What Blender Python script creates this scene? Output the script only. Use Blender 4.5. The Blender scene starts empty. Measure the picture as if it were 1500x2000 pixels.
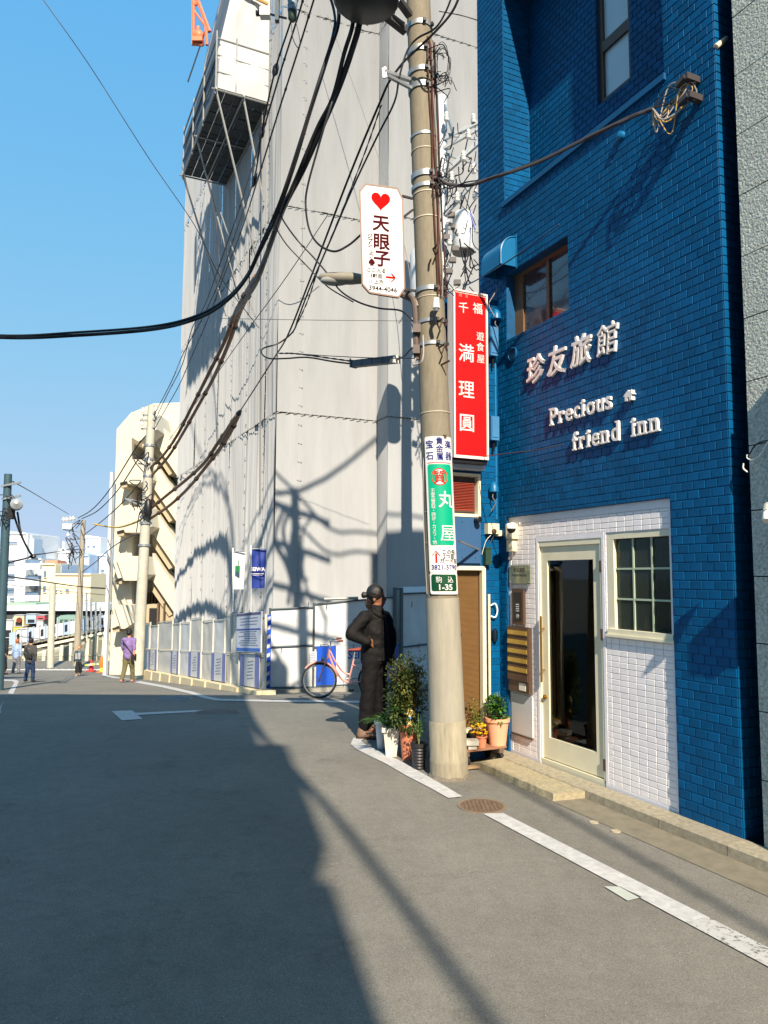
import bpy, bmesh, math, random
from mathutils import Vector, Matrix, noise
R = random.Random(7)
sc = bpy.context.scene
V = Vector
# ---------------------------------------------------------------- camera
FP, TH, RO, H = 1450.0, math.radians(4.98), 0.0043, 1.8
_f = V((0, math.cos(TH), math.sin(TH))); _u = V((0, -math.sin(TH), math.cos(TH))); _r = V((1, 0, 0))
_r, _u = _r*math.cos(RO) + _u*math.sin(RO), _u*math.cos(RO) - _r*math.sin(RO)
cd = bpy.data.cameras.new('camera'); cam = bpy.data.objects.new('camera', cd)
sc.collection.objects.link(cam)
cam.matrix_world = Matrix(((_r.x, _u.x, -_f.x, 0), (_r.y, _u.y, -_f.y, 0), (_r.z, _u.z, -_f.z, H), (0, 0, 0, 1)))
cd.sensor_fit = 'VERTICAL'; cd.sensor_height = 36; cd.lens = FP/2000*36; cd.clip_end = 6000; cd.clip_start = .05
sc.camera = cam
# ---------------------------------------------------------------- light
SUN_EL = 39.0; TR = V((-.215, .977, 0)).normalized()          # horizontal direction the light travels
sdir = V((-TR.x*math.cos(math.radians(SUN_EL)), -TR.y*math.cos(math.radians(SUN_EL)), math.sin(math.radians(SUN_EL))))
w = bpy.data.worlds.new('World'); sc.world = w; w.use_nodes = True
nt = w.node_tree; nt.nodes.clear()
o_ = nt.nodes.new('ShaderNodeOutputWorld'); b_ = nt.nodes.new('ShaderNodeBackground'); s_ = nt.nodes.new('ShaderNodeTexSky')
s_.sky_type = 'NISHITA'; s_.sun_disc = False; s_.sun_elevation = math.radians(SUN_EL)
s_.sun_rotation = math.atan2(sdir.x, sdir.y); s_.air_density = 1.0; s_.dust_density = .15; s_.ozone_density = 1.6; s_.altitude = 0
b_.inputs[1].default_value = .135
# the same soft shoulder a camera gives a bright sky, applied to the whole dome
sep_ = nt.nodes.new('ShaderNodeSeparateColor'); cmb_ = nt.nodes.new('ShaderNodeCombineColor'); nt.links.new(s_.outputs[0], sep_.inputs[0])
for i_, (k_, m_) in enumerate(((3.74, 3.05), (.805, 2.91), (.12, 3.62))):
    a_ = nt.nodes.new('ShaderNodeMath'); a_.operation = 'ADD'; a_.inputs[1].default_value = k_; d_ = nt.nodes.new('ShaderNodeMath'); d_.operation = 'DIVIDE'; u_ = nt.nodes.new('ShaderNodeMath'); u_.operation = 'MULTIPLY'; u_.inputs[1].default_value = m_
    nt.links.new(sep_.outputs[i_], a_.inputs[0]); nt.links.new(sep_.outputs[i_], d_.inputs[0]); nt.links.new(a_.outputs[0], d_.inputs[1]); nt.links.new(d_.outputs[0], u_.inputs[0]); nt.links.new(u_.outputs[0], cmb_.inputs[i_])
nt.links.new(cmb_.outputs[0], b_.inputs[0]); nt.links.new(b_.outputs[0], o_.inputs[0])
sl = bpy.data.lights.new('sun', 'SUN'); sl.energy = 5.0; sl.angle = math.radians(.55); sl.color = (1, .87, .70)
so = bpy.data.objects.new('sun', sl); sc.collection.objects.link(so); so.rotation_euler = sdir.to_track_quat('Z', 'Y').to_euler()
sc.view_settings.view_transform = 'Standard'; sc.view_settings.look = 'None'
sc.view_settings.exposure = .88; sc.view_settings.gamma = 1; sc.view_settings.use_curve_mapping = False
sc.render.engine = 'CYCLES'; sc.cycles.max_bounces = 8; sc.cycles.transparent_max_bounces = 12

# ---------------------------------------------------------------- pixel <-> world measuring helpers
def ray(px, py): return _f + _r*((px-750)/FP) - _u*((py-1000)/FP)
def at(px, py, Y):
    d = ray(px, py); k = Y/d.y; return V((d.x*k, Y, H+d.z*k))
GP = [(-60, -.08), (8.5, -.08), (11, -.19), (14.3, -.5), (20, -1.1), (25, -1.65), (30, -2.25), (36, -3.0), (42, -3.6), (46, -3.72), (49, -3.74), (52, -4.6), (3000, -4.6)]
def zg(Y):
    def lin(y):
        for (a, za), (b, zb) in zip(GP, GP[1:]):
            if y <= b: return za + (zb-za)*max(0, (y-a))/(b-a)
        return GP[-1][1]
    return sum(lin(Y+k*.5) for k in (-2, -1, 0, 1, 2))/5 if Y < 48 else lin(Y)
def gnd(px, py, dz=0):
    d = ray(px, py); Y = 2.0; st = .05
    while Y < 200:
        k = Y/d.y
        if H+d.z*k < zg(Y)+dz: break
        Y += st
    return V((d.x*Y/d.y, Y, zg(Y)+dz))
class Plane:                       # a vertical plane: origin o, horizontal direction e, outward normal n
    def __init__(s, o, e, n=None, z0=0):
        s.o = V((o[0], o[1], 0)); s.e = V((e[0], e[1], 0)).normalized()
        s.n = V((n[0], n[1], 0)).normalized() if n else V((s.e.y, -s.e.x, 0))
    def p(s, a, z, out=0): return s.o + s.e*a + s.n*out + V((0, 0, z))
    def m(s, px, py, out=0):       # pixel -> (a, z) on the plane
        q = ray(px, py); b = s.o + s.n*out
        det = -q.x*s.e.y + s.e.x*q.y
        k = (-b.x*s.e.y + s.e.x*b.y)/det; a = (q.x*b.y - q.y*b.x)/det
        return a, H+k*q.z
# ---------------------------------------------------------------- materials
_M = {}
def mat(name, col, rough=.7, var=0.0, scale=6, bump=0.0, bscale=60, metal=0, spec=.4, col2=None, isl=0.0, trans=0, coat=0, drough=0, alpha=None, stretch=None, detail=6):
    if name in _M: return _M[name]
    m = bpy.data.materials.new(name); m.use_nodes = True; t = m.node_tree; N = t.nodes; L = t.links
    P = N['Principled BSDF']; P.inputs['Roughness'].default_value = rough; P.inputs['Metallic'].default_value = metal
    P.inputs['Specular IOR Level'].default_value = spec
    if drough: P.inputs['Diffuse Roughness'].default_value = drough
    if coat: P.inputs['Coat Weight'].default_value = coat
    c = (*col, 1); src = None
    tc = N.new('ShaderNodeTexCoord'); co = tc.outputs['Object']
    if stretch:
        mp = N.new('ShaderNodeMapping'); mp.inputs['Scale'].default_value = stretch; L.new(co, mp.inputs[0]); co = mp.outputs[0]
    if var or col2:
        nz = N.new('ShaderNodeTexNoise'); nz.inputs['Scale'].default_value = scale; nz.inputs['Detail'].default_value = detail; nz.inputs['Roughness'].default_value = .65
        L.new(co, nz.inputs['Vector'])
        rp = N.new('ShaderNodeValToRGB'); rp.color_ramp.elements[0].position = .3; rp.color_ramp.elements[1].position = .7
        c2 = col2 or tuple(min(1, x*(1+var)) for x in col); c1 = col if col2 else tuple(x*(1-var) for x in col)
        rp.color_ramp.elements[0].color = (*c1, 1); rp.color_ramp.elements[1].color = (*c2, 1)
        L.new(nz.outputs[0], rp.inputs[0]); src = rp.outputs[0]
    if isl:
        g = N.new('ShaderNodeNewGeometry'); oi = N.new('ShaderNodeObjectInfo'); ad = N.new('ShaderNodeMath'); ad.operation = 'ADD'
        fr = N.new('ShaderNodeMath'); fr.operation = 'FRACT'; mr = N.new('ShaderNodeMapRange'); mr.inputs[3].default_value = 1-isl; mr.inputs[4].default_value = 1+isl
        L.new(g.outputs['Random Per Island'], ad.inputs[0]); L.new(oi.outputs['Random'], ad.inputs[1]); L.new(ad.outputs[0], fr.inputs[0]); L.new(fr.outputs[0], mr.inputs[0])
        hs = N.new('ShaderNodeHueSaturation'); L.new(mr.outputs[0], hs.inputs['Value'])
        if src: L.new(src, hs.inputs['Color'])
        else: hs.inputs['Color'].default_value = c
        src = hs.outputs[0]
    if src: L.new(src, P.inputs['Base Color'])
    else: P.inputs['Base Color'].default_value = c
    if bump:
        n2 = N.new('ShaderNodeTexNoise'); n2.inputs['Scale'].default_value = bscale; n2.inputs['Detail'].default_value = 5; L.new(co, n2.inputs['Vector'])
        bp = N.new('ShaderNodeBump'); bp.inputs['Strength'].default_value = min(1, bump); bp.inputs['Distance'].default_value = .01*max(1, bump)
        L.new(n2.outputs[0], bp.inputs['Height']); L.new(bp.outputs[0], P.inputs['Normal'])
    if trans:                      # thin cloth or leaf: part of the light passes through
        tr = N.new('ShaderNodeBsdfTranslucent'); mx = N.new('ShaderNodeMixShader'); mx.inputs[0].default_value = trans
        if src: L.new(src, tr.inputs[0])
        else: tr.inputs[0].default_value = c
        L.new(P.outputs[0], mx.inputs[1]); L.new(tr.outputs[0], mx.inputs[2]); L.new(mx.outputs[0], N['Material Output'].inputs[0])
    if alpha is not None:
        tp = N.new('ShaderNodeBsdfTransparent'); mx = N.new('ShaderNodeMixShader'); tp.inputs[0].default_value = (*alpha[1], 1)
        gl = N.new('ShaderNodeBsdfGlossy'); gl.inputs['Roughness'].default_value = rough; gl.inputs[0].default_value = (.9, .95, .95, 1)
        fr = N.new('ShaderNodeFresnel'); fr.inputs[0].default_value = alpha[2] if len(alpha) > 2 else 1.5
        ad = N.new('ShaderNodeMath'); ad.operation = 'ADD'; ad.use_clamp = True; ad.inputs[1].default_value = alpha[0]; L.new(fr.outputs[0], ad.inputs[0])
        L.new(ad.outputs[0], mx.inputs[0]); L.new(tp.outputs[0], mx.inputs[1]); L.new(gl.outputs[0], mx.inputs[2]); L.new(mx.outputs[0], N['Material Output'].inputs[0])
    _M[name] = m; return m
def S(r, g, b):                    # sRGB 0-255 -> linear
    return tuple((x/255/12.92 if x/255 <= .04045 else ((x/255+.055)/1.055)**2.4) for x in (r, g, b))
# ---------------------------------------------------------------- objects
col = sc.collection
def wloc(o):
    l = V((0, 0, 0))
    while o: l += o.location; o = o.parent
    return l
def tag(o, label=None, cat=None, group=None, kind=None):
    if label: o['label'] = label
    if cat: o['category'] = cat
    if group: o['group'] = group
    if kind: o['kind'] = kind
    return o
def thing(name, label, cat, loc=(0, 0, 0), group=None):
    o = bpy.data.objects.new(name, None); o.location = loc; o.empty_display_size = .2; col.objects.link(o)
    return tag(o, label, cat, group)
class MB:
    def __init__(s): s.v = []; s.f = []
    def quad(s, a, b, c, d): i = len(s.v); s.v += [a, b, c, d]; s.f.append((i, i+1, i+2, i+3)); return s
    def poly(s, pts): i = len(s.v); s.v += list(pts); s.f.append(tuple(range(i, i+len(pts)))); return s
    def hexa(s, p):                # p: 4 bottom + 4 top
        i = len(s.v); s.v += list(p)
        for f in ((0, 3, 2, 1), (4, 5, 6, 7), (0, 1, 5, 4), (1, 2, 6, 5), (2, 3, 7, 6), (3, 0, 4, 7)): s.f.append(tuple(i+k for k in f))
        return s
    def box(s, c, d, rz=0):
        c = V(c); x = V((math.cos(rz), math.sin(rz), 0))*d[0]/2; y = V((-math.sin(rz), math.cos(rz), 0))*d[1]/2; z = V((0, 0, d[2]/2))
        return s.hexa([c-x-y-z, c+x-y-z, c+x+y-z, c-x+y-z, c-x-y+z, c+x-y+z, c+x+y+z, c-x+y+z])
    def pbox(s, pl, a0, a1, z0, z1, o0, o1):
        return s.hexa([pl.p(a0, z0, o0), pl.p(a1, z0, o0), pl.p(a1, z0, o1), pl.p(a0, z0, o1), pl.p(a0, z1, o0), pl.p(a1, z1, o0), pl.p(a1, z1, o1), pl.p(a0, z1, o1)])
    def bar(s, a, b, w, h=None, up=V((0, 0, 1))):
        a, b = V(a), V(b); h = h or w; d = (b-a).normalized()
        if abs(d.dot(up)) > .98: up = V((1, 0, 0))
        x = d.cross(up).normalized()*w/2; y = x.cross(d).normalized()*h/2
        return s.hexa([a-x-y, a+x-y, a+x+y, a-x+y, b-x-y, b+x-y, b+x+y, b-x+y])
    def tube(s, pts, r, n=6, caps=True, r1=None):
        pts = [V(p) for p in pts]; m = len(pts); i0 = len(s.v); pv = None
        for k, p in enumerate(pts):
            t = (pts[min(k+1, m-1)]-pts[max(k-1, 0)]).normalized()
            if pv is None: x = t.cross(V((0, 0, 1)) if abs(t.z) < .9 else V((1, 0, 0))).normalized()
            else:
                x = (pv - t*pv.dot(t))
                x = x.normalized() if x.length > 1e-6 else t.cross(V((0, .3, 1))).normalized()
            pv = x; y = t.cross(x); rr = r if r1 is None else r+(r1-r)*k/(m-1)
            if isinstance(r, (list, tuple)): rr = r[k]
            for j in range(n):
                an = 2*math.pi*j/n; s.v.append(p+x*(math.cos(an)*rr)+y*(math.sin(an)*rr))
        for k in range(m-1):
            for j in range(n):
                a = i0+k*n+j; b = i0+k*n+(j+1) % n; s.f.append((a, b, b+n, a+n))
        if caps: s.f.append(tuple(i0+j for j in range(n))[::-1]); s.f.append(tuple(i0+(m-1)*n+j for j in range(n)))
        return s
    def lathe(s, base, prof, n=20, ax=V((0, 0, 1)), wob=0):
        base = V(base); ax = V(ax).normalized(); x = ax.cross(V((0, 1, 0)) if abs(ax.y) < .9 else V((1, 0, 0))).normalized(); y = ax.cross(x); i0 = len(s.v)
        for r, h in prof:
            for j in range(n):
                an = 2*math.pi*j/n; s.v.append(base+ax*h+x*(math.cos(an)*r)+y*(math.sin(an)*r))
        for k in range(len(prof)-1):
            for j in range(n):
                a = i0+k*n+j; b = i0+k*n+(j+1) % n; s.f.append((a, b, b+n, a+n))
        s.f.append(tuple(i0+j for j in range(n))[::-1]); s.f.append(tuple(i0+(len(prof)-1)*n+j for j in range(n)))
        return s
    def ball(s, c, r, sx=1, sy=1, sz=1, n=12, m=8, rot=None):
        c = V(c); i0 = len(s.v)
        for k in range(m+1):
            ph = math.pi*k/m
            for j in range(n):
                th = 2*math.pi*j/n; q = V((r*sx*math.sin(ph)*math.cos(th), r*sy*math.sin(ph)*math.sin(th), r*sz*math.cos(ph)))
                if rot: q = rot @ q
                s.v.append(c+q)
        for k in range(m):
            for j in range(n):
                a = i0+k*n+j; b = i0+k*n+(j+1) % n; s.f.append((a, a+n, b+n, b))
        return s
    def mesh(s, name, m, L=V((0, 0, 0)), smooth=False):
        me = bpy.data.meshes.new(name); me.from_pydata([tuple(V(v)-L) for v in s.v], [], s.f)
        me.validate(); me.update()
        if m: me.materials.append(m)
        if smooth: me.polygons.foreach_set('use_smooth', [True]*len(me.polygons)); me.set_sharp_from_angle(angle=math.radians(smooth if smooth is not True else 40))
        return me
    def build(s, name, m, parent=None, smooth=False, kind=None, label=None, loc=None):
        L = wloc(parent) if parent else (V(loc) if loc is not None else V((0, 0, 0)))
        o = bpy.data.objects.new(name, s.mesh(name, m, L, smooth)); col.objects.link(o)
        if parent: o.parent = parent
        elif loc is not None: o.location = loc
        return tag(o, label, None, None, kind)
def copy_tree(o, parent=None):
    c = o.copy(); col.objects.link(c); c.parent = parent
    for ch in [x for x in o.children]: copy_tree(ch, c)
    return c
_mc = {}
def text_mb(mb, s, O, ex, ey, size, ext=.002, bold=0.0, shear=0, align='CENTER', sx=1.0):
    """lettering as real raised outlines: O centre/left of baseline, ex/ey unit vectors"""
    if any(ch in '屋質貴駒食館遊' for ch in s): bold = 0
    key = (s, bold, shear, align, ext/size)
    if key not in _mc:
        c = bpy.data.curves.new('t', 'FONT'); c.body = s; c.size = 1; c.extrude = ext/size; c.offset = bold; c.align_x = align; c.resolution_u = 3; c.shear = shear
        ob = bpy.data.objects.new('t', c); me = bpy.data.meshes.new_from_object(ob)
        _mc[key] = ([v.co.copy() for v in me.vertices], [tuple(p.vertices) for p in me.polygons])
        bpy.data.objects.remove(ob); bpy.data.curves.remove(c); bpy.data.meshes.remove(me)
    vs, fs = _mc[key]; ez = ex.cross(ey).normalized(); i = len(mb.v)
    mb.v += [O+ex*(v.x*size*sx)+ey*(v.y*size)+ez*(v.z*size) for v in vs]; mb.f += [tuple(i+k for k in f) for f in fs]
    return mb
def glyph_h(s): return .7
def spline(pts, n=8):
    P = [V(p) for p in pts]
    if len(P) == 2: return [P[0].lerp(P[1], k/n) for k in range(n+1)]
    P = [P[0]*2-P[1]]+P+[P[-1]*2-P[-2]]; out = []
    for i in range(1, len(P)-2):
        for k in range(n):
            t = k/n; a, b, c, d = P[i-1:i+3]
            out.append(.5*((2*b)+(c-a)*t+(2*a-5*b+4*c-d)*t*t+(3*b-3*c+d-a)*t**3))
    return out+[P[-2]]
def rects(mb, pl, a0, a1, z0, z1, holes, out=0, depth=.12):
    """wall sheet with rectangular openings and their reveals"""
    As = sorted({a0, a1, *[h[0] for h in holes], *[h[1] for h in holes]}); Zs = sorted({z0, z1, *[h[2] for h in holes], *[h[3] for h in holes]})
    As = [a for a in As if a0 <= a <= a1]; Zs = [z for z in Zs if z0 <= z <= z1]
    inh = lambda a, z: any(h[0] < a < h[1] and h[2] < z < h[3] for h in holes)
    for a, b in zip(As, As[1:]):
        for c, d in zip(Zs, Zs[1:]):
            if not inh((a+b)/2, (c+d)/2): mb.quad(pl.p(a, c, out), pl.p(b, c, out), pl.p(b, d, out), pl.p(a, d, out))
    for h in holes:
        A, B, C, D = max(h[0], a0), min(h[1], a1), max(h[2], z0), min(h[3], z1); dd = out-(h[4] if len(h) > 4 else depth)
        mb.quad(pl.p(A, C, out), pl.p(A, D, out), pl.p(A, D, dd), pl.p(A, C, dd)); mb.quad(pl.p(B, C, out), pl.p(B, C, dd), pl.p(B, D, dd), pl.p(B, D, out))
        mb.quad(pl.p(A, D, out), pl.p(B, D, out), pl.p(B, D, dd), pl.p(A, D, dd)); mb.quad(pl.p(A, C, out), pl.p(A, C, dd), pl.p(B, C, dd), pl.p(B, C, out))
    return mb
def brickwork(parent, pl, a0, a1, z0, z1, pa, pz, joint, proud, m, name, holes=(), out=0, stagger=True, nmax=300, score=None, jit=.0006, ref=None):
    """every tile or brick real geometry: the nearest nmax as parts, the rest joined"""
    rows = int(math.ceil((z1-z0)/pz)); cells = []
    for r_ in range(rows):
        zz = z0+r_*pz; off = (pa/2 if (stagger and r_ % 2) else 0)
        k = -1
        while True:
            A = a0+k*pa+off; B = A+pa; k += 1
            if A >= a1-.004: break
            A_, B_ = max(A, a0), min(B, a1)
            if B_-A_ < .02: continue
            C, D = zz, min(zz+pz, z1)
            if D-C < .012: continue
            segs = [(A_, B_, C, D)]
            for h in holes:
                ns = []
                for (p, q, c, d) in segs:
                    if q <= h[0] or p >= h[1] or d <= h[2] or c >= h[3]: ns.append((p, q, c, d)); continue
                    if p < h[0]: ns.append((p, h[0], c, d))
                    if q > h[1]: ns.append((h[1], q, c, d))
                    if c < h[2]: ns.append((max(p, h[0]), min(q, h[1]), c, h[2]))
                    if d > h[3]: ns.append((max(p, h[0]), min(q, h[1]), h[3], d))
                segs = ns
            for g in segs:
                if g[1]-g[0] > .018 and g[3]-g[2] > .012: cells.append(g)
    ref = ref or V((0, 0, H))
    cells.sort(key=lambda g: (pl.p((g[0]+g[1])/2, (g[2]+g[3])/2, out)-ref).length)
    j = joint/2; ch = min(.003, proud*.6)
    def geo(mb, A, B, C, D, pr):
        q = [(A, C), (B, C), (B, D), (A, D)]; q2 = [(A+ch, C+ch), (B-ch, C+ch), (B-ch, D-ch), (A+ch, D-ch)]
        i = len(mb.v)
        mb.v += [pl.p(a, z, out) for a, z in q]+[pl.p(a, z, out+pr-ch) for a, z in q]+[pl.p(a, z, out+pr) for a, z in q2]
        for k in range(4):
            n_ = (k+1) % 4; mb.f += [(i+k, i+n_, i+4+n_, i+4+k), (i+4+k, i+4+n_, i+8+n_, i+8+k)]
        mb.f.append((i+8, i+9, i+10, i+11))
    rest = MB(); base = wloc(parent); cache = {}
    for n_, (A, B, C, D) in enumerate(cells):
        pr = proud+R.uniform(-jit, jit)
        if n_ < nmax:
            wkey = (round(B-A, 3), round(D-C, 3))
            if wkey not in cache:
                mb = MB(); o0, pl.o = pl.o, V((0, 0, 0)); w_, h_ = (B-A)/2, (D-C)/2; oo = out; geo(mb, -w_+j, w_-j, -h_+j, h_-j, proud); pl.o = o0
                cache[wkey] = mb.mesh(name, m)
            o = bpy.data.objects.new(name, cache[wkey]); o.parent = parent; o.location = pl.o+pl.e*((A+B)/2)+V((0, 0, (C+D)/2))-base+pl.n*(pr-proud); col.objects.link(o)
        else: geo(rest, A+j, B-j, C+j, D-j, pr)
    if rest.v: rest.build(name+'s', m, parent, kind='stuff')
    return cells
# ================================================================ ground
asphalt = None
def asphalt_mat():
    m = bpy.data.materials.new('asphalt'); m.use_nodes = True; t = m.node_tree; N = t.nodes; L = t.links; P = N['Principled BSDF']
    tc = N.new('ShaderNodeTexCoord')
    def nz(s, d=4, r=.6):
        n = N.new('ShaderNodeTexNoise'); n.inputs['Scale'].default_value = s; n.inputs['Detail'].default_value = d; n.inputs['Roughness'].default_value = r; L.new(tc.outputs['Object'], n.inputs['Vector']); return n.outputs[0]
    big = nz(.55, 5); fine = nz(170, 3, .8); mid = nz(9, 5, .7)
    r1 = N.new('ShaderNodeValToRGB'); L.new(fine, r1.inputs[0]); e = r1.color_ramp.elements; e[0].position = .32; e[0].color = (.096, .093, .084, 1); e[1].position = .7; e[1].color = (.268, .255, .218, 1)
    r2 = N.new('ShaderNodeMapRange'); L.new(big, r2.inputs[0]); r2.inputs[1].default_value = .3; r2.inputs[2].default_value = .7; r2.inputs[3].default_value = .86; r2.inputs[4].default_value = 1.12
    r3 = N.new('ShaderNodeMapRange'); L.new(mid, r3.inputs[0]); r3.inputs[1].default_value = .3; r3.inputs[2].default_value = .7; r3.inputs[3].default_value = .9; r3.inputs[4].default_value = 1.1
    mu = N.new('ShaderNodeMath'); mu.operation = 'MULTIPLY'; L.new(r2.outputs[0], mu.inputs[0]); L.new(r3.outputs[0], mu.inputs[1])
    vo = N.new('ShaderNodeTexVoronoi'); vo.inputs['Scale'].default_value = 34; L.new(tc.outputs['Object'], vo.inputs['Vector'])
    lt = N.new('ShaderNodeMath'); lt.operation = 'LESS_THAN'; lt.inputs[1].default_value = .085; L.new(vo.outputs['Distance'], lt.inputs[0])
    sp = N.new('ShaderNodeSeparateColor'); L.new(vo.outputs['Color'], sp.inputs[0]); g2 = N.new('ShaderNodeMath'); g2.operation = 'GREATER_THAN'; g2.inputs[1].default_value = .86; L.new(sp.outputs[0], g2.inputs[0])
    an = N.new('ShaderNodeMath'); an.operation = 'MULTIPLY'; L.new(lt.outputs[0], an.inputs[0]); L.new(g2.outputs[0], an.inputs[1])
    hs = N.new('ShaderNodeHueSaturation'); L.new(r1.outputs[0], hs.inputs['Color']); L.new(mu.outputs[0], hs.inputs['Value'])
    mx = N.new('ShaderNodeMixRGB'); L.new(an.outputs[0], mx.inputs[0]); L.new(hs.outputs[0], mx.inputs[1]); mx.inputs[2].default_value = (.5, .48, .42, 1)
    # hairline cracks and darker repair patches
    wv = N.new('ShaderNodeTexVoronoi'); wv.feature = 'DISTANCE_TO_EDGE'; wv.inputs['Scale'].default_value = .33
    dn = N.new('ShaderNodeTexNoise'); dn.inputs['Scale'].default_value = 2.3; dn.inputs['Detail'].default_value = 6; L.new(tc.outputs['Object'], dn.inputs['Vector'])
    vm = N.new('ShaderNodeVectorMath'); vm.operation = 'SCALE'; vm.inputs['Scale'].default_value = .9; L.new(dn.outputs['Color'], vm.inputs[0]); va = N.new('ShaderNodeVectorMath'); L.new(vm.outputs[0], va.inputs[0]); L.new(tc.outputs['Object'], va.inputs[1]); L.new(va.outputs[0], wv.inputs['Vector'])
    ck = N.new('ShaderNodeMapRange'); ck.inputs[1].default_value = .0; ck.inputs[2].default_value = .0035; ck.inputs[3].default_value = .84; ck.inputs[4].default_value = 1; L.new(wv.outputs['Distance'], ck.inputs[0])
    st = nz(1.7, 6, .75); sr = N.new('ShaderNodeMapRange'); sr.inputs[1].default_value = .58; sr.inputs[2].default_value = .66; sr.inputs[3].default_value = 1; sr.inputs[4].default_value = .84; L.new(st, sr.inputs[0])
    m3 = N.new('ShaderNodeMath'); m3.operation = 'MULTIPLY'; L.new(ck.outputs[0], m3.inputs[0]); L.new(sr.outputs[0], m3.inputs[1]); h3 = N.new('ShaderNodeHueSaturation'); L.new(mx.outputs[0], h3.inputs['Color']); L.new(m3.outputs[0], h3.inputs['Value'])
    L.new(h3.outputs[0], P.inputs['Base Color']); P.inputs['Roughness'].default_value = .82; P.inputs['Specular IOR Level'].default_value = .12
    bp = N.new('ShaderNodeBump'); bp.inputs['Strength'].default_value = .55; bp.inputs['Distance'].default_value = .004; L.new(fine, bp.inputs['Height']); L.new(bp.outputs[0], P.inputs['Normal'])
    return m
asphalt = asphalt_mat()
def ground():
    ys = [-60, -30, -15, -6]+[k*.5 for k in range(-8, 104)]+[60, 80, 120, 200, 400, 900, 2500]
    xs = [-2500, -600, -200, -80, -40]+[k*1.0 for k in range(-30, 31)]+[40, 80, 200, 600, 2500]
    mb = MB(); mb.v = [V((x, y, zg(y))) for y in ys for x in xs]; W = len(xs)
    mb.f = [(j*W+i, j*W+i+1, (j+1)*W+i+1, (j+1)*W+i) for j in range(len(ys)-1) for i in range(W-1)]
    tag(mb.build('road', asphalt, smooth=True), 'grey asphalt street that drops away towards the railway', None, None, 'structure')
ground()
# facade plane of the blue inn: a runs away from the camera, n points to the street
_dv = ray(75, 1126); _q = ray(1453, 1640); _k = -H/_q.z
FA = Plane((_q.x*_k, _q.y*_k), (_dv.x, _dv.y), (-_dv.y, _dv.x))
paint = mat('road_paint', (.44, .44, .43), .7, .2, 18, bump=.3, bscale=200)
paintworn = None
def worn_paint():
    m = bpy.data.materials.new('worn_road_paint'); m.use_nodes = True; t = m.node_tree; N = t.nodes; L = t.links; P = N['Principled BSDF']
    tc = N.new('ShaderNodeTexCoord'); n = N.new('ShaderNodeTexNoise'); n.inputs['Scale'].default_value = 22; n.inputs['Detail'].default_value = 8; n.inputs['Roughness'].default_value = .75; n.inputs['Distortion'].default_value = .7; L.new(tc.outputs['Object'], n.inputs['Vector'])
    r = N.new('ShaderNodeValToRGB'); e = r.color_ramp.elements; e[0].position = .40; e[0].color = (.09, .088, .08, 1); e[1].position = .47; e[1].color = (.42, .42, .40, 1); L.new(n.outputs[0], r.inputs[0]); L.new(r.outputs[0], P.inputs['Base Color']); P.inputs['Roughness'].default_value = .7
    return m
paintworn = worn_paint()
concrete = mat('concrete', S(165, 155, 132), .85, .16, 14, bump=.5, bscale=90)
gutter_m = mat('gutter_concrete', S(118, 112, 96), .85, .2, 9, bump=.6, bscale=120)
kerb_m = mat('kerb_concrete', S(150, 142, 122), .85, .28, 24, bump=.8, bscale=140, isl=.08)
def band(name, pts_l, pts_r, m, label, lift=.004, kind='structure', n=1):
    mb = MB()
    for k in range(len(pts_l)-1):
        for q in range(n):
            a, b = pts_l[k].lerp(pts_l[k+1], q/n), pts_l[k].lerp(pts_l[k+1], (q+1)/n); c, d = pts_r[k].lerp(pts_r[k+1], q/n), pts_r[k].lerp(pts_r[k+1], (q+1)/n)
            f = lambda p: V((p.x, p.y, zg(p.y)+lift)); mb.quad(f(c), f(d), f(b), f(a))
    return tag(mb.build(name, m), label, None, None, kind)
g = lambda s, o: FA.p(s, 0, o)
band('gutter', [g(-4, .19), g(3.05, .19)], [g(-4, .50), g(3.05, .50)], gutter_m, 'concrete gutter strip along the foot of the blue inn', n=20)
band('road_line', [g(-.62, 1.05), g(1.37, 1.06)], [g(-.62, 1.215), g(1.42, 1.215)], paint, 'white edge line beside the inn, near solid stretch', .008)
band('road_line', [g(-2.6, 1.05), g(-.62, 1.05)], [g(-2.6, 1.215), g(-.62, 1.215)], paintworn, 'cracked and worn near end of the white edge line', .008)
cur_l = [(903, 1560), (860, 1533), (820, 1510), (780, 1487), (745, 1470), (715, 1458), (705, 1449), (716, 1443), (738, 1438)]
cur_r = [(876, 1561), (835, 1538), (795, 1517), (755, 1495), (722, 1478), (695, 1464), (685, 1455), (690, 1443), (720, 1436)]
band('road_line', [gnd(*p) for p in cur_l], [gnd(*p) for p in cur_r], paint, 'white line that hooks round the corner of potted plants', .008)
band('road_line', [gnd(x, y) for x, y in ((0, 1327), (30, 1328), (37, 1331), (28, 1352), (0, 1395))], [gnd(x, y) for x, y in ((0, 1330), (24, 1331), (28, 1334), (18, 1350), (0, 1382))], paint, 'white corner line at the left edge of the street', .008)
band('road_line', [gnd(x, y) for x, y in ((203, 1318), (270, 1330), (330, 1341), (378, 1352), (405, 1361), (430, 1366), (520, 1368), (692, 1370), (745, 1371))], [gnd(x, y) for x, y in ((196, 1319), (255, 1332), (315, 1343), (368, 1355), (396, 1364), (420, 1369), (520, 1371.5), (692, 1373.5), (745, 1374.5))], paint, 'long white line along the construction fence and across the side street', .008)
band('road_marking', [gnd(218, 1390), gnd(258, 1388.5)], [gnd(238, 1408.5), gnd(279, 1405.5)], paint, 'white square painted in the middle of the shaded street', .008)
band('road_marking', [gnd(262, 1394), gnd(428, 1386.5)], [gnd(270, 1397.5), gnd(428, 1389.5)], paint, 'thin white bar running from the painted square to the manhole', .008)
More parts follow.
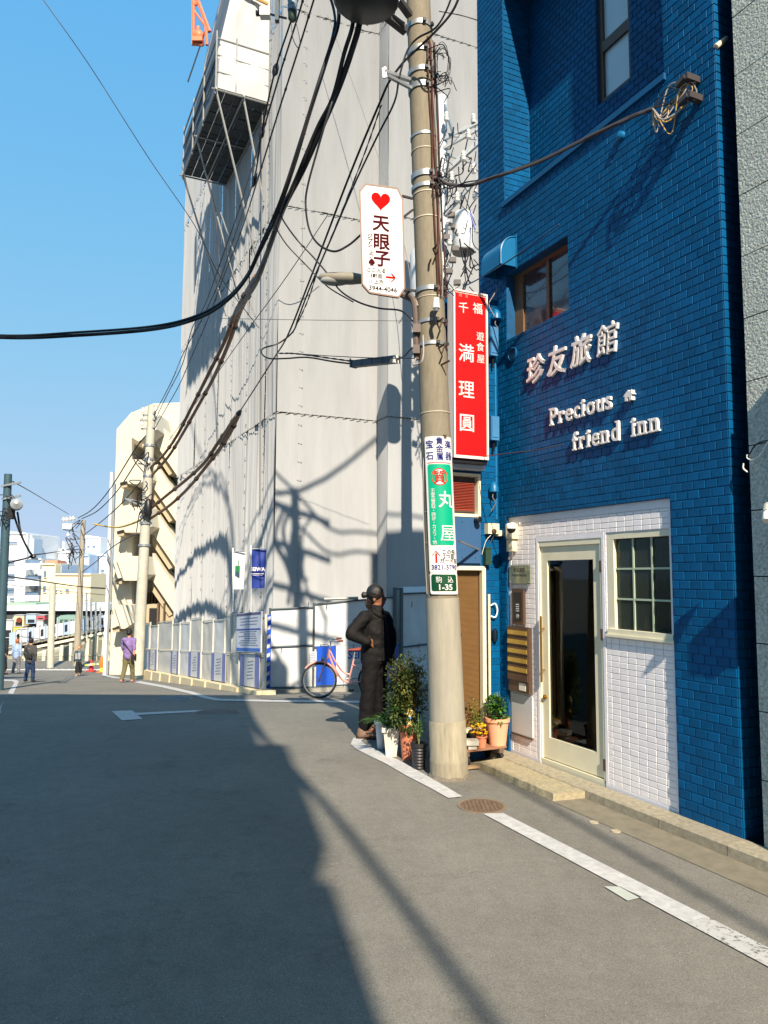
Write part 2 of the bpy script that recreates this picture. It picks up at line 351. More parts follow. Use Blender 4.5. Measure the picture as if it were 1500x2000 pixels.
band('road_marking', [gnd(1180, 1739), gnd(1210, 1735)], [gnd(1226, 1765), gnd(1254, 1761)], mat('pale_mark', (.42, .45, .40), .6, .1), 'small pale square sticker on asphalt beside the edge line', .008)
# kerb stones under the inn and the dark one under the granite front
k = thing('kerb', 'weathered concrete kerb along the foot of the blue inn', 'kerb', FA.p(0, 0, .1))
k['kind'] = 'structure'; del k['category']
edges = [-2.6, -1.6, -.62, -.02, .6, 1.2, 1.8, 2.4, 3.0]
for a, b in zip(edges, edges[1:]):
    mb = MB(); a_, b_ = a+.003, b-.003
    pr = [(.0, -.2), (.19, -.2), (.185, -.01), (.17, .0), (.0, .005)]
    i = len(mb.v); mb.v += [FA.p(a_, z-.0, o) for o, z in pr]+[FA.p(b_, z, o) for o, z in pr]; n_ = len(pr)
    mb.f += [(k2, (k2+1) % n_, n_+(k2+1) % n_, n_+k2) for k2 in range(n_)]+[tuple(range(n_))[::-1], tuple(range(n_, 2*n_))]
    mb.build('kerb_stone', kerb_m, k)
# concrete doorstep slab
st = MB(); P4 = [(1.43, .19), (2.70, .05), (2.66, .50), (1.47, .50)]
lo = [FA.p(a, -.09, o) for a, o in P4]; hi = [FA.p(a*1+(.0), -.015, o-.01) for a, o in P4]
nx = 22; mb = MB()
for i in range(nx+1):
    t = i/nx; j = R.uniform(-.008, .008)
    for (pa, pb) in ((0, 1), (3, 2)):
        for lst in (lo, hi):
            q = lst[pa].lerp(lst[pb], t); mb.v.append(q+FA.n*(j if pa == 3 else 0)+V((0, 0, R.uniform(-.004, .003) if lst is hi else 0)))
for i in range(nx):
    a = i*4; b = a+4; mb.f += [(a+1, b+1, b+3, a+3), (a+2, a+3, b+3, b+2), (a, a+1, b+1, b)]
mb.f += [(0, 2, 3, 1), (nx*4, nx*4+1, nx*4+3, nx*4+2)]
o = mb.build('doorstep', mat('step_concrete', S(160, 150, 122), .9, .3, 40, bump=1, bscale=110), loc=FA.p(2, -.08, .35)); tag(o, 'rough concrete slab lying as a doorstep before the glass door', 'doorstep')
def manhole(px, py, r, label, m):
    c = gnd(px, py); t = thing('manhole_cover', label, 'manhole', c)
    MB().lathe(c+V((0, 0, -.002)), [(r, 0), (r, .009), (r-.02, .009)], 32).build('rim', mat('iron_rim', S(120, 105, 85), .6, .2), t, 30)
    mb = MB(); mb.lathe(c+V((0, 0, .0)), [(r-.022, 0), (r-.022, .008)], 32); mb.build('cover', m, t)
    mb = MB(); s = .034
    for i in range(-12, 13):
        for j in range(-12, 13):
            x, y = i*s, j*s
            if x*x+y*y < (r-.04)**2: mb.box(c+V((x, y, .0095)), (.019, .019, .005), .5)
    mb.build('tread_studs', m, t, kind='stuff')
rust = mat('rusty_iron', S(102, 84, 68), .7, .3, 30, bump=.4)
manhole(941, 1575, .20, 'rusty round manhole cover in the gap of the white line', rust)
manhole(424, 1394, .36, 'grey round manhole cover at the end of the thin white bar', mat('grey_iron', S(120, 112, 105), .7, .25, 20))
manhole(337, 1366, .36, 'plain manhole cover further down the street near the fence', mat('grey_iron2', S(120, 130, 135), .7, .2, 20))
for px, py, r in ((1160, 1611, .035), (1203, 1627, .035)):
    c = gnd(px, py); mb = MB(); mb.lathe(c+V((0, 0, .001)), [(r, 0), (r, .006), (r*.7, .006), (r*.7, .003)], 16); o = mb.build('survey_marker', concrete, loc=c); tag(o, 'small round survey marker set in the asphalt, %s one' % ('farther' if py < 1620 else 'nearer'), 'marker')
# ================================================================ the blue inn
blue = mat('blue_tile_paint', (.0008, .076, .2), .42, .20, 1.1, bump=.12, bscale=40, isl=.15, spec=.14)
bluep = mat('blue_paint', (.0008, .076, .2), .5, .10, 4, bump=.15, bscale=40)
mortar = mat('blue_mortar', (.0008, .068, .178), .8, .2, 8)
whitet = mat('white_tile', S(236, 232, 233), .32, .06, 2.2, bump=.06, bscale=30, isl=.035, spec=.5)
grout = mat('white_grout', S(205, 200, 198), .8, .08, 9)
plaster = mat('white_plaster', S(228, 226, 230), .75, .05, 6, bump=.2)
cream = mat('cream_paint', S(222, 216, 188), .45, .05, 6, bump=.08)
dark = mat('dark_interior', S(74, 72, 68), .9, .3, 4)
brass = mat('brass', S(170, 130, 60), .35, .1, 10, metal=.8)
bronze = mat('bronze_metal', S(92, 72, 58), .4, .1, 20, metal=.3)
black = mat('black_plastic', (.012, .012, .014), .4)
glass = mat('window_glass', (.02, .03, .03), .03, alpha=(.0, (.82, .88, .84), 1.45))
steel = mat('galvanised_steel', S(160, 165, 168), .45, .12, 12, metal=.6)
inn = thing('inn_building', 'narrow blue tiled inn with white tiled entrance and raised lettering', 'building', FA.p(1.6, 0, 0))
REC = (.503, 2.81, 5.92, 8.36, .35); SW = (1.755, 2.79, 4.357, 5.085, .13); ENT = (.575, 2.83, -.03, 2.43, .03)
HT = 8.95
mb = rects(MB(), FA, 0, 3.35, -.1, HT, [REC, SW, ENT], 0)
mb.quad(FA.p(0, -.1, 0), FA.p(0, HT, 0), FA.p(0, HT, -4), FA.p(0, -.1, -4)); mb.quad(FA.p(3.35, -.1, 0), FA.p(3.35, -.1, -4), FA.p(3.35, HT, -4), FA.p(3.35, HT, 0))
mb.quad(FA.p(0, HT, 0), FA.p(3.35, HT, 0), FA.p(3.35, HT, -4), FA.p(0, HT, -4))
wall = mb.build('wall', mortar, inn)
PA, PZ = .1115, .0685
cells = brickwork(inn, FA, .002, 3.348, 0, 8.94, PA, PZ, .0062, .005, blue, 'brick', [h[:4] for h in (REC, SW, ENT)], nmax=240, jit=.0012)
# return by the narrow gap, reveals and back wall of the recess, all tiled too
RT = Plane(FA.p(0, 0, .006), -FA.n, -FA.e)
brickwork(inn, RT, 0, .25, 0, 8.9, .12, PZ, .006, .006, blue, 'brick', nmax=0)
RB = Plane(FA.p(0, 0, -.35), FA.e, FA.n)
u0, u1, uz0, uz1 = 1.235, 1.686, 6.46, 8.2
mb = rects(MB(), RB, .503, 2.81, 5.92, 8.36, [(u0, u1, uz0, uz1, .09)]); mb.build('recess_wall', mortar, inn)
brickwork(inn, RB, .52, 2.81, 5.93, 8.34, PA, PZ, .0062, .006, blue, 'brick', [(u0, u1, uz0, uz1)], nmax=0)
RL = Plane(FA.p(2.81, 0, 0), -FA.n, -FA.e)
brickwork(inn, RL, .0, .35, 5.93, 8.35, PA, PZ, .0062, .006, blue, 'brick', nmax=0)
MB().pbox(FA, .48, 2.83, 5.86, 5.915, -.3, .03).build('ledge', bluep, inn)
# upper window
uw = MB(); fr = bronze
for a0, a1, z0, z1 in ((u0, u1, uz0, uz0+.05), (u0, u1, uz1-.05, uz1), (u0, u0+.05, uz0+.05, uz1-.05), (u1-.05, u1, uz0+.05, uz1-.05), (u0+.05, u1-.05, 7.0, 7.11)):
    uw.pbox(RB, a0, a1, z0, z1, -.085, -.03)
uwo = uw.build('upper_window', fr, inn)
frost = mat('frosted_glass', S(196, 214, 222), .25, .06, 2, spec=.6)
for z0, z1 in ((uz0+.05, 7.0), (7.11, uz1-.05)): MB().pbox(RB, u0+.05, u1-.05, z0, z1, -.075, -.06).build('pane', frost, uwo)
# small window
SWP = Plane(FA.p(0, 0, -.13), FA.e, FA.n)
mb = MB()
for a0, a1, z0, z1 in ((1.755, 2.79, 4.357, 4.40), (1.755, 2.79, 5.045, 5.085), (1.755, 1.79, 4.40, 5.045), (2.64, 2.79, 4.40, 5.045), (2.19, 2.235, 4.40, 5.045)): mb.pbox(SWP, a0, a1, z0, z1, -.02, .025)
swo = mb.build('small_window', mat('brown_sash', S(112, 88, 60), .45, .15, 20), inn)
for a0, a1, c in ((1.79, 2.19, 0), (2.235, 2.64, 0)): MB().pbox(SWP, a0, a1, 4.40, 5.045, -.008, .004).build('pane', mat('smoky_glass', S(74, 66, 64), .12, .35, 3, spec=.9, coat=.6), swo)
# entrance
EN = Plane(FA.p(0, 0, -.03), FA.e, FA.n)
D0, D1, DZ = 1.401, 2.325, 2.155; W0, W1, WZ0, WZ1 = .593, 1.332, 1.315, 2.18
rects(MB(), EN, .575, 2.83, -.03, 2.43, [(D0, D1, -.03, DZ, .06), (W0, W1, WZ0, WZ1, .07)]).build('entrance_wall', grout, inn)
# plain plaster margins
mb = MB()
for a0, a1, z0, z1 in ((.575, .61, -.03, 2.43), (.61, 2.83, 2.36, 2.43), (2.79, 2.83, -.03, 2.36), (D0-.035, D0, -.03, DZ+.05), (D1, D1+.035, -.03, DZ+.05), (D0, D1, DZ, DZ+.05), (.61, D0-.035, -.03, .03), (D1+.035, 2.79, -.03, .03)):
    mb.pbox(EN, a0, a1, z0, z1, .0005, .0085)
mb.build('plaster_margin', plaster, inn)
brickwork(inn, EN, .612, 2.788, .032, 2.358, .0985, .0500, .0035, .006, whitet, 'tile', [(D0-.036, D1+.036, -.03, DZ+.051), (W0-.02, W1+.012, WZ0-.02, WZ1+.012)], stagger=False, nmax=290, jit=.0007)
mb = MB()
for a0, a1, z0, z1, o in ((W0, W1, WZ0, WZ0+.045, .02), (W0, W1, WZ1-.045, WZ1, .0), (W0, W0+.03, WZ0+.045, WZ1-.045, .0), (W1-.075, W1, WZ0+.045, WZ1-.045, .0)): mb.pbox(EN, a0, a1, z0, z1, -.055, o)
mb.pbox(EN, W0-.02, W1+.012, WZ0-.022, WZ0-.001, -.03, .035)
win = mb.build('entrance_window', cream, inn)
mu = mat('pale_green_muntin', S(168, 184, 160), .5)
aa = [W0+.03+(W1-.075-W0-.03)*k/3 for k in range(4)]; zz = [WZ0+.045+(WZ1-.09-WZ0)*k/3 for k in range(4)]
for i in (1, 2): MB().pbox(EN, aa[i]-.008, aa[i]+.008, zz[0], zz[3], -.045, -.02).build('muntin', mu, win)
for i in (1, 2):
    for j in range(3): MB().pbox(EN, aa[j]+(.008 if j else 0), aa[j+1]-(.008 if j < 2 else 0), zz[i]-.008, zz[i]+.008, -.044, -.021).build('muntin', mu, win)
wired = mat('wired_glass', (.02, .03, .03), .06, alpha=(.0, (.5, .6, .54), 1.28))
for i in range(3):
    for j in range(3):
        MB().pbox(EN, aa[i]+.009, aa[i+1]-.009, zz[j]+.009, zz[j+1]-.009, -.036, -.031).build('pane', wired, win)
# diamond wire inside the glass
mb = MB(); A0, A1, Z0, Z1 = aa[0], aa[3], zz[0], zz[3]; st_ = .026; n_ = int((A1-A0+Z1-Z0)/st_)+2
for sg in (1, -1):
    for i in range(n_):
        c = (A0+Z0+i*st_) if sg > 0 else (A0-Z1+i*st_)
        pts = []
        for a in (A0, A1):
            z = (c-a) if sg > 0 else (a-c)
            if Z0 <= z <= Z1: pts.append((a, z))
        for z in (Z0, Z1):
            a = (c-z) if sg > 0 else (z+c)
            if A0 < a < A1: pts.append((a, z))
        if len(pts) >= 2: mb.bar(EN.p(pts[0][0], pts[0][1], -.0295), EN.p(pts[1][0], pts[1][1], -.0295), .0011)
mb.build('wire_mesh', mat('wire_in_glass', S(70, 80, 74), .6), win, kind='stuff')
# door
door = thing('d', 'x', 'x'); bpy.data.objects.remove(door)
mb = MB()
for a0, a1, z0, z1 in ((D0+.03, D0+.135, .06, 2.10), (D1-.12, D1-.02, .06, 2.10), (D0+.135, D1-.12, 1.965, 2.10), (D0+.135, D1-.12, .06, .26)): mb.pbox(EN, a0, a1, z0, z1, -.05, -.012)
door = mb.build('door', cream, inn)
mb = MB()
for a0, a1, z0, z1 in ((D0, D0+.028, .02, DZ), (D1-.018, D1, .02, DZ), (D0+.028, D1-.018, 2.103, DZ), (D0, D1, -.02, .05)): mb.pbox(EN, a0, a1, z0, z1, -.06, .004)
mb.build('door_frame', cream, inn)
MB().pbox(EN, D0+.135, D1-.12, .26, 1.965, -.034, -.028).build('glass', glass, door)
for o_s in (.03,):
    mb = MB(); ah = D1-.06; mb.tube([EN.p(ah, .78, .03), EN.p(ah, 1.42, .03)], .011, 8)
    for z in (.9, 1.3): mb.tube([EN.p(ah, z, -.012), EN.p(ah, z, .03)], .007, 6)
    mb.build('handle', brass, door, 40)
mb = MB(); mb.tube([EN.p(D1-.20, .78, -.07), EN.p(D1-.20, 1.42, -.07)], .011, 8); mb.build('handle', brass, door, 40)
mb = MB(); mb.lathe(EN.p(D1-.07, .64, -.012), [(.022, 0), (.022, .02), (.012, .022), (.012, .03)], 14, FA.n); mb.build('lock', brass, door, 30)
for z in (1.90, 1.30, .18): MB().pbox(EN, D0+.003, D0+.03, z-.05, z+.05, -.008, .012).build('hinge', bronze, door)
# hallway and room behind the glass (dark, with a few things a passer-by can make out)
hall = MB()
def room(mb, a0, a1, z0, z1, d0, d1):
    mb.quad(EN.p(a0, z0, -d0), EN.p(a1, z0, -d0), EN.p(a1, z0, -d1), EN.p(a0, z0, -d1)); mb.quad(EN.p(a0, z1, -d0), EN.p(a0, z1, -d1), EN.p(a1, z1, -d1), EN.p(a1, z1, -d0))
    mb.quad(EN.p(a0, z0, -d0), EN.p(a0, z0, -d1), EN.p(a0, z1, -d1), EN.p(a0, z1, -d0)); mb.quad(EN.p(a1, z0, -d0), EN.p(a1, z1, -d0), EN.p(a1, z1, -d1), EN.p(a1, z0, -d1)); mb.quad(EN.p(a0, z0, -d1), EN.p(a1, z0, -d1), EN.p(a1, z1, -d1), EN.p(a0, z1, -d1))
room(hall, D0-.06, D1+.25, .0, 2.35, .061, 2.6); hall.build('hallway', dark, inn)
rm = MB(); room(rm, W0-.05, W1+.02, 1.2, 2.3, .071, 1.5); rm.build('room_interior', dark, inn)
MB().pbox(EN, W0-.04, W1+.01, 1.28, 1.352, -.3, -.072).build('window_shelf', cream, inn)
HP = Plane(EN.p(D1+.245, 0, -.07), -FA.n, -FA.e)
brickwork(inn, HP, 0, 1.6, .05, 2.2, .0985, .0520, .004, .004, mat('hall_tile', S(205, 215, 195), .35), 'tile', stagger=False, nmax=0)
def figurine(px, py, h, m, label):
    a, z = FA.m(px, py, -.15); c = FA.p(a, 1.352, -.16)
    t = MB().lathe(c, [(h*.36, 0), (h*.38, h*.12), (h*.2, h*.2), (h*.24, h*.45), (h*.12, h*.6), (h*.17, h*.75), (h*.1, h*.95), (.002, h)], 14).build('figurine', m, loc=c, smooth=50); tag(t, label, 'figurine')
figurine(1216, 1222, .10, mat('fig_white', S(215, 215, 210), .5), 'small white figurine behind the left pane of the entrance window')
figurine(1262, 1222, .13, mat('fig_clay', S(190, 120, 90), .6), 'terracotta figurine behind the middle pane of the entrance window')
c = EN.p(1.78, .06, -.7)
t = thing('vase', 'dark floor vase with dried flowers standing inside the glass door', 'vase', c)
MB().lathe(c, [(.09, 0), (.12, .15), (.1, .3), (.06, .4), (.07, .44)], 16).build('jar', mat('vase_glaze', S(60, 60, 58), .2), t, 50)
mb = MB()
for k_ in range(26):
    d_ = V((R.gauss(0, .09), R.gauss(0, .09), R.uniform(.2, .45))); mb.tube([c+V((0, 0, .42)), c+V((0, 0, .42))+d_*.5, c+V((0, 0, .42))+d_], .003, 3); mb.ball(c+V((0, 0, .42))+d_, .018, n=5, m=3)
mb.build('dried_flowers', mat('dry_flower', S(185, 165, 110), .9), t, kind='stuff')
# vent hood, round vent, bolt, pipe
blueh = mat('blue_metal', (.002, .12, .28), .4, .08, 6)
a, z = 2.78, 5.10; vh = MB(); n_ = 10; prof = [(.0, .0), (.20, 0)]+[(.20*math.cos(t*math.pi/2/n_), .13+.20*math.sin(t*math.pi/2/n_)) for t in range(n_+1)]
i = len(vh.v); vh.v += [FA.p(2.60, z+q, o) for o, q in prof]+[FA.p(2.98, z+q, o) for o, q in prof]; m_ = len(prof)
vh.f += [(j, j+1, m_+j+1, m_+j) for j in range(1, m_-1)]+[tuple(range(m_))[::-1], tuple(range(m_, 2*m_))]
hood = vh.build('vent_hood', blueh, inn, 30)
mb = MB(); i = 0; mb.tube([FA.p(2.598, z+q, o) for o, q in prof[1:]], .009, 5); mb.pbox(FA, 2.585, 2.60, z-.02, z+.36, .0, .012); mb.build('rim', blueh, hood)
mb = MB(); c = FA.p(2.675, 4.166, 0); mb.lathe(c, [(.075, 0), (.075, .02), (.065, .024), (.06, .012)], 24, FA.n); rv = mb.build('round_vent', bluep, inn, 30)
for j in range(-4, 5): hw = math.sqrt(.058**2-(j*.0125)**2); MB().pbox(FA, 2.675-hw, 2.675+hw, 4.166+j*.0125-.003, 4.166+j*.0125+.003, .0125, .022).build('vent_slat', bluep, rv)
MB().lathe(FA.p(.997, 5.661, .006), [(.045, 0), (.04, .03), (.02, .045), (.002, .046)], 14, FA.n).build('round_cap', blueh, inn, 40)
mb = MB(); mb.tube([FA.p(2.975, 4.6, .035), FA.p(2.975, 2.42, .035)], .016, 8); pipe = mb.build('pipe', blueh, inn, 50)
for z in (4.4, 3.9, 3.4, 2.9, 2.5): MB().tube([FA.p(2.975, z-.01, .035), FA.p(2.975, z+.01, .035)], .021, 8).build('clip', blueh, pipe)
# raised lettering
lw = mat('letter_white', S(232, 226, 220), .5, .05, 10)
ex, ey = -FA.e, V((0, 0, 1))
def letter(s, a, z, size, bold=0, shear=0, sx=1.0, serif=False, name='letter', d=.013, so=.021):
    mb = MB(); O = FA.p(a, z, so); text_mb(mb, s, O, ex, ey, size, d, bold, shear, 'LEFT', sx)
    if serif:
        loc = [((v-O).dot(ex), (v-O).z) for v in mb.v]; xh = max(q for _, q in loc)
        def feet(level, left=False):
            xs = sorted({round(x, 4) for x, q in loc if abs(q-level) < size*.012}); out = []
            for x in xs:
                if out and x-out[-1][1] < size*.17*sx: out[-1][1] = x
                else: out.append([x, x])
            return out
        h_ = size*.055; e_ = size*.055
        if s in 'Pfrin':
            for x0, x1 in feet(0+min(q for _, q in loc)):
                mb.pbox(FA, a-x1-e_, a-x0+e_, z, z+h_, so-d, so+d+.001)
        if s in 'Prinud':
            lv = xh if s != 'i' else size*.55
            for x0, x1 in feet(lv)[:1] if s != 'i' else feet(min(q for _, q in loc))[:1]:
                top = lv if s != 'i' else lv
                mb.pbox(FA, a-x0-.001, a-x0+e_*1.3, z+top-h_, z+top, so-d, so+d+.001)
    me_w = max((v-O).dot(ex) for v in mb.v); mb.build(name, lw, inn); return me_w
def word(s, a, z, size, gap, bold, sx=1.0):
    for ch in s:
        if ch == ' ': a -= size*.2; continue
        w_ = letter(ch, a, z, size, bold, 0, sx, True); a -= w_+gap
    return a
e1 = word('Precious', 2.04, 3.272, .245, .021, .010, .87)
word('friend', 1.705, 2.977, .245, .021, .010, .87)
word('inn', .945, 2.977, .245, .021, .010, .87)
for ch, a in zip('珍友旅館', (2.42, 2.075, 1.72, 1.365)): letter(ch, a, 3.785, .305, .014, .12, .93)
mb = MB(); hs = [(.0, .0), (.0, .045), (-.02, .045), (.038, .09), (.062, .072), (.062, .085), (.078, .085), (.078, .06), (.098, .045), (.078, .045), (.078, 0), (.052, 0), (.052, .03), (.028, .03), (.028, 0)]
i = len(mb.v); m_ = len(hs); mb.v += [FA.p(.99-x, 3.288+q, .008) for x, q in hs]+[FA.p(.99-x, 3.288+q, .05) for x, q in hs]
mb.f += [(j, (j+1) % m_, m_+(j+1) % m_, m_+j) for j in range(m_)]+[tuple(range(m_, 2*m_))]
mb.build('house_emblem', lw, inn)
# --- things fixed to the inn
def on_fa(name, label, cat, a, z, o=0): return thing(name, label, cat, FA.p(a, z, o))
t = on_fa('mailbox', 'brown bank of five mailboxes with brass flaps beside the glass door', 'mailbox', 2.6, .63)
MB().pbox(EN, 2.445, 2.80, .635, 1.295, .006, .05).build('case', bronze, t)
for k_ in range(5):
    z0 = 1.29-(k_+1)*.093; MB().pbox(EN, 2.450, 2.795, z0, z0+.085, .0505, .062).build('drawer', bronze, t)
    MB().pbox(EN, 2.458, 2.785, z0+.018, z0+.060, .0625, .070).build('flap', mat('brass_flap', S(196, 168, 84), .35, .15, 15, metal=.5), t)
MB().pbox(EN, 2.450, 2.795, .755, .82, .0505, .066).build('lower_flap', bronze, t)
MB().pbox(EN, 2.50, 2.61, .66, .735, .0505, .054).build('name_card', mat('card', S(225, 222, 210), .6), t)
t = on_fa('intercom_panel', 'brown intercom panel with black keypad above the mailboxes', 'intercom', 2.6, 1.31)
MB().pbox(EN, 2.545, 2.745, 1.315, 1.68, .006, .035).build('frame', bronze, t); MB().pbox(EN, 2.585, 2.71, 1.35, 1.645, .0355, .04).build('faceplate', black, t)
MB().lathe(EN.p(2.64, 1.40, .04), [(.024, 0), (.024, .006), (.01, .012)], 14, FA.n).build('call_button', steel, t, 40)
for r_ in range(4):
    for c_ in range(3): MB().pbox(EN, 2.615+c_*.02, 2.627+c_*.02, 1.45+r_*.022, 1.461+r_*.022, .0405, .043).build('key', mat('key_white', S(190, 190, 190), .5), t)
t = on_fa('meter_cabinet_door', 'plain pale grey access panel under the mailboxes', 'panel', 2.6, .2)
MB().pbox(EN, 2.44, 2.795, .21, .61, .006, .018).build('panel', mat('panel_grey', S(196, 198, 198), .5, .06, 5), t); MB().pbox(EN, 2.44, 2.795, .195, .208, .006, .03).build('lip', bronze, t)
t = on_fa('name_plate', 'clear green-grey acrylic plate on studs left of the door', 'plate', 2.6, 1.74)
MB().pbox(EN, 2.43, 2.80, 1.735, 1.925, .022, .03).build('sheet', mat('acrylic', S(120, 128, 108), .15, .3, 6, spec=.7), t)
for a in (2.45, 2.78):
    for z in (1.75, 1.91): MB().lathe(EN.p(a, z, .006), [(.009, 0), (.009, .028), (.004, .032)], 10, FA.n).build('stud', steel, t)
mb = MB(); text_mb(mb, '珍友旅館', EN.p(2.615, 1.86, .0315), ex, ey, .05, .0005, .01, 0, 'CENTER'); text_mb(mb, 'Precious friend inn', EN.p(2.615, 1.815, .0315), ex, ey, .034, .0005, .0, 0, 'CENTER'); mb.build('lettering', mat('plate_ink', S(70, 78, 66), .6), t)
wp = mat('white_plastic', S(232, 230, 220), .45, .03, 8); crp = mat('aged_plastic', S(226, 212, 178), .5, .06, 8)
t = on_fa('security_camera', 'white dome security camera on an arm above the door', 'camera', 2.56, 2.3, .1)
c = FA.p(2.56, 2.30, .13)
MB().pbox(FA, 2.66, 2.78, 2.20, 2.36, -.022, .05).build('wall_box', crp, t); mb = MB(); mb.bar(FA.p(2.66, 2.335, .03), FA.p(2.56, 2.335, .13), .03); mb.build('arm', wp, t)
MB().lathe(c+V((0, 0, -.005)), [(.052, 0), (.052, .04), (.04, .055), (.01, .058)], 20).build('housing', wp, t, 40)
MB().ball(c+V((0, 0, -.006)), .047, n=18, m=10).build('dome', black, t, 60)
MB().pbox(FA, 2.44, 2.51, 2.335, 2.352, .10, .115).build('antenna_bracket', wp, t)
MB().tube([c+V((0, 0, .05))+FA.n*0, FA.p(2.51, 2.345, .11)], .008, 6).build('antenna_arm', wp, t)
t = on_fa('motion_sensor', 'cream hooded motion sensor on the corner of the inn', 'sensor', 2.97, 2.3, .1)
MB().pbox(FA, 2.90, 3.02, 2.26, 2.37, .05, .19).build('hood', crp, t); MB().lathe(FA.p(2.90, 2.285, .12), [(.03, 0), (.025, .02), (.005, .025)], 12, -FA.e).build('lens', bronze, t, 40)
MB().pbox(FA, 2.92, 2.98, 2.24, 2.30, .0, .055).build('mount', crp, t)
mb = MB(); mb.tube(spline([FA.p(2.92, 2.26, .13), FA.p(2.93, 2.18, .2), FA.p(2.95, 2.04, .24)]), .0028, 5); tag(mb.build('sensor_cable', wp, loc=FA.p(2.93, 2.1, .2)), 'thin white cable hanging from the cream motion sensor', 'cable')
t = on_fa('junction_box', 'cream cable box under the camera at the corner of the entrance', 'box', 2.74, 2.15)
MB().pbox(FA, 2.69, 2.79, 2.07, 2.195, -.022, .035).build('body', crp, t); MB().tube(spline([FA.p(2.7, 2.07, .02), FA.p(2.69, 1.99, .04), FA.p(2.75, 1.98, .03), FA.p(2.78, 2.03, .01)]), .006, 5).build('cable_loop', mat('grey_cable', S(110, 100, 95), .6), t)
# ---------------------------------------------------------------- annex left of the inn
AN = Plane(FA.p(2.98, 0, 0), FA.n, -FA.e)
ax_ = thing('annex_building', 'low blue tiled annex projecting from the inn beside the utility pole', 'building', AN.p(.3, 0, 0))
AWD = .70; AH = 4.86
mb = rects(MB(), AN, .002, AWD, -.12, AH, [(.25, AWD-.03, 2.44, 2.895, .06), (.20, AWD-.03, .2, 1.9, .08)], 0)
_c = AN.p(AWD, 0, 0); _b = _c+V((.10, 1, 0)).normalized()*2.6; _e = FA.p(3.9, 0, -1.2); up_ = lambda p, z: V((p.x, p.y, z))
mb.quad(up_(_c, -.6), up_(_b, -.6), up_(_b, AH), up_(_c, AH)); mb.poly([up_(_c, AH), up_(_b, AH), up_(_e, AH), AN.p(.002, AH, 0)]); mb.quad(up_(_b, -.6), up_(_e, -.6), up_(_e, AH), up_(_b, AH))
mb.build('wall', mortar, ax_)
brickwork(ax_, AN, .004, AWD, -.02, AH, PA, PZ, .006, .006, blue, 'brick', [(.245, AWD+.1, 1.9, 2.96), (.195, AWD+.1, -.1, 1.93)], nmax=150, jit=.001)
MB().pbox(AN, .25, AWD, 1.945, 2.43, .002, .03).build('flat_panel', mat('blue_grey_panel', S(46, 84, 124), .55, .08, 3), ax_)
mb = MB()
for a in (.32, .48):
    for z in (2.0, 2.38): mb.lathe(AN.p(a, z, .03), [(.006, 0), (.004, .003)], 8, AN.n)
mb.build('screws', black, ax_, kind='stuff')
crf = mat('cream_frame', S(226, 216, 186), .5, .06, 7)
def rframe(mb, pl, a0, a1, z0, z1, t_, o0, o1):
    for q in ((a0, a1, z0, z0+t_), (a0, a1, z1-t_, z1), (a0, a0+t_, z0+t_, z1-t_), (a1-t_, a1, z0+t_, z1-t_)): mb.pbox(pl, *q, o0, o1)
mb = MB(); rframe(mb, AN, .242, AWD, 2.435, 2.90, .032, -.05, .02); lw_ = mb.build('louvre_window', crf, ax_)
MB().pbox(AN, .274, AWD-.032, 2.467, 2.868, -.055, -.045).build('backing', dark, lw_)
redl = mat('red_louvre', S(176, 78, 60), .6, .12, 6)
for k_ in range(18):
    z = 2.50+k_*.0165; i_ = MB(); p = [AN.p(.30, z, -.03), AN.p(AWD-.04, z, -.03), AN.p(AWD-.04, z+.013, -.008), AN.p(.30, z+.013, -.008)]; i_.hexa([q-V((0, 0, .001)) for q in p]+[q+V((0, 0, .003)) for q in p]); i_.build('louvre', redl, lw_)
MB().pbox(AN, .25, AWD-.05, 2.93, 3.03, .005, .12).build('shutter_box', mat('white_box', S(196, 206, 216), .5, .1, 4), ax_)
mb = MB(); rframe(mb, AN, .192, AWD, .2, 1.915, .042, -.07, .03); sd = mb.build('screen_door', crf, ax_)
MB().pbox(AN, .234, AWD-.04, .242, 1.873, -.06, -.05).build('panel', mat('brown_screen', S(150, 112, 62), .7, .12, 5), sd)
mb = MB()
for k_ in range(int(.43/.0125)): mb.pbox(AN, .236+k_*.0125, .2385+k_*.0125, .244, 1.87, -.049, -.046)
for k_ in range(int(1.62/.0125)): mb.pbox(AN, .236, AWD-.042, .246+k_*.0125, .2485+k_*.0125, -.0455, -.043)
mb.build('mesh_wires', mat('brown_mesh', S(98, 72, 44), .6), sd, kind='stuff')
MB().pbox(AN, .225, .236, .244, 1.87, -.043, -.03).build('inner_stile', bronze, sd)
# meter boxes, lamps and pipe work at the annex corner
t = thing('gas_pipe', 'thin cream pipe with a white loop beside the brown screen door', 'pipe', AN.p(.16, 0, 0))
MB().tube([AN.p(.155, .1, .03), AN.p(.155, 1.62, .03)], .014, 8).build('riser', crf, t); MB().tube(spline([AN.p(.135, 1.5, .03), AN.p(.09, 1.52, .05), AN.p(.07, 1.45, .06), AN.p(.09, 1.38, .05), AN.p(.135, 1.39, .03)]), .008, 6).build('loop', wp, t)
lb = mat('light_blue_metal', S(60, 118, 165), .5, .08, 5)
for z0, z1, lab in ((4.20, 4.52, 'upper pale blue meter box beside the red sign'), (3.27, 3.53, 'lower pale blue meter box beside the foot of the red sign')):
    t = thing('meter_box', lab, 'box', AN.p(.09, z0, .02)); MB().pbox(AN, .045, .145, z0, z1, .007, .09).build('case', lb, t); MB().pbox(AN, .055, .135, z0+.03, z1-.03, .091, .096).build('lid', lb, t); MB().tube([AN.p(.09, z0, .05), AN.p(.09, z0-.12, .04)], .012, 6).build('conduit', black, t)
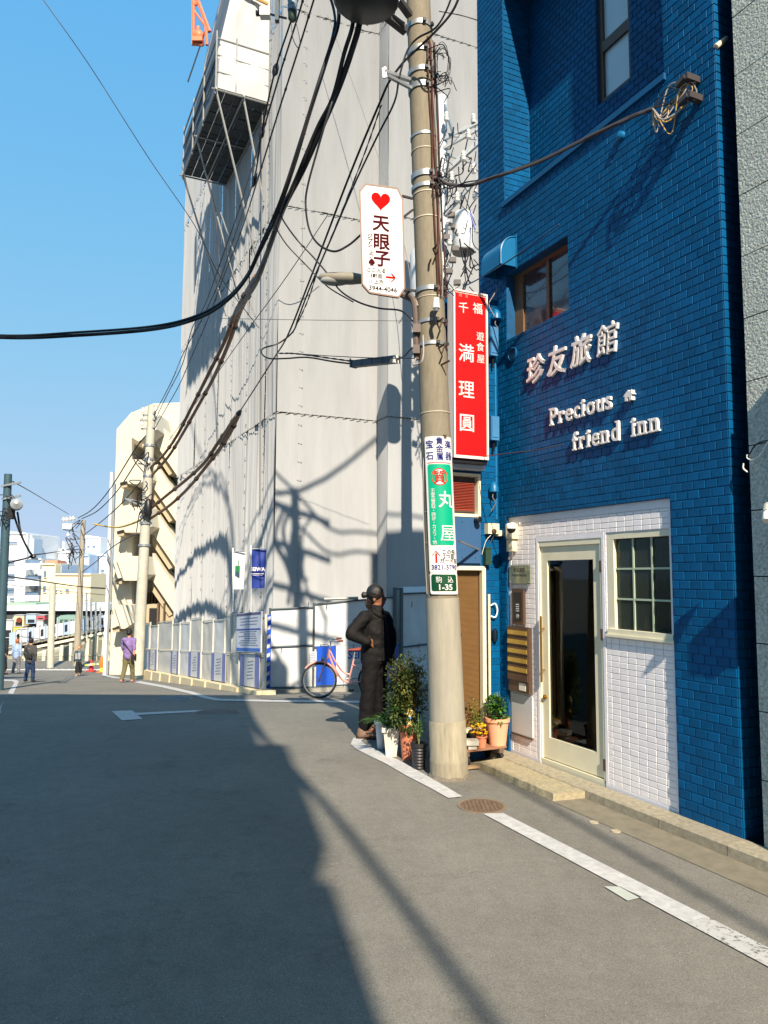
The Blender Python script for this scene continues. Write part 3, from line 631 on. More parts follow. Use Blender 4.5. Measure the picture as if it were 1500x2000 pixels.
for z, a, m2, lab in ((4.66, .05, blueh, 'upper blue cable cap at the head of the wall pipe'), (2.75, .10, blueh, 'lower blue cable cap above the cream motion sensor')):
    t = thing('cable_hood', lab, 'cap', AN.p(a, z, .05)); MB().lathe(AN.p(a, z-.04, .06), [(.055, 0), (.05, .05), (.03, .10), (.005, .115)], 14).build('cap', m2, t, 40)
    MB().tube(spline([AN.p(a, z-.03, .06), AN.p(a+.03, z-.10, .08), AN.p(a+.0, z-.16, .09), AN.p(a+.04, z-.25, .06)]), .006, 5).build('cable', mat('grey_cable', S(110, 100, 95), .6), t)
t = thing('spotlight', 'small black spotlight under the red louvre window', 'lamp', AN.p(.32, 2.40, .06)); MB().lathe(AN.p(.315, 2.405, .03), [(.02, 0), (.03, .02), (.034, .08), (.026, .085)], 14, AN.n).build('body', black, t, 40); MB().lathe(AN.p(.315, 2.405, .115), [(.026, 0), (.02, -.01)], 14, AN.n).build('lens', mat('lamp_glass', S(60, 70, 80), .1), t)
t = thing('strut', 'grey metal strut with thin wires between the pole and the annex', 'bracket', AN.p(.4, 2.1, .2)); MB().bar(at(895, 1056, 7.3), at(942, 1077, 8.0), .022, .014).build('bar', steel, t); MB().tube([at(935, 1036, 7.9), at(951, 1070, 8.0)], .006, 5).build('rod', steel, t); MB().tube([at(965, 1045, 7.9), at(952, 1072, 8.0)], .004, 5).build('wire', steel, t); MB().ball(at(954, 1080, 8.0), .022, n=8, m=6).build('joint', wp, t)
t = thing('conduit_box', 'dark green cable trough on the annex above the screen door', 'box', AN.p(.2, 2.0, .05)); MB().pbox(AN, .15, .215, 1.93, 2.10, .01, .07).build('trough', mat('dark_green', S(38, 62, 48), .5), t); MB().pbox(AN, .145, .22, 2.10, 2.115, .005, .078).build('cover', mat('dark_green', S(38, 62, 48), .5), t)
t = thing('doorbell_cover', 'small dark rain cover on the blue tiles near the screen door', 'box', AN.p(.08, 1.2, 0)); MB().lathe(AN.p(.085, 1.12, .03), [(.02, 0), (.035, .05), (.03, .12), (.008, .14)], 12).build('cover', mat('navy_plastic', S(18, 30, 44), .35), t, 40)
# ---------------------------------------------------------------- granite building on the right
gran = mat('granite', S(132, 138, 132), .8, .0, 48, bump=1.1, bscale=60, col2=S(214, 220, 208), isl=.04)
gb = thing('granite_building', 'grey rough granite fronted building at the right edge', 'building', FA.p(-1.5, 0, 0))
GA = Plane(FA.p(0, 0, -.01), FA.e, FA.n)
mb = MB(); mb.quad(GA.p(-9, -.1, -.012), GA.p(-.155, -.1, -.012), GA.p(-.155, 13.4, -.012), GA.p(-9, 13.4, -.012)); mb.quad(GA.p(-.155, -.1, -.012), GA.p(-.155, -.1, -4), GA.p(-.155, 13.4, -4), GA.p(-.155, 13.4, -.012)); mb.quad(GA.p(-9, 13.4, -.012), GA.p(-.155, 13.4, -.012), GA.p(-.155, 13.4, -4), GA.p(-9, 13.4, -4)); mb.quad(GA.p(-9, -.1, -4), GA.p(-9, 13.4, -4), GA.p(-9, 13.4, -.012), GA.p(-9, -.1, -.012))
mb.build('wall', mat('granite_joint', S(34, 36, 34), .9), gb)
zr = -.02; row = 0
while zr < 11.5:
    b = -.152; w_ = .32 if row % 2 else .88; 
    while b > -4.6:
        a0 = b-w_; w_ = .9
        if zr < 7.2 and a0 > -2.6: MB().pbox(GA, a0+.004, b-.004, zr+.0035, zr+.4535, -.01, R.uniform(.003, .006)).build('granite_panel', gran, gb)
        else: MB().pbox(GA, a0+.004, b-.004, zr+.0035, zr+.4535, -.01, .004).build('granite_panel', gran, gb)
        b = a0
    zr += .4585; row += 1
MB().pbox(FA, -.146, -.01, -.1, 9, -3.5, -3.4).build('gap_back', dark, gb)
MB().pbox(FA, -1.30, -1.22, -.1, 3.85, -.01, .26).build('shade_fin', mat('granite_joint', S(34, 36, 34), .9), gb)  # unseen fin added only to shade the lower granite panels
t = thing('wall_box', 'unseen box added on the granite wall to shadow the inn', 'box', FA.p(-.85, 2.0, .1)); MB().pbox(FA, -.95, -.72, 2.02, 2.26, -.004, .26).build('case', steel, t); MB().pbox(FA, -.95, -.72, 1.96, 2.01, .05, .22).build('lower_block', black, t)  # out of view, added to throw a shadow band across the inn front
t = thing('wall_lamp', 'white spotlight with ribbed head on the granite wall', 'lamp', at(1497, 1020, 4.6)); c = at(1499, 1018, 4.75)
MB().lathe(c, [(.028, 0), (.034, .01), (.034, .06), (.026, .07), (.026, .13)], 16, V((.25, .3, .6))).build('head', wp, t, 40)
for k_ in range(5): MB().lathe(c+V((.25, .3, .6)).normalized()*(.075+k_*.012), [(.034, 0), (.034, .004)], 14, V((.25, .3, .6))).build('fin', wp, t)
for pts, r_, m2, lab in (([(1459, 888), (1460, 895), (1470, 898), (1485, 888), (1500, 862)], .005, wp, 'white loop of cable on the granite wall, upper one'), ([(1452, 905), (1452, 915), (1460, 922)], .005, wp, 'short white cable end on the granite wall, lower one'), ([(1462, 890), (1475, 870), (1490, 862), (1500, 861)], .005, black, 'black cable curving along a granite joint')):
    tag(MB().tube(spline([FA.p(*FA.m(x, y, .03), .03) for x, y in pts]), r_, 6).build('cable', m2, loc=FA.p(-.2, 2.7, .03)), lab, 'cable')
t = thing('rain_pipe', 'cream gutter elbow at the top of the narrow gap', 'pipe', at(1415, 85, 5.4)); mb = MB(); mb.tube(spline([at(1398, 92, 5.30), at(1408, 84, 5.32), at(1420, 72, 5.40)]), .022, 8); mb.build('elbow', crp, t, 50); MB().tube([at(1420, 72, 5.4), at(1424, 110, 5.45)], .02, 8).build('downpipe', mat('grey_pipe', S(150, 145, 150), .5), t, 50); MB().tube([at(1418, 78, 5.39), at(1421, 66, 5.41)], .027, 8).build('collar', crp, t)
t = thing('cable_bracket', 'cluster of coiled service cables on brackets high on the inn', 'bracket', FA.p(.4, 5.6, .1))
for px, py in ((1345, 152), (1350, 188)):
    c = FA.p(*FA.m(px, py, .10), .10); mb = MB(); mb.bar(c-FA.n*.1, c+FA.n*.04, .05, .05); mb.bar(c+FA.n*.03, c+FA.n*.03+FA.e*.09+V((0, 0, -.02)), .045, .035); mb.build('bracket', mat('dark_steel', S(64, 60, 60), .5, .2, 20), t)
wirecols = [mat('cable_black', (.015, .015, .017), .5), mat('cable_grey', S(150, 145, 140), .5), mat('cable_tan', S(196, 160, 90), .5)]
hub = FA.p(*FA.m(1275, 212, .16), .16)
for k_ in range(15):
    c1 = FA.p(*FA.m(R.uniform(1300, 1355), R.uniform(165, 205), .1), R.uniform(.04, .14)); c2 = FA.p(*FA.m(R.uniform(1275, 1310), R.uniform(215, 262), .14), R.uniform(.08, .2)); c3 = FA.p(*FA.m(R.uniform(1340, 1355), R.choice((160, 195)), .1), .08)
    MB().tube(spline([hub, c2, c1, c3] if k_ % 3 else [hub, c1, c3]), R.uniform(.004, .007), 5).build('coiled_cable', wirecols[k_ % 3], t)
# ================================================================ building wrapped in construction sheets
sheet_m = mat('net_sheet', S(184, 186, 187), .85, .08, .9, bump=.45, bscale=4, spec=.2, trans=.10, drough=1.0, stretch=(3, 3, .4))
sheet_i = mat('construction_core', S(150, 150, 148), .9)
C0 = at(540, 808, 17.5)
WB = Plane((C0.x, C0.y), (2.4, 1)); _vA = ray(60, 1126); WA = Plane((C0.x, C0.y), (_vA.x, _vA.y), (-_vA.y, _vA.x))
a1 = WB.m(737, 820)[0]; P1 = WB.p(a1, 0)
JG = Plane((P1.x, P1.y), (-WA.e.x, -WA.e.y), (-WA.n.x*-1, -WA.n.y*-1)); lo_, hi_ = 0, 3
for _ in range(40):
    m_ = (lo_+hi_)/2; q = JG.p(m_, 5.5); v_ = q-V((0, 0, H)); px_ = 750+FP*v_.dot(_r)/v_.dot(_f)
    if px_ < 757: lo_ = m_
    else: hi_ = m_
JL = lo_; P2 = JG.p(JL, 0); WC = Plane((P2.x, P2.y), (2.4, 1))
ROWS = [(-1.5, 5.72), (5.72, 10.9), (10.9, 16.1), (16.1, 22.5)]
cb = thing('wrapped_building', 'tall building wrapped in pale grey construction sheets', 'building', WB.p(0, -.6, -2))
def sheet(pl, a0, a1, z0, z1, alim=None, ph=0, amp=.022):
    pleat = pl is WA; nx, nz = max(3, int((a1-a0)/(.030 if pleat else .13))), max(6, int((z1-z0)/.45)); mb = MB(); g_ = .002
    fz = R.uniform(0, 9)
    for j in range(nz+1):
        z = z0+.012+(z1-z0-.024)*j/nz
        for i in range(nx+1):
            t = i/nx; A0 = a0+g_; A1 = a1-g_
            if alim: A0 = min(A0, alim(z)); A1 = min(A1, alim(z))
            a = A0+(A1-A0)*t
            b = math.sin(math.pi*t)*.022*math.sin(math.pi*j/nz) + amp*noise.noise(V((a*2.2+fz, z*.25, ph)))*2.2 + .006*noise.noise(V((a*7, z*.9, fz)))
            if pleat: b += (.030*noise.noise(V((a*7.3, z*.10, 3)))+.018*noise.noise(V((a*13.1, z*.2, 8))))*(.75+.5*noise.noise(V((a*.4, z*.5, 1))))
            mb.v.append(pl.p(a, z, b))
    for j in range(nz):
        for i in range(nx):
            k_ = j*(nx+1)+i; mb.f.append((k_, k_+1, k_+nx+2, k_+nx+1))
    return mb.build('sheet', sheet_m, cb, True)
ties = MB(); laces = MB()
tie_m = mat('eyelet', S(148, 148, 146), .6); lace_m = mat('lace', S(140, 137, 130), .8)
def face(pl, seams, alim=None, dots=True):
    for r_, (z0, z1) in enumerate(ROWS):
        for a, b in zip(seams, seams[1:]): sheet(pl, a, b, z0, z1, alim, r_)
        for a in seams[1:-1] if dots else []:
            z = z0+.2
            while z < min(z1, 17):
                ties.pbox(pl, a-.05, a-.03, z, z+.012, .012, .03); ties.pbox(pl, a+.03, a+.05, z, z+.012, .012, .03); ties.pbox(pl, a-.03, a+.03, z+.003, z+.009, .022, .028); z += .45
        a = seams[0]
        while a < seams[-1] and r_:
            if not (alim and alim(z0) < a): laces.bar(pl.p(a, z0-.02, .03), pl.p(a+.11, z0+.02, .035), .012)
            a += R.uniform(.16, .24)
face(WB, [0, WB.m(585, 900)[0], a1])
face(WC, [0, WC.m(830, 900)[0], 2.7, 4.4, 6.2])
face(JG, [0, JL], dots=False)
aL = WA.m(350, 800)[0]; zt = WA.m(397, 118)[1]; aT0 = WA.m(400, 118)[0]; aT1 = WA.m(432, 0)[0]; zT1 = WA.m(432, 0)[1]
alim = lambda z: aL if z < zt-1.6 else aL+(aT0-aL)*min(1, (z-zt+1.6)/1.0) if z < zt else aT0+(aT1-aT0)*min(1.3, (z-zt)/(zT1-zt))
sm = [0, .95]; 
while sm[-1]+1.8 < aL: sm.append(sm[-1]+1.8)
sm[-1] = aL
face(WA, sm, alim)
ties.build('sheet_ties', tie_m, cb, kind='stuff'); laces.build('lacing', lace_m, cb, kind='stuff')
core = MB()
zc = 21
cA = [WA.p(aL-.2, 0, -.35), WA.p(.35, 0, -.35), WB.p(.35, 0, -.35), WB.p(a1+.1, 0, -.35), WC.p(.3, 0, -.35), WC.p(6, 0, -.35), WC.p(6, 0, -9), WA.p(aL-.2, 0, -6)]
for p_, q_ in zip(cA, cA[1:]+cA[:1]): core.quad(p_+V((0, 0, -2)), q_+V((0, 0, -2)), q_+V((0, 0, 13 if p_ is cA[0] or q_ is cA[0] else zc)), p_+V((0, 0, 13 if p_ is cA[0] or q_ is cA[0] else zc)))
core.build('core_wall', sheet_i, cb)
mb = MB()
for z in (3.4,): mb.bar(WB.p(0, z, .05), WB.p(.1, z, .05), .01)
# thin vertical rope lines hanging over the corner
tag(MB().tube([at(513, 60, 18.6), at(511, 500, 18.6), at(508, 1000, 18.6)], .012, 4).build('rope', lace_m, loc=at(511, 500, 18.6)), 'thin rope hanging straight down the left face of the wrapped building', 'rope')
tag(MB().tube(spline([at(640, 30, 16.9), at(720, 250, 16.9), at(790, 480, 16.9), at(810, 640, 16.9)]), .008, 4).build('rope', lace_m, loc=at(720, 250, 16.9)), 'thin slanting rope across the sheets left of the utility pole', 'rope')
# ---------------------------------------------------------------- hanging scaffold platform
sp = thing('scaffold_platform', 'cantilevered scaffold platform with black decking high on the wrapped building', 'scaffold', WA.p(3.3, 13.6, .7))
A0, A1, ZP, OW = 1.07, 5.6, 14.15, 1.42
deck = mat('black_deck', (.06, .066, .07), .8, .4, 12, bump=.5, bscale=30); gal = mat('scaffold_tube', S(150, 150, 145), .45, .15, 15, metal=.4)
nr, nc = 9, 5
for i in range(nr):
    for j in range(nc):
        a_, b_ = A0+(A1-A0)*i/nr, A0+(A1-A0)*(i+1)/nr; o0, o1 = .05+(OW-.05)*j/nc, .05+(OW-.05)*(j+1)/nc
        MB().pbox(WA, a_+.02, b_-.02, ZP+R.uniform(-.01, .01), ZP+.05, o0+.012, o1-.012).build('deck_board', deck, sp)
def T(*pts, r=.024, nm='tube', m=gal, par=sp): return MB().tube(pts, r, 6).build(nm, m, par, 50)
for o in (.05, OW/2, OW): T(WA.p(A0-.1, ZP-.06, o), WA.p(A1+.1, ZP-.06, o), nm='bearer')
for a in (A0, (A0+A1)/2, A1): T(WA.p(a, ZP-.03, 0), WA.p(a, ZP-.03, OW+.1), nm='bearer')
for a in (A0, A0+1.5, A0+3, A1):
    T(WA.p(a, ZP-.15, OW), WA.p(a, ZP+1.55, OW), nm='post')
for z in (.45, .9, 1.35): T(WA.p(A0, ZP+z, OW), WA.p(A1, ZP+z, OW), nm='guard_rail'); T(WA.p(A0, ZP+z, .05), WA.p(A0, ZP+z, OW), nm='guard_rail')
T(WA.p(A0, ZP, .9), WA.p(A0, ZP+1.5, .9), nm='post')
for a in (A0+.02, A0+.02, A0+2.6, A1-.1): pass
T(WA.p(A0, ZP, OW), WA.p(A0+.6, ZP-4.2, .06), r=.03, nm='brace'); T(WA.p(A0, ZP, OW*.5), WA.p(A0+.2, ZP-2.6, .06), r=.03, nm='brace'); T(WA.p(A0+2.4, ZP, OW), WA.p(A0+2.6, ZP-4.4, .06), r=.03, nm='brace'); T(WA.p(A1, ZP, OW), WA.p(A1-.4, ZP-4.4, .06), r=.03, nm='brace')
T(WA.p(A0+2.4, ZP-2, .7), WA.p(A0+.8, ZP-5.5, .06), r=.02, nm='brace')
tarp = mat('white_tarp', S(192, 194, 194), .7, .04, 3, bump=.5, bscale=4, trans=.15)
def cloth(name, pts, m, par, nx=10, nz=10, amp=.05, f=2.0, kind=None, th=0):
    """rippled cloth spanned by four corners bl, br, tr, tl"""
    bl, br, tr, tl = [V(p) for p in pts]; nn = (br-bl).cross(tl-bl).normalized(); mb = MB(); s_ = R.uniform(0, 50)
    for j in range(nz+1):
        for i in range(nx+1):
            u, v = i/nx, j/nz; p = bl.lerp(br, u).lerp(tl.lerp(tr, u), v)
            e_ = min(1, 4*min(u, 1-u)+.15)*min(1, 4*min(v, 1-v)+.15)
            mb.v.append(p+nn*(amp*e_*(noise.noise(V((p.x*f+s_, p.y*f, p.z*f*.7)))+.5*noise.noise(V((p.x*f*2.7+s_, p.y*f*2.7, p.z*f*1.3))))))
    for j in range(nz):
        for i in range(nx): k_ = j*(nx+1)+i; mb.f.append((k_, k_+1, k_+nx+2, k_+nx+1))
    return mb.build(name, m, par, True)
cloth('toe_sheet', [WA.p(A0-.01, ZP+.02, .05), WA.p(A0-.01, ZP+.02, OW-.05), WA.p(A0-.01, ZP+1.3, OW-.1), WA.p(A0-.01, ZP+1.3, .05)][::-1], tarp, sp)
cloth('toe_sheet', [WA.p(A0, ZP+.1, OW-.03), WA.p(A1, ZP+.1, OW-.03), WA.p(A1, ZP+1.2, OW-.03), WA.p(A0, ZP+1.2, OW-.03)], mat('grey_net', S(120, 135, 150), .8, trans=.4), sp, 14, 5, .03)
tt = thing('tarpaulin', 'draped white tarpaulin rising above the scaffold platform', 'tarpaulin', WA.p(2, ZP+1.5, .6))
T0, T1 = WA.p(A0+.1, ZP+.9, OW-.02), WA.p(A0+.1, ZP+5.5, .55)
cloth('sheet', [WA.p(A0+.1, ZP+.9, .02), T0, T1, WA.p(A0+.1, ZP+5.5, .02)][::-1], tarp, tt, 14, 22, .16, 1.0)
cloth('sheet', [T0, WA.p(A1-.3, ZP+.9, OW-.02), WA.p(A1-1.2, ZP+5.5, .55), T1], mat('grey_net', S(120, 135, 150), .8, trans=.4), tt, 14, 16, .10, 1.0)
T(WA.p(A0, ZP+2.75, .1), WA.p(A0, ZP+2.9, 1.15), r=.045, nm='timber', m=mat('timber', S(215, 170, 110), .7), par=tt)
# crane with orange lattice
cr = thing('crane', 'orange lattice crane hanging beside the wrapped building', 'crane', at(385, 60, 21)); org = mat('crane_orange', S(226, 120, 80), .5, .1, 8)
cq = lambda x, y: at(x, y, 21)
for p_, q_, r_ in (((378, -40), (377, 88), .05), ((386, 0), (409, 62), .06), ((378, 20), (409, 62), .035), ((392, -30), (386, 6), .05), ((378, 10), (386, 6), .05), ((377, 85), (396, 88), .05), ((402, 50), (404, 88), .05)): T(cq(*p_), cq(*q_), r=r_, nm='strut', m=org, par=cr)
mb = MB(); mb.ball(cq(387, 68), .16, 1, .6, 1); mb.box(cq(387, 80), (.3, .25, .14)); mb.lathe(cq(387, 60), [(.06, 0), (.06, .12)], 10); mb.build('hook_block', org, cr, 40)
T(cq(401, 60), cq(367, 160), r=.02, nm='cable', m=wirecols[0], par=cr); T(cq(388, -30), cq(412, -50), r=.03, nm='strut', m=org, par=cr)
# ---------------------------------------------------------------- construction fence, street side
white_s = mat('fence_sheet', S(204, 206, 206), .7, .05, 3, bump=.5, bscale=5, trans=.12); grey_s = mat('fence_sheet_grey', S(200, 198, 190), .75, .06, 3, bump=.5, bscale=5, trans=.12)
frm = mat('fence_frame', S(186, 184, 172), .5, .1, 12); dfr = mat('fence_frame_dark', S(70, 82, 88), .5, .15, 12); navy = mat('navy_print', S(24, 50, 132), .6, .05, 5); lav = mat('faded_blue_print', S(108, 118, 170), .6, .08, 5)
ink = mat('print_grey', S(128, 134, 158), .7); inkd = mat('print_blue', S(40, 70, 160), .6)
p0, p1 = gnd(517, 1356), at(281, 1311, 27.5); FS = Plane((p0.x, p0.y), (p1-p0)[:2]); FS.n = V((-abs(FS.n.x), -abs(FS.n.y), 0)); FLEN = V((p1.x-p0.x, p1.y-p0.y, 0)).length
fs = thing('construction_fence', 'long sheeted construction fence running down the street', 'fence', p0)
def zat(pl, a): return p0.z+(p1.z-p0.z)*a/FLEN
posts = [0.0]+[FS.m(x, 1260)[0] for x in (469, 453, 440, 417, 395, 372, 352, 337, 309, 293)]+[FLEN]
HTOP, HMID, HB = 1.62, .80, .10
def htop(a): return HTOP+(.10 if int(a/1.7) % 2 else 0)
for k_, (a, b) in enumerate(zip(posts, posts[1:])):
    za, zb = zat(FS, a), zat(FS, b); h1 = htop((a+b)/2)
    m_ = grey_s if k_ % 3 else white_s
    cloth('sheet', [FS.p(a+.03, za+HMID+.03, 0), FS.p(b-.03, zb+HMID+.03, 0), FS.p(b-.03, zb+h1-.03, 0), FS.p(a+.03, za+h1-.03, 0)], m_, fs, 8, 8, .035, 3)
    cloth('sheet', [FS.p(a+.03, za+HB+.02, 0), FS.p(b-.03, zb+HB+.02, 0), FS.p(b-.03, zb+HMID-.03, 0), FS.p(a+.03, za+HMID-.03, 0)], m_, fs, 8, 8, .03, 3)
    for hh in (HB, HMID, h1): MB().bar(FS.p(a, za+hh, 0), FS.p(b, zb+hh, 0), .035).build('rail', frm, fs)
    MB().bar(FS.p(a, za, 0), FS.p(a, za+h1+.04, 0), .05).build('post', frm, fs)
MB().bar(FS.p(FLEN, zat(FS, FLEN), 0), FS.p(FLEN, zat(FS, FLEN)+HTOP, 0), .05).build('post', frm, fs)
def print_lines(pl, a0, a1, za, zb, z0, z1, m, par, o, rows=7, fill=.6, name='print'):
    mb = MB()
    for i in range(rows):
        t = (i+.5)/rows; z = z0+(z1-z0)*t; L_ = (a1-a0)*R.uniform(fill*.6, fill); s_ = a0+(a1-a0)*R.uniform(.08, .2)
        f_ = lambda a: za+(zb-za)*(a-a0)/(a1-a0)
        mb.hexa([pl.p(s_, f_(s_)+z, o), pl.p(s_+L_, f_(s_+L_)+z, o), pl.p(s_+L_, f_(s_+L_)+z, o-.004), pl.p(s_, f_(s_)+z, o-.004), pl.p(s_, f_(s_)+z+.018, o), pl.p(s_+L_, f_(s_+L_)+z+.018, o), pl.p(s_+L_, f_(s_+L_)+z+.018, o-.004), pl.p(s_, f_(s_)+z+.018, o-.004)])
    mb.build(name, m, par, kind='stuff')
labs = ['nearest', 'second', 'third', 'fourth', 'fifth']
for n_, (x0, x1) in enumerate(((512, 474), (445, 417), (395, 372), (352, 337), (309, 293))):
    a, b = FS.m(x0, 1300)[0], FS.m(x1, 1300)[0]; za, zb = zat(FS, a), zat(FS, b)
    t = thing('banner', '%s printed banner with blue side stripes on the lower half of the long fence' % labs[n_], 'banner', FS.p(a, za+.1, .05), 'banners on the street fence'); w_ = b-a
    mb = MB(); mb.hexa([FS.p(a, za+.12, .05), FS.p(b, zb+.12, .05), FS.p(b, zb+.12, .058), FS.p(a, za+.12, .058), FS.p(a, za+HMID, .05), FS.p(b, zb+HMID, .05), FS.p(b, zb+HMID, .058), FS.p(a, za+HMID, .058)]); mb.build('sheet', white_s, t)
    for s0, s1 in ((0, .22), (.78, 1)):
        c_, d_ = a+w_*s0, a+w_*s1; zc_, zd_ = zat(FS, c_), zat(FS, d_); mb = MB(); mb.hexa([FS.p(c_, zc_+.12, .0585), FS.p(d_, zd_+.12, .0585), FS.p(d_, zd_+.12, .062), FS.p(c_, zc_+.12, .062), FS.p(c_, zc_+HMID, .0585), FS.p(d_, zd_+HMID, .0585), FS.p(d_, zd_+HMID, .062), FS.p(c_, zc_+HMID, .062)]); mb.build('stripe', lav, t)
    print_lines(FS, a+w_*.25, b-w_*.25, za, zb, .25, HMID-.12, ink, t, .063, 6, .75)
# kerb of the fence
fk = thing('fence_kerb', 'x', 'x', p0); fk['kind'] = 'structure'; fk['label'] = 'beige concrete kerb below the construction fence'; del fk['category']
n_ = 10
for i in range(n_):
    a, b = -.25+(FLEN+.3)*i/n_, -.25+(FLEN+.3)*(i+1)/n_-.01; za, zb = zat(FS, a), zat(FS, b); mb = MB()
    mb.hexa([FS.p(a, za-.8, -.15), FS.p(b, zb-.8, -.15), FS.p(b, zb-.8, .28), FS.p(a, za-.8, .32), FS.p(a, za+.09, -.15), FS.p(b, zb+.09, -.15), FS.p(b, zb+.09, .22), FS.p(a, za+.09, .26)]); mb.build('kerb_stone', mat('fence_kerb_concrete', S(200, 186, 152), .85, .15, 9, bump=.5), fk)
# information board at the near end
t = thing('notice_board', 'construction notice board with blue header bars at the fence corner', 'sign', FS.p(.1, .3, .1)); a, b = .02, FS.m(470, 1240)[0]; za, zb = zat(FS, a), zat(FS, b)
bx = lambda z0, z1, o0, o1, A=a, B=b: MB().hexa([FS.p(A, zat(FS, A)+z0, o0), FS.p(B, zat(FS, B)+z0, o0), FS.p(B, zat(FS, B)+z0, o1), FS.p(A, zat(FS, A)+z0, o1), FS.p(A, zat(FS, A)+z1, o0), FS.p(B, zat(FS, B)+z1, o0), FS.p(B, zat(FS, B)+z1, o1), FS.p(A, zat(FS, A)+z1, o1)])
bx(.86, 1.72, .07, .10).build('board', mat('board_white', S(196, 202, 212), .5, .05, 4), t)
for z0, z1, m_ in ((1.66, 1.71, mat('plum', S(88, 84, 120), .6)), (1.34, 1.37, inkd), (.88, .95, mat('print_mid_blue', S(60, 110, 190), .6))): bx(z0, z1, .1005, .104, a+.03, b-.03).build('bar', m_, t)
print_lines(FS, a+.05, b-.05, za, zb, .98, 1.32, ink, t, .104, 7, .8); print_lines(FS, a+.05, b-.05, za, zb, 1.42, 1.62, ink, t, .104, 3, .8)
# blue striped post
c = gnd(521, 1352); t = thing('striped_post', 'blue and white striped padded post at the fence corner', 'post', c)
PR = MB(); PR.box(c+V((0, 0, .85)), (.15, .12, 1.68)); PR.build('pad', mat('post_blue', S(18, 78, 190), .5, .06, 9), t); MB().box(c+V((.0, 0, .01)), (.34, .2, .03)).build('foot', mat('post_blue', S(18, 78, 190), .5), t)
for k_ in range(8):
    z = .12+k_*.2; mb = MB(); y = -.0625; mb.hexa([c+V((-.068, y, z)), c+V((.068, y, z+.07)), c+V((.068, y-.003, z+.07)), c+V((-.068, y-.003, z)), c+V((-.068, y, z+.08)), c+V((.068, y, z+.15)), c+V((.068, y-.003, z+.15)), c+V((-.068, y-.003, z+.08))]); mb.build('stripe', white_s, t)
# ---------------------------------------------------------------- fence across the side street
q0 = gnd(526, 1352); q1 = q0+V((3.2, 1, 0)); FX = Plane((q0.x, q0.y), (q1-q0)[:2])
fx = thing('site_fence', 'white sheeted site fence behind the bicycle and the man in black', 'fence', q0)
xs = [526, 612, 770, 783, 850, 960]; ztop = {526: 1190, 612: 1180, 770: 1166, 783: 1160, 850: 1157, 960: 1152}
ap = [FX.m(x, 1260)[0] for x in xs]
def zy(x, y): return FX.m(x, y)[1]
for k_, (a, b) in enumerate(zip(ap, ap[1:])):
    ta, tb = zy(xs[k_], ztop[xs[k_]]), zy(xs[k_+1], ztop[xs[k_+1]]-(0 if k_ else -6)); ma, mb_ = zy(xs[k_], 1264), zy(xs[k_+1], 1260-(0 if k_ < 2 else 4)); ba, bb = zy(xs[k_], 1343), zy(xs[k_+1], 1342)
    if k_ == 2: ta = zy(770, 1150); tb = zy(783, 1150)
    else:
        cloth('sheet', [FX.p(a+.03, ma+.02, 0), FX.p(b-.02, mb_+.02, 0), FX.p(b-.02, tb-.02, 0), FX.p(a+.03, ta-.02, 0)], white_s, fx, 14, 10, .05, 2)
        cloth('sheet', [FX.p(a+.03, ba+.02, 0), FX.p(b-.02, bb+.02, 0), FX.p(b-.02, mb_-.02, 0), FX.p(a+.03, ma-.02, 0)], white_s, fx, 14, 10, .04, 2)
    for za_, zb_ in ((ta, tb), (ma, mb_), (ba, bb)): MB().tube([FX.p(a, za_, .02), FX.p(b, zb_, .02)], .022, 6).build('rail', dfr, fx)
    MB().tube([FX.p(a, ba-.25, .03), FX.p(a, ta+.03, .03)], .026 if k_ != 2 else .05, 6).build('post', dfr, fx)
    if k_ == 2: MB().tube([FX.p(b, ba-.25, .03), FX.p(b, ta+.03, .03)], .05, 6).build('post', dfr, fx)
mb = MB()
for k_ in range(26): a = ap[0]+(ap[-1]-ap[0])*k_/26+R.uniform(-.05, .05); z = zy(700, R.choice((1264, 1343, 1181))); mb.tube([FX.p(a, z-.07, .06), FX.p(a+.015, z+.07, .05)], .009, 4)
mb.build('clamps', dfr, fx, kind='stuff')
MB().pbox(FX, ap[0], ap[-1], zy(560, 1356), zy(560, 1345.5), -.12, .12).build('base_beam', mat('fence_base', S(150, 148, 138), .8, .15, 8), fx)
MB().tube([FX.p(FX.m(632, 1170)[0], zy(632, 1170), .05), FX.p(FX.m(698, 1168)[0], zy(698, 1168), .05)], .035, 8).build('loose_tube', gal, fx)
cloth('folded_sheet', [FX.p(ap[3]+.05, zy(785, 1158), -.1), FX.p(ap[4], zy(830, 1156), -.1), FX.p(ap[4], zy(830, 1145), -.3), FX.p(ap[3]+.05, zy(785, 1147), -.3)], white_s, fx, 8, 4, .05, 4)
t = thing('banner', 'blue and white company banner on the site fence behind the pink bicycle', 'banner', FX.p(FX.m(690, 1300)[0], .1, .06))
aa_ = [FX.m(x, 1300)[0] for x in (617, 655, 757, 776)]; z0, z1 = zy(617, 1338), zy(617, 1262)
MB().pbox(FX, aa_[0], aa_[3], z0, z1, .05, .056).build('sheet', white_s, t)
MB().pbox(FX, aa_[0], aa_[1], z0, z1, .0565, .06).build('blue_panel', mat('post_blue', S(18, 78, 190), .5), t); MB().pbox(FX, aa_[2], aa_[3], z0, z1, .0565, .06).build('blue_panel', mat('post_blue', S(18, 78, 190), .5), t)
mb = MB(); text_mb(mb, 'SEIWA', FX.p((aa_[1]+aa_[2])/2, zy(670, 1286), .057), FX.e, V((0, 0, 1)), .24, .002, .02); mb.build('lettering', inkd, t)
mb = MB(); text_mb(mb, 'CONSTRUCTION', FX.p((aa_[1]+aa_[2])/2, zy(670, 1297), .057), FX.e, V((0, 0, 1)), .07, .001, 0); mb.build('lettering', ink, t)
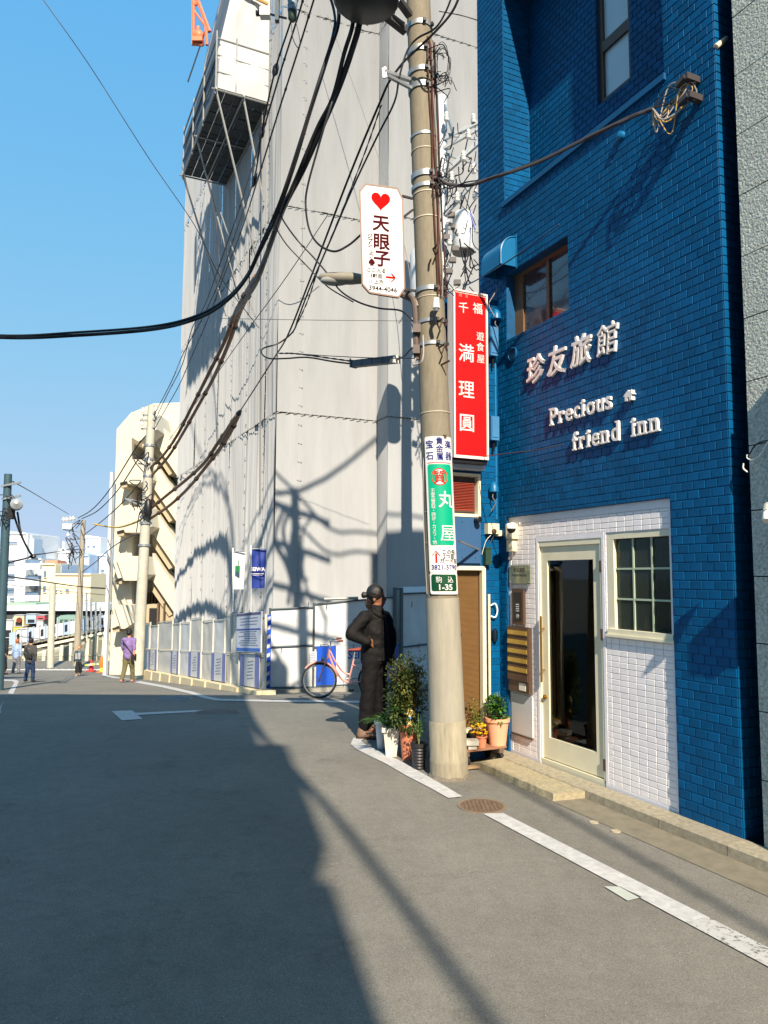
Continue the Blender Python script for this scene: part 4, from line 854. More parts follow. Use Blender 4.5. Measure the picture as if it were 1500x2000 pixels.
t = thing('notice_sheet', 'small white notice hung on the site fence left of the bicycle', 'sign', FX.p(FX.m(609, 1290)[0], .2, .07)); MB().pbox(FX, FX.m(604, 1290)[0], FX.m(617, 1290)[0], zy(609, 1297), zy(609, 1272), .07, .076).build('sheet', white_s, t); print_lines(FX, FX.m(604, 1290)[0], FX.m(617, 1290)[0], 0, 0, zy(609, 1296), zy(609, 1275), ink, t, .077, 6, .8)
# two site flags on poles
def flag(x0, x1, y0, y1, Y, label, m, txt=None):
    t = thing('site_flag', label, 'flag', at(x0, 1190, Y)); wv = V((0, .1, 0))
    MB().tube([at(x0-1, y0-8, Y), at(x0-1, 1195, Y)], .018, 6).build('pole', wp, t, 50); MB().tube([at(x0-2, y0, Y), at(x1+1, y0-3, Y)], .012, 6).build('crossbar', steel, t)
    ln = cloth('cloth', [at(x0, y1, Y), at(x1-4, y1, Y)+wv, at(x1, y0, Y)+wv, at(x0, y0, Y)], m, t, 10, 14, .035, 5)
    if txt:
        O = at((x0+x1)/2-2, (y0+y1)/2+4, Y-.06); e_ = (at(x1, 1100, Y)-at(x0, 1100, Y)).normalized(); mb = MB(); text_mb(mb, txt, O, e_, V((0, 0, 1)), .105, .004, .03); text_mb(mb, 'CONSTRUCTION', O-V((0, 0, .10)), e_, V((0, 0, 1)), .026, .004, .0); c_ = O-V((0, 0, .06)); mb.box(c_, (.26, .01, .012)); mb.build('lettering', mat('letter_white', S(232, 226, 220), .5), t)
    return t
flag(491, 519, 1073, 1149, 15.6, 'navy blue site flag with white lettering above the fence corner', navy, 'SEIWA')
t = flag(456, 478, 1078, 1151, 16.4, 'white site flag with a small green mark above the fence', white_s)
mb = MB(); mb.box(at(464, 1111, 16.3), (.10, .012, .13)); mb.bar(at(466, 1095, 16.3), at(465, 1106, 16.3), .015); mb.build('green_mark', mat('green_cross', S(20, 110, 60), .6), t)
# ================================================================ main utility pole
pconc = mat('pole_concrete', S(128, 120, 103), .85, .16, 5, bump=.35, bscale=60, stretch=(6, 6, 1.2)); sleeve = mat('pole_sleeve', S(150, 145, 131), .8, .13, 3, bump=.2, bscale=40, stretch=(6, 6, .8))
YP = 7.24
def pc(py): return at({0: 0}.get(py, 0) or (877+(819-877)*(1500-py)/1450), py, YP)
def prad(z): return .172-.0052*z
class PoleAxis:
    b = pc(1500); d = (pc(50)-pc(1500)); d = d/d.z
    @staticmethod
    def c(z): return PoleAxis.b+PoleAxis.d*(z-PoleAxis.b.z)
pz = lambda py: pc(py).z
up_t = thing('utility_pole', 'stained concrete utility pole carrying signs and cables before the inn', 'pole', PoleAxis.c(-.08))
mb = MB(); zs = [z*.5 for z in range(0, 26)]; mb.tube([PoleAxis.c(z) for z in zs], [prad(z)-.008 for z in zs], 32); mb.build('shaft', pconc, up_t, 50)
zt_ = pz(1168); zc_ = pz(1402)
mb = MB(); mb.tube([PoleAxis.c(z) for z in (zc_-.02, zc_, zc_+.5, zt_)], [.171, .171, .168, .163], 36); mb.build('sleeve', sleeve, up_t, 50)
mb = MB(); mb.tube([PoleAxis.c(z) for z in (-.15, .06, .08, .10, zc_-.025, zc_-.018)], [.182, .181, .184, .178, .176, .172], 36); mb.build('base_collar', mat('base_concrete', S(150, 142, 122), .85, .25, 4, bump=.5, stretch=(8, 8, 1)), up_t, 50)
mb = MB(); n_ = 26; i0 = len(mb.v); c = PoleAxis.c(-.08)
for j in range(n_):
    an = 2*math.pi*j/n_; mb.v += [c+V((math.cos(an)*.178, math.sin(an)*.178, R.uniform(.015, .045))), c+V((math.cos(an), math.sin(an), 0))*R.uniform(.188, .215)]
for j in range(n_): a, b = 2*j, 2*((j+1) % n_); mb.f.append((a, a+1, b+1, b))
mb.build('mortar_skirt', mat('skirt', S(112, 104, 90), .9, .25, 20, bump=1), up_t)
for py, h, r_ in ((58, .05, .012), (108, .06, .014), (148, .05, .014), (178, .06, .014), (272, .03, .008), (300, .012, .006), (349, .06, .014), (372, .04, .014), (384, .015, .006), (432, .015, .006), (571, .045, .013), (586, .010, .005), (633, .035, .012), (677, .035, .012), (809, .012, .005), (1000, .008, .004), (1060, .008, .004)):
    z = pz(py); o = MB().tube([PoleAxis.c(z-h/2), PoleAxis.c(z-h/2+.001), PoleAxis.c(z+h/2-.001), PoleAxis.c(z+h/2)], [prad(z)-.02, prad(z)+r_-.008, prad(z)+r_-.008, prad(z)-.02], 28).build('band', steel if h > .02 else mat('strap', S(180, 170, 150), .5), up_t, 40)
    if h > .03:
        for ph in (.3, 1.0): c = PoleAxis.c(z)+V((math.sin(ph), -math.cos(ph), 0))*(prad(z)+.012); MB().box(c, (.035, .035, .03), ph).build('clamp_bolt', mat('dark_steel', S(64, 60, 60), .5), up_t)
stp = mat('step_bolt', S(80, 66, 54), .6, .2, 20)
for py, ph, dn in ((498, .25, 1), (528, -.1, 0), (640, .3, 1), (688, .35, 1), (720, .5, 0)):
    z = pz(py); c = PoleAxis.c(z); d_ = V((math.sin(ph), -math.cos(ph), 0)); a = c+d_*(prad(z)-.02); b = c+d_*(prad(z)+.09)+V((.03, 0, .02)); mb = MB(); mb.tube([a, b], .01, 6)
    if dn: mb.tube([b, b+V((-.035, 0, -.10))], .009, 6)
    mb.build('step_bolt', stp, up_t, 40)
for py, ph in ((1238, 1.4), (1375, 1.5), (858, .5)):
    z = pz(py); c = PoleAxis.c(z)+V((math.sin(ph), -math.cos(ph), 0))*(prad(z)-.002); MB().box(c, (.03, .03, .035), ph).build('bolt_stub', stp, up_t)
brn = mat('brown_channel', S(92, 78, 72), .5, .12, 8)
mb = MB(); mb.tube(spline([at(795, 572, 7.2), at(806, 585, 7.2), at(811, 612, 7.18), at(813, 690, 7.16), at(815, 703, 7.16)]), .028, 8); mb.build('cable_channel', brn, up_t, 40)
for py in (642, 683): c = at(814, py, 7.13); MB().box(c, (.075, .06, .085)).build('channel_clip', brn, up_t)
MB().tube(spline([at(812, 700, 7.1), at(808, 712, 7.08), at(822, 708, 7.0), at(827, 690, 7.0), at(826, 655, 7.02)]), .009, 5).build('grey_tail', wirecols[1], up_t)
mb = MB(); c = at(852, 602, 6.98); mb.lathe(c, [(.035, 0), (.03, .07), (.028, .1)], 14); o = mb.build('photo_cell', wp, up_t, 40); MB().lathe(c-V((0, 0, .03)), [(.02, 0), (.03, .03)], 12).build('collar', steel, o)
mb = MB(); mb.tube(spline([c-V((0, 0, .02)), c-V((.02, 0, .08)), c-V((.005, 0, .16))]), .018, 6); mb.build('tail', black, up_t)
# vertical cables strapped to the pole
for px0, px1, m_ in ((842, 868, 0), (847, 871, 1), (853, 874, 2), (836, 862, 0), (858, 878, 0)):
    pts = []
    for q in range(9):
        py = 90+q*62; z = pz(py); ph = .75+(px0-845)*.035+R.uniform(-.06, .06); pts.append(PoleAxis.c(z)+V((math.sin(ph), -math.cos(ph), 0))*(prad(z)+.012+R.uniform(0, .012)))
    MB().tube(spline(pts, 5), .005 if m_ else .008, 5).build('riser_cable', [mat('cable_redbrown', S(84, 52, 44), .6), wirecols[1], wirecols[0]][m_], up_t)
mb = MB()
for k_ in range(60):                        # loose tails at the cable junctions
    py = R.choice((115, 150, 180, 350, 360, 560, 575)); z = pz(py)+R.uniform(-.08, .08); ph = R.uniform(.5, 1.7); c = PoleAxis.c(z)+V((math.sin(ph), -math.cos(ph), 0))*(prad(z)+.01)
    q = c+V((R.uniform(-.06, .16), R.uniform(-.1, .02), R.uniform(-.12, .1))); mb.tube(spline([c, q, q+V((R.uniform(-.07, .07), R.uniform(-.04, .04), R.uniform(-.14, .02)))], 4), R.uniform(.003, .006), 4)
mb.build('loose_tails', wirecols[0], up_t, kind='stuff')
for k_ in range(5):                         # wire coil on the right
    c = at(862, 118, 7.1); r1_, r2_ = .07+.012*k_, .19+.008*k_; ph_ = R.uniform(0, 6); q1_, q2_ = R.uniform(.06, .085), R.uniform(.15, .2); pts = [c+V((math.cos(t/14*2*math.pi+ph_)*q1_+.012*(k_%3)+R.uniform(-.006, .006), .02*math.sin(t), math.sin(t/14*2*math.pi+ph_)*q2_-.015*k_)) for t in range(15)]
    MB().tube(pts, .0035, 4).build('wire_coil', wirecols[0], up_t)
mb = MB(); mb.bar(at(750, 140, 6.9), at(800, 156, 7.1), .045, .03); mb.bar(at(757, 148, 6.9), at(803, 172, 7.12), .03, .03); mb.bar(at(750, 132, 6.9), at(752, 152, 6.9), .02, .04); mb.build('bracket_arm', steel, up_t)
# small cross tube behind, upper steel pieces of the head
mb = MB(); c = PoleAxis.c(pz(10)); mb.bar(at(700, -10, 6.75), at(792, 62, 7.1), .07, .05); mb.build('lower_arm', mat('dark_steel', S(64, 60, 60), .5), up_t); MB().bar(at(735, -60, 6.6), at(800, 30, 7.1), .07, .05).build('upper_arm', mat('dark_steel', S(64, 60, 60), .5), up_t)
MB().bar(at(766, 28, 6.95), at(790, 46, 7.02), .05, .02).build('arm_plate', steel, up_t)
mb = MB(); c = at(716, -30, 6.55); c.z = 7.17; mb.lathe(c, [(.02, 0), (.29, .02), (.315, .05), (.315, .95), (.25, 1.0)], 32); trf = mb.build('transformer', mat('transformer_black', (.02, .022, .024), .5, .2, 8), up_t, 50)
for j in range(12): an = j*math.pi/6; MB().box(c+V((math.cos(an)*.30, math.sin(an)*.30, .035)), (.02, .02, .015), an).build('flange_bolt', steel, trf)
for z in (8.6, 10.2, 11.2, 12.1): MB().bar(PoleAxis.c(z)+V((-.9, -.1, 0)), PoleAxis.c(z)+V((.9, -.1, 0)), .09, .09).build('crossarm', steel, up_t)
# ---------------------------------------------------------------- street lamp
t = thing('street_lamp', 'grey cobra head street lamp behind the heart sign', 'lamp', at(660, 545, 7.3)); lampm = mat('lamp_grey', S(136, 130, 116), .5, .1, 8)
mb = MB(); rs = [.004, .04, .062, .075, .078, .075, .062, .055]; pts = [at(621, 541, 7.5), at(625, 541, 7.5), at(636, 541, 7.49), at(652, 542, 7.47), at(670, 542.5, 7.45), at(688, 543, 7.42), at(702, 544, 7.4), at(712, 545, 7.38)]
mb.tube(pts, rs, 16); 
for v in mb.v:
    ax = at(660, 543, v.y).z
    v.z = ax+(v.z-ax)*(.75 if v.z > ax else .9)
mb.build('head', lampm, t, 60)
mb = MB(); mb.ball(at(655, 548, 7.47), .16, 1.0, .42, .34, 18, 10); mb.build('lens', mat('lamp_lens', S(150, 150, 146), .25, .1, 10), t, 60)
mb = MB(); mb.tube(spline([at(708, 545, 7.38), at(735, 556, 7.35), at(770, 570, 7.3), at(806, 585, 7.22), at(815, 600, 7.2)]), .032, 8); mb.build('arm', brn, t, 40)
# ---------------------------------------------------------------- heart sign
red = mat('sign_red', S(205, 8, 6), .7, .03, 5, spec=.05); signw = mat('sign_white', S(214, 213, 210), .45, .05, 4, spec=.3); maroon = mat('sign_maroon', S(74, 12, 24), .8, spec=.05); sg = mat('sign_grey_ink', S(40, 36, 46), .8, spec=.05)
hc = at(745, 470, 7.05); HS = Plane((hc.x, hc.y), (4.1, 1)); hm = lambda x, y: HS.m(x, y)
t = thing('fortune_teller_sign', 'white octagonal sign with a red heart on the utility pole', 'sign', hc)
oc = [hm(*p) for p in ((703, 374), (714, 361), (775, 369), (786, 391), (790, 563), (778, 581), (722, 572), (708, 556))]
mb = MB(); i = 0; mb.v += [HS.p(a, z, .012) for a, z in oc]+[HS.p(a, z, -.012) for a, z in oc]; mb.f += [tuple(range(8)), tuple(range(8, 16))[::-1]]+[(j, (j+1) % 8, 8+(j+1) % 8, 8+j) for j in range(8)]; mb.build('board', signw, t)
mb = MB()
for j in range(8): a, b = oc[j], oc[(j+1) % 8]; mb.bar(HS.p(*a, 0), HS.p(*b, 0), .03, .016)
mb.build('rim', mat('rim_brown', S(130, 104, 90), .5), t)
ca, cz = hm(743, 393); hp = []
for k_ in range(40):
    q = 2*math.pi*k_/40; hp.append((ca+.0060*16*math.sin(q)**3, cz+.0064*(13*math.cos(q)-5*math.cos(2*q)-2*math.cos(3*q)-math.cos(4*q))))
mb = MB(); mb.v += [HS.p(a, z, .013) for a, z in hp]+[HS.p(a, z, .016) for a, z in hp]; mb.f += [tuple(range(40, 80))]+[(j, (j+1) % 40, 40+(j+1) % 40, 40+j) for j in range(40)]; mb.build('heart', red, t)
def vtext(chars, pl, pts, size, m, par, o, bold=.0, ext=.001, name='character'):
    for ch, (x, y) in zip(chars, pts): a, z = pl.m(x, y, o); text_mb(MB(), ch, V((0, 0, 0)), V((1, 0, 0)), V((0, 0, 1)), size, ext, bold); mb = MB(); text_mb(mb, ch, pl.p(a, z-size*.36, o+ext), pl.e, V((0, 0, 1)), size, ext, bold); mb.build(name, m, par)
vtext('天眼子', HS, [(744, 436), (745, 472), (746, 505)], .175, maroon, t, .0145, .02)
vtext('ジプシ', HS, [(722, 461), (723, 470), (723, 478)], .052, sg, t, .014, .01); vtext('|占い', HS, [(724, 486), (724.5, 494), (725, 500)], .045, sg, t, .014); vtext('♠', HS, [(726, 511)], .07, maroon, t, .0145)
def htext(s, pl, x, y, size, m, par, o, bold=0, ext=.001, sx=1): a, z = pl.m(x, y, o); mb = MB(); text_mb(mb, s, pl.p(a, z-size*.36, o), pl.e, V((0, 0, 1)), size, ext, bold, 0, 'CENTER', sx); return mb.build('lettering', m, par)
htext('ここ入る', HS, 735, 528, .050, sg, t, .014, .010); htext('3軒目', HS, 735, 539, .050, sg, t, .014, .010); htext('川上方', HS, 735, 550, .050, sg, t, .014, .010); htext('3944-4046', HS, 748, 564, .066, sg, t, .014, .010)
aa, zz_ = hm(753, 542); mb = MB(); mb.pbox(HS, aa, aa+.085, zz_-.009, zz_+.009, .013, .016); mb.bar(HS.p(aa+.095, zz_, .0145), HS.p(aa+.055, zz_+.04, .0145), .003, .02, HS.n); mb.bar(HS.p(aa+.095, zz_, .0145), HS.p(aa+.055, zz_-.04, .0145), .003, .02, HS.n); mb.build('arrow', red, t)
for (x0, y0, x1, y1) in ((786, 383, 806, 388), (788, 424, 806, 410), (790, 566, 812, 568)): MB().bar(at(x0, y0, 7.12), at(x1, y1, 7.22), .02).build('bracket', mat('dark_steel', S(64, 60, 60), .5), t)
# ---------------------------------------------------------------- red restaurant sign
t = thing('restaurant_sign', 'tall red vertical box sign with white characters beside the pole', 'sign', AN.p(.35, 3.07, .1))
O1 = .22; RS = Plane(AN.p(0, 0, O1), FA.n*-1, -FA.e); m1 = RS.m(886, 570)[0]; m2 = RS.m(951, 572)[0]; zb_, zt2 = RS.m(918, 895)[1], RS.m(918, 570)[1]
MB().pbox(RS, m1, m2, zb_, zt2, -.13, -.004).build('case', mat('sign_cream', S(232, 216, 200), .5, .04, 6), t)
redp = mat('sign_red_panel', S(236, 10, 12), .4, .03, 1.5, coat=.1)
MB().pbox(RS, m1+.018, m2-.018, zb_+.03, zt2-.03, -.0035, .0).build('panel', redp, t)
mb = MB(); rframe(mb, RS, m1-.004, m2+.004, zb_-.004, zt2+.004, .018, -.003, .007); mb.build('frame', mat('sign_pink_frame', S(240, 214, 206), .5), t)
vtext('満理圓', RS, [(911, 690), (911, 761), (912, 826)], .20, signw, t, .001, .006); vtext('遊食屋', RS, [(938, 657), (938, 678), (939, 701)], .10, signw, t, .001, .006); vtext('千福', RS, [(905, 601), (933, 603)], .125, signw, t, .001, .006); vtext('酒宝', RS, [(899, 576), (911, 578)], .04, mat('faint_pink', S(240, 140, 130), .5), t, .001)
for z in (3.3, 4.6): MB().pbox(AN, m1*-1-.1 if 0 else .25, .30, z, z+.04, .005, .09).build('bracket', steel, t)
MB().pbox(RS, m1, m2, zb_-.05, zb_-.006, -.13, -.02).build('under_tray', black, t)
# ---------------------------------------------------------------- signs wrapped round the pole
PHI0 = .12
class Wrap:
    def __init__(s, zref, off): s.z = zref; s.off = off
    def f(s, v):                    # v: x = arc length, y = depth, z = height
        r_ = prad(v.z)+s.off+v.y; ph = PHI0+v.x/(prad(v.z)+s.off); c = PoleAxis.c(v.z); return c+V((math.sin(ph)*r_, -math.cos(ph)*r_, 0))
def wrapb(mb, off=.004): w_ = Wrap(0, off); mb.v = [w_.f(V(v)) for v in mb.v]; return mb
def plate(u0, u1, z0, z1, d, m, name, par, off=.004, rc=.02):
    mb = MB(); n_ = 40; nz = 14
    def corner(u, z):
        return u
    for i in range(n_+1):
        u = u0+(u1-u0)*i/n_; e_ = min(u-u0, u1-u); cut = rc-math.sqrt(max(0, rc*rc-(rc-e_)**2)) if e_ < rc else 0
        for q in (0, 1):
            mb.v += [V((u, q*d, z0+cut)), V((u, q*d, z1-cut))]
    for i in range(n_):
        a = 4*i; b = a+4; mb.f += [(a+2, b+2, b+3, a+3), (a, a+1, b+1, b), (a, b, b+2, a+2), (a+1, a+3, b+3, b+1)]
    mb.f += [(0, 2, 3, 1), (4*n_, 4*n_+1, 4*n_+3, 4*n_+2)]
    return wrapb(mb, off).build(name, m, par)
def wtext(s, u, z, size, m, par, bold=.0, off=.0095, sx=1):
    mb = MB(); text_mb(mb, s, V((u, 0, z-size*.36)), V((1, 0, 0)), V((0, 0, 1)), size, .0006, bold, 0, 'CENTER', sx)
    bm = bmesh.new(); vs = [bm.verts.new(v) for v in mb.v]
    for f in mb.f:
        try: bm.faces.new([vs[i] for i in f])
        except ValueError: pass
    x0 = min(v.x for v in mb.v); x1 = max(v.x for v in mb.v); k_ = x0+.009
    while k_ < x1: bmesh.ops.bisect_plane(bm, geom=bm.verts[:]+bm.edges[:]+bm.faces[:], plane_co=(k_, 0, 0), plane_no=(1, 0, 0)); k_ += .009
    bm.verts.index_update(); mb.v = [v.co.copy() for v in bm.verts]; mb.f = [tuple(v.index for v in f.verts) for f in bm.faces]; bm.free()
    mb.v = [V((v.x, -v.y, v.z)) for v in mb.v]; return wrapb(mb, off+.0025).build('lettering', m, par)
gz = lambda y: pz(y)
t = thing('pawnshop_sign', 'green and white pawnshop sign wrapped round the utility pole', 'sign', PoleAxis.c(2.4))
zT, zB = gz(858), gz(1119); plate(-.150, .150, zB, zT, .004, signw, 'plate', t)
grn = mat('sign_green', S(0, 158, 120), .4, .03, 4); nav = mat('sign_navy', S(26, 34, 120), .8, spec=.05)
plate(-.128, .118, gz(1066), gz(911), .002, grn, 'green_panel', t, .0085)
wtext('宝', -.100, gz(873), .085, nav, t, .006); wtext('石', -.100, gz(895), .085, nav, t, .006)
for i, ch in enumerate('貴金属'): wtext(ch, -.0, gz(867+i*15), .078, nav, t, .006)
for i, ch in enumerate('楽器'): wtext(ch, .095, gz(873+i*22), .085, nav, t, .006)
plate(-.128, .118, gz(909.3), gz(907.7), .001, mat('sign_thin_red', S(190, 50, 60), .5), 'line', t, .0085, .001)
def disc(u, z, r0, r1, m, off, name):
    mb = MB(); n_ = 36
    for j in range(n_):
        an = 2*math.pi*j/n_; mb.v += [V((u+math.cos(an)*r0, 0, z+math.sin(an)*r0)), V((u+math.cos(an)*r1, 0, z+math.sin(an)*r1))]
    for j in range(n_): a, b = 2*j, 2*((j+1) % n_); mb.f.append((a, b, b+1, a+1))
    wrapb(mb, off).build(name, m, t)
disc(-.012, gz(935.5), .0001, .083, signw, .0118, 'disc'); disc(-.012, gz(935.5), .074, .083, red, .0126, 'ring'); wtext('質', -.012, gz(936), .135, red, t, .012, .0135)
wtext('丸', .048, gz(979), .17, signw, t, .013, .0122); wtext('屋', .052, gz(1043), .17, signw, t, .013, .0122)
for i, ch in enumerate('不要品買取・時計・カメラ・他'): wtext(ch, -.085, gz(962+i*7.6), .045, signw, t, .003, .0122)
mb = MB(); za_ = gz(1101); zb2 = gz(1077); mb.box(V((-.075, 0, (za_+zb2)/2-.01)), (.018, .0015, zb2-za_-.03)); mb.bar(V((-.075, 0, zb2)), V((-.113, 0, zb2-.045)), .0015, .018, V((0, 1, 0))); mb.bar(V((-.075, 0, zb2)), V((-.037, 0, zb2-.045)), .0015, .018, V((0, 1, 0))); wrapb(mb, .0095).build('arrow', red, t)
for i, s in enumerate(('この先', '2つ目', 'ガード左')): wtext(s, .052, gz(1079+i*8.5), .048, sg, t, .012)
wtext('3821-5790', .005, gz(1108), .062, nav, t, .006)
t = thing('address_plate', 'dark green address plate below the pawnshop sign', 'sign', PoleAxis.c(1.7)); plate(-.150, .150, gz(1160), gz(1118.5), .004, signw, 'plate', t); plate(-.135, .128, gz(1154), gz(1122), .002, mat('plate_green', S(8, 66, 40), .4), 'green_panel', t, .0085)
wtext('駒', -.06, gz(1132), .064, signw, t, .008, .0118); wtext('込', .055, gz(1132), .064, signw, t, .008, .0118); wtext('1-35', 0, gz(1146), .075, signw, t, .02, .0118, 1.1)
# ================================================================ second pole with transformers in the side street
Y2 = 15.2; p2 = at(862, 190, Y2); tz = p2.z
s2 = thing('utility_pole', 'second utility pole with grey transformer rising behind the stained one', 'pole', V((p2.x, Y2, -.5)))
lg = mat('light_grey_paint', S(196, 200, 202), .5, .06, 6)
MB().tube([V((p2.x, Y2, -.5)), V((p2.x, Y2, tz))], .17, 20, r1=.12).build('shaft', lg, s2, 50)
def trafo(c, r_, h, m, par):
    o = MB().lathe(c, [(r_*.96, 0), (r_, .03), (r_, h*.9), (r_*.8, h), (.02, h+.03)], 26).build('transformer', m, par, 50); MB().lathe(c-V((0, 0, .02)), [(r_*1.03, 0), (r_*1.03, .03)], 26).build('base_ring', mat('dark_steel', S(64, 60, 60), .5), o, 40); return o
trafo(V((p2.x+.44, Y2-.15, at(908, 498, Y2).z)), .225, .85, lg, s2); trafo(V((p2.x-.42, Y2, 7.6)), .25, 1.1, lg, s2)
for (x0, y0), (x1, y1), w_ in (((866, 272), (934, 240), .07), ((866, 290), (934, 252), .06), ((868, 338), (938, 275), .09), ((868, 420), (935, 345), .08), ((866, 262), (936, 272), .05), ((868, 300), (930, 320), .05), ((868, 205), (885, 260), .05)): MB().bar(at(x0, y0, Y2-.1), at(x1, y1, Y2-.3), w_).build('crossarm', steel, s2)
ins = mat('porcelain', S(226, 226, 220), .3, .05, 8)
for x, y in ((925, 232), (915, 262), (872, 228), (905, 305), (925, 330), (893, 385), (928, 380), (876, 440), (878, 470), (882, 345)):
    c = at(x, y, Y2-.3); MB().lathe(c-V((0, 0, .09)), [(.05, 0), (.065, .04), (.04, .06), (.06, .09), (.035, .12), (.05, .15), (.02, .2)], 12).build('insulator', ins, s2, 40)
mb = MB()
for k_ in range(56):
    x, y = R.uniform(868, 938), R.uniform(240, 560); a = at(x, y, Y2-R.uniform(0, .5)); b = at(x+R.uniform(-25, 25), y+R.uniform(10, 70), Y2-R.uniform(0, .5)); mb.tube(spline([a, (a+b)/2+V((R.uniform(-.1, .1), 0, -R.uniform(0, .2))), b], 4), R.uniform(.008, .016), 4)
mb.build('jumper_wires', wirecols[0], s2, kind='stuff')
for k_ in range(7): x = 868+R.uniform(0, 30); y = 420+k_*22; MB().box(at(x, y, Y2-.3), (.14, .1, .1)).build('connector', mat('dark_steel', S(64, 60, 60), .5), s2)
MB().bar(at(918, 415, 13.6), at(928, 448, 13.6), .05, .02).build('blue_plate', mat('violet_plate', S(90, 95, 180), .5), s2)
# ================================================================ overhead cables
cblk = wirecols[0]; cbrn = mat('cable_brown_cover', S(126, 92, 66), .6, .15, 10); cgry = mat('cable_dark_grey', S(62, 58, 60), .55)
def cable(label, pts, r_, m=cblk, twist=0, beads=0, n=6, group=None):
    P = spline([at(*p) for p in pts], n); c = P[len(P)//2]; t = MB()
    if twist:
        for s_ in range(2): t.tube([p+V((math.cos(i*1.3+s_*3.14), 0, math.sin(i*1.3+s_*3.14)))*r_ for i, p in enumerate(P)], r_, 5)
    else: t.tube(P, r_, 6)
    o = t.build('overhead_cable', m, loc=c, smooth=60); tag(o, label, 'cable', group)
    if beads:
        bd = MB()
        for i in range(3, len(P)-2, beads): bd.tube([P[i], P[i].lerp(P[i+1], .22)], r_*1.45, 6)
        bd.build('ties', mat('tie_dark', S(62, 46, 40), .7), o, kind='stuff')
    return o
cable('thick black cable bundle sweeping from the pole head left across the sky', [(640, -60, 7.0), (662, 30, 7.0), (640, 110, 7.1), (605, 220, 7.2), (572, 330, 7.4), (540, 420, 7.6), (505, 495, 7.8), (480, 545, 8.0), (440, 590, 8.2), (385, 622, 8.4), (300, 643, 8.6), (150, 655, 8.8), (0, 659, 8.9), (-200, 640, 9)], .021, n=8)
cable('black cable clipped beside the bundle that sweeps left across the sky', [(625, -60, 7.05), (652, 20, 7.05), (650, 70, 7.05), (622, 160, 7.1), (583, 285, 7.3), (548, 390, 7.5), (510, 478, 7.8), (482, 538, 8.0), (442, 583, 8.2), (385, 616, 8.4), (300, 637, 8.6), (150, 649, 8.8), (0, 655, 8.9), (-200, 636, 9)], .015, n=8)
cable('right hand black bundle dropping from the black transformer to the lower span', [(712, -40, 6.9), (703, 40, 6.9), (690, 90, 7.0), (664, 165, 7.1), (630, 245, 7.3), (590, 335, 7.6), (552, 410, 8.0), (520, 500, 9), (496, 560, 10), (460, 612, 12)], .032, cblk, n=8)
cable('black cable running close against the right hand bundle', [(688, -40, 6.9), (690, 40, 6.9), (672, 105, 7.0), (650, 190, 7.1), (620, 250, 7.3), (580, 345, 7.6), (548, 420, 8.0), (512, 515, 9.5), (490, 560, 10.5)], .022, cblk, n=8)
cable('brown sheathed cable sagging down to the far pole, upper of a pair', [(500, 540, 12), (462, 606, 15.5), (441, 662, 17), (405, 735, 19), (372, 800, 21.3), (345, 852, 23), (318, 890, 24.6), (292, 915, 26)], .048, cbrn, beads=6)
cable('brown sheathed cable sagging down to the far pole, lower of a pair', [(503, 545, 12), (470, 606, 15), (447, 670, 16.6), (417, 738, 18.6), (386, 795, 20.6), (355, 850, 22.6), (328, 893, 24.4), (295, 930, 26)], .048, cbrn, beads=6)
cable('long black cable from the top right past the pole down to the brown splice', [(905, -30, 6.6), (885, 20, 6.7), (850, 62, 6.8), (805, 105, 6.95), (785, 125, 7.0), (760, 160, 7.1), (742, 200, 7.3), (706, 285, 7.6), (672, 370, 8), (640, 455, 8.6), (600, 560, 9.5), (562, 655, 10.5), (535, 700, 12), (500, 755, 13.6), (467, 806, 15.2)], .013)
cable('brown cable below the splice running to the far pole, upper strand', [(467, 806, 15.2), (445, 838, 16.5), (425, 866, 17.8), (398, 905, 19.6), (360, 940, 22), (325, 968, 24.2), (296, 992, 26)], .048, cbrn, beads=6)
cable('brown cable below the splice running to the far pole, lower strand', [(467, 808, 15.2), (447, 850, 16.5), (428, 878, 17.8), (402, 912, 19.4), (366, 955, 21.8), (330, 988, 24), (292, 1014, 26)], .048, cbrn, beads=6)
t = thing('cable_splice', 'black splice sleeve where the long cable turns brown', 'splice', at(466, 808, 15.2)); MB().tube([at(470, 802, 15.1), at(466, 808, 15.2), at(463, 815, 15.4)], [.03, .06, .04], 8).build('sleeve', black, t); MB().tube([at(463, 812, 15.3), at(448, 838, 16.3), at(432, 868, 17.5)], [.05, .08, .05], 8).build('wrap', cbrn, t)
cable('loose black cable crossing in front of the pole and looping left of it', [(890, -30, 6.5), (872, 20, 6.6), (850, 55, 6.7), (815, 75, 6.9), (795, 100, 6.95), (780, 150, 7.0), (770, 200, 7.1), (735, 270, 7.4), (690, 365, 7.8), (645, 470, 8.3), (606, 560, 8.8), (583, 620, 9.2), (572, 648, 9.4), (545, 670, 9.5), (515, 680, 9.4), (511, 690, 9.3), (525, 700, 9.2), (560, 700, 9.0), (600, 698, 8.8), (650, 706, 8.5), (690, 711, 8.3)], .010)
cable('thin twisted service cable along the pair above the loop', [(745, 205, 7.3), (712, 300, 7.6), (665, 420, 8.1), (624, 520, 8.5), (600, 590, 8.8), (572, 650, 9.4)], .005, twist=1, n=10)
cable('twisted cable from the loop to the cable closure', [(545, 690, 9.3), (580, 691, 9.0), (640, 699, 8.6), (690, 706, 8.3)], .006, twist=1, n=8)
cable('thin cable above the closure running to the pole', [(560, 689, 9.0), (640, 695, 8.6), (730, 699, 7.9), (812, 700, 7.2)], .005)
cable('short cable from the closure up to the pole channel', [(775, 703, 7.7), (790, 695, 7.5), (802, 682, 7.3), (814, 676, 7.2)], .008)
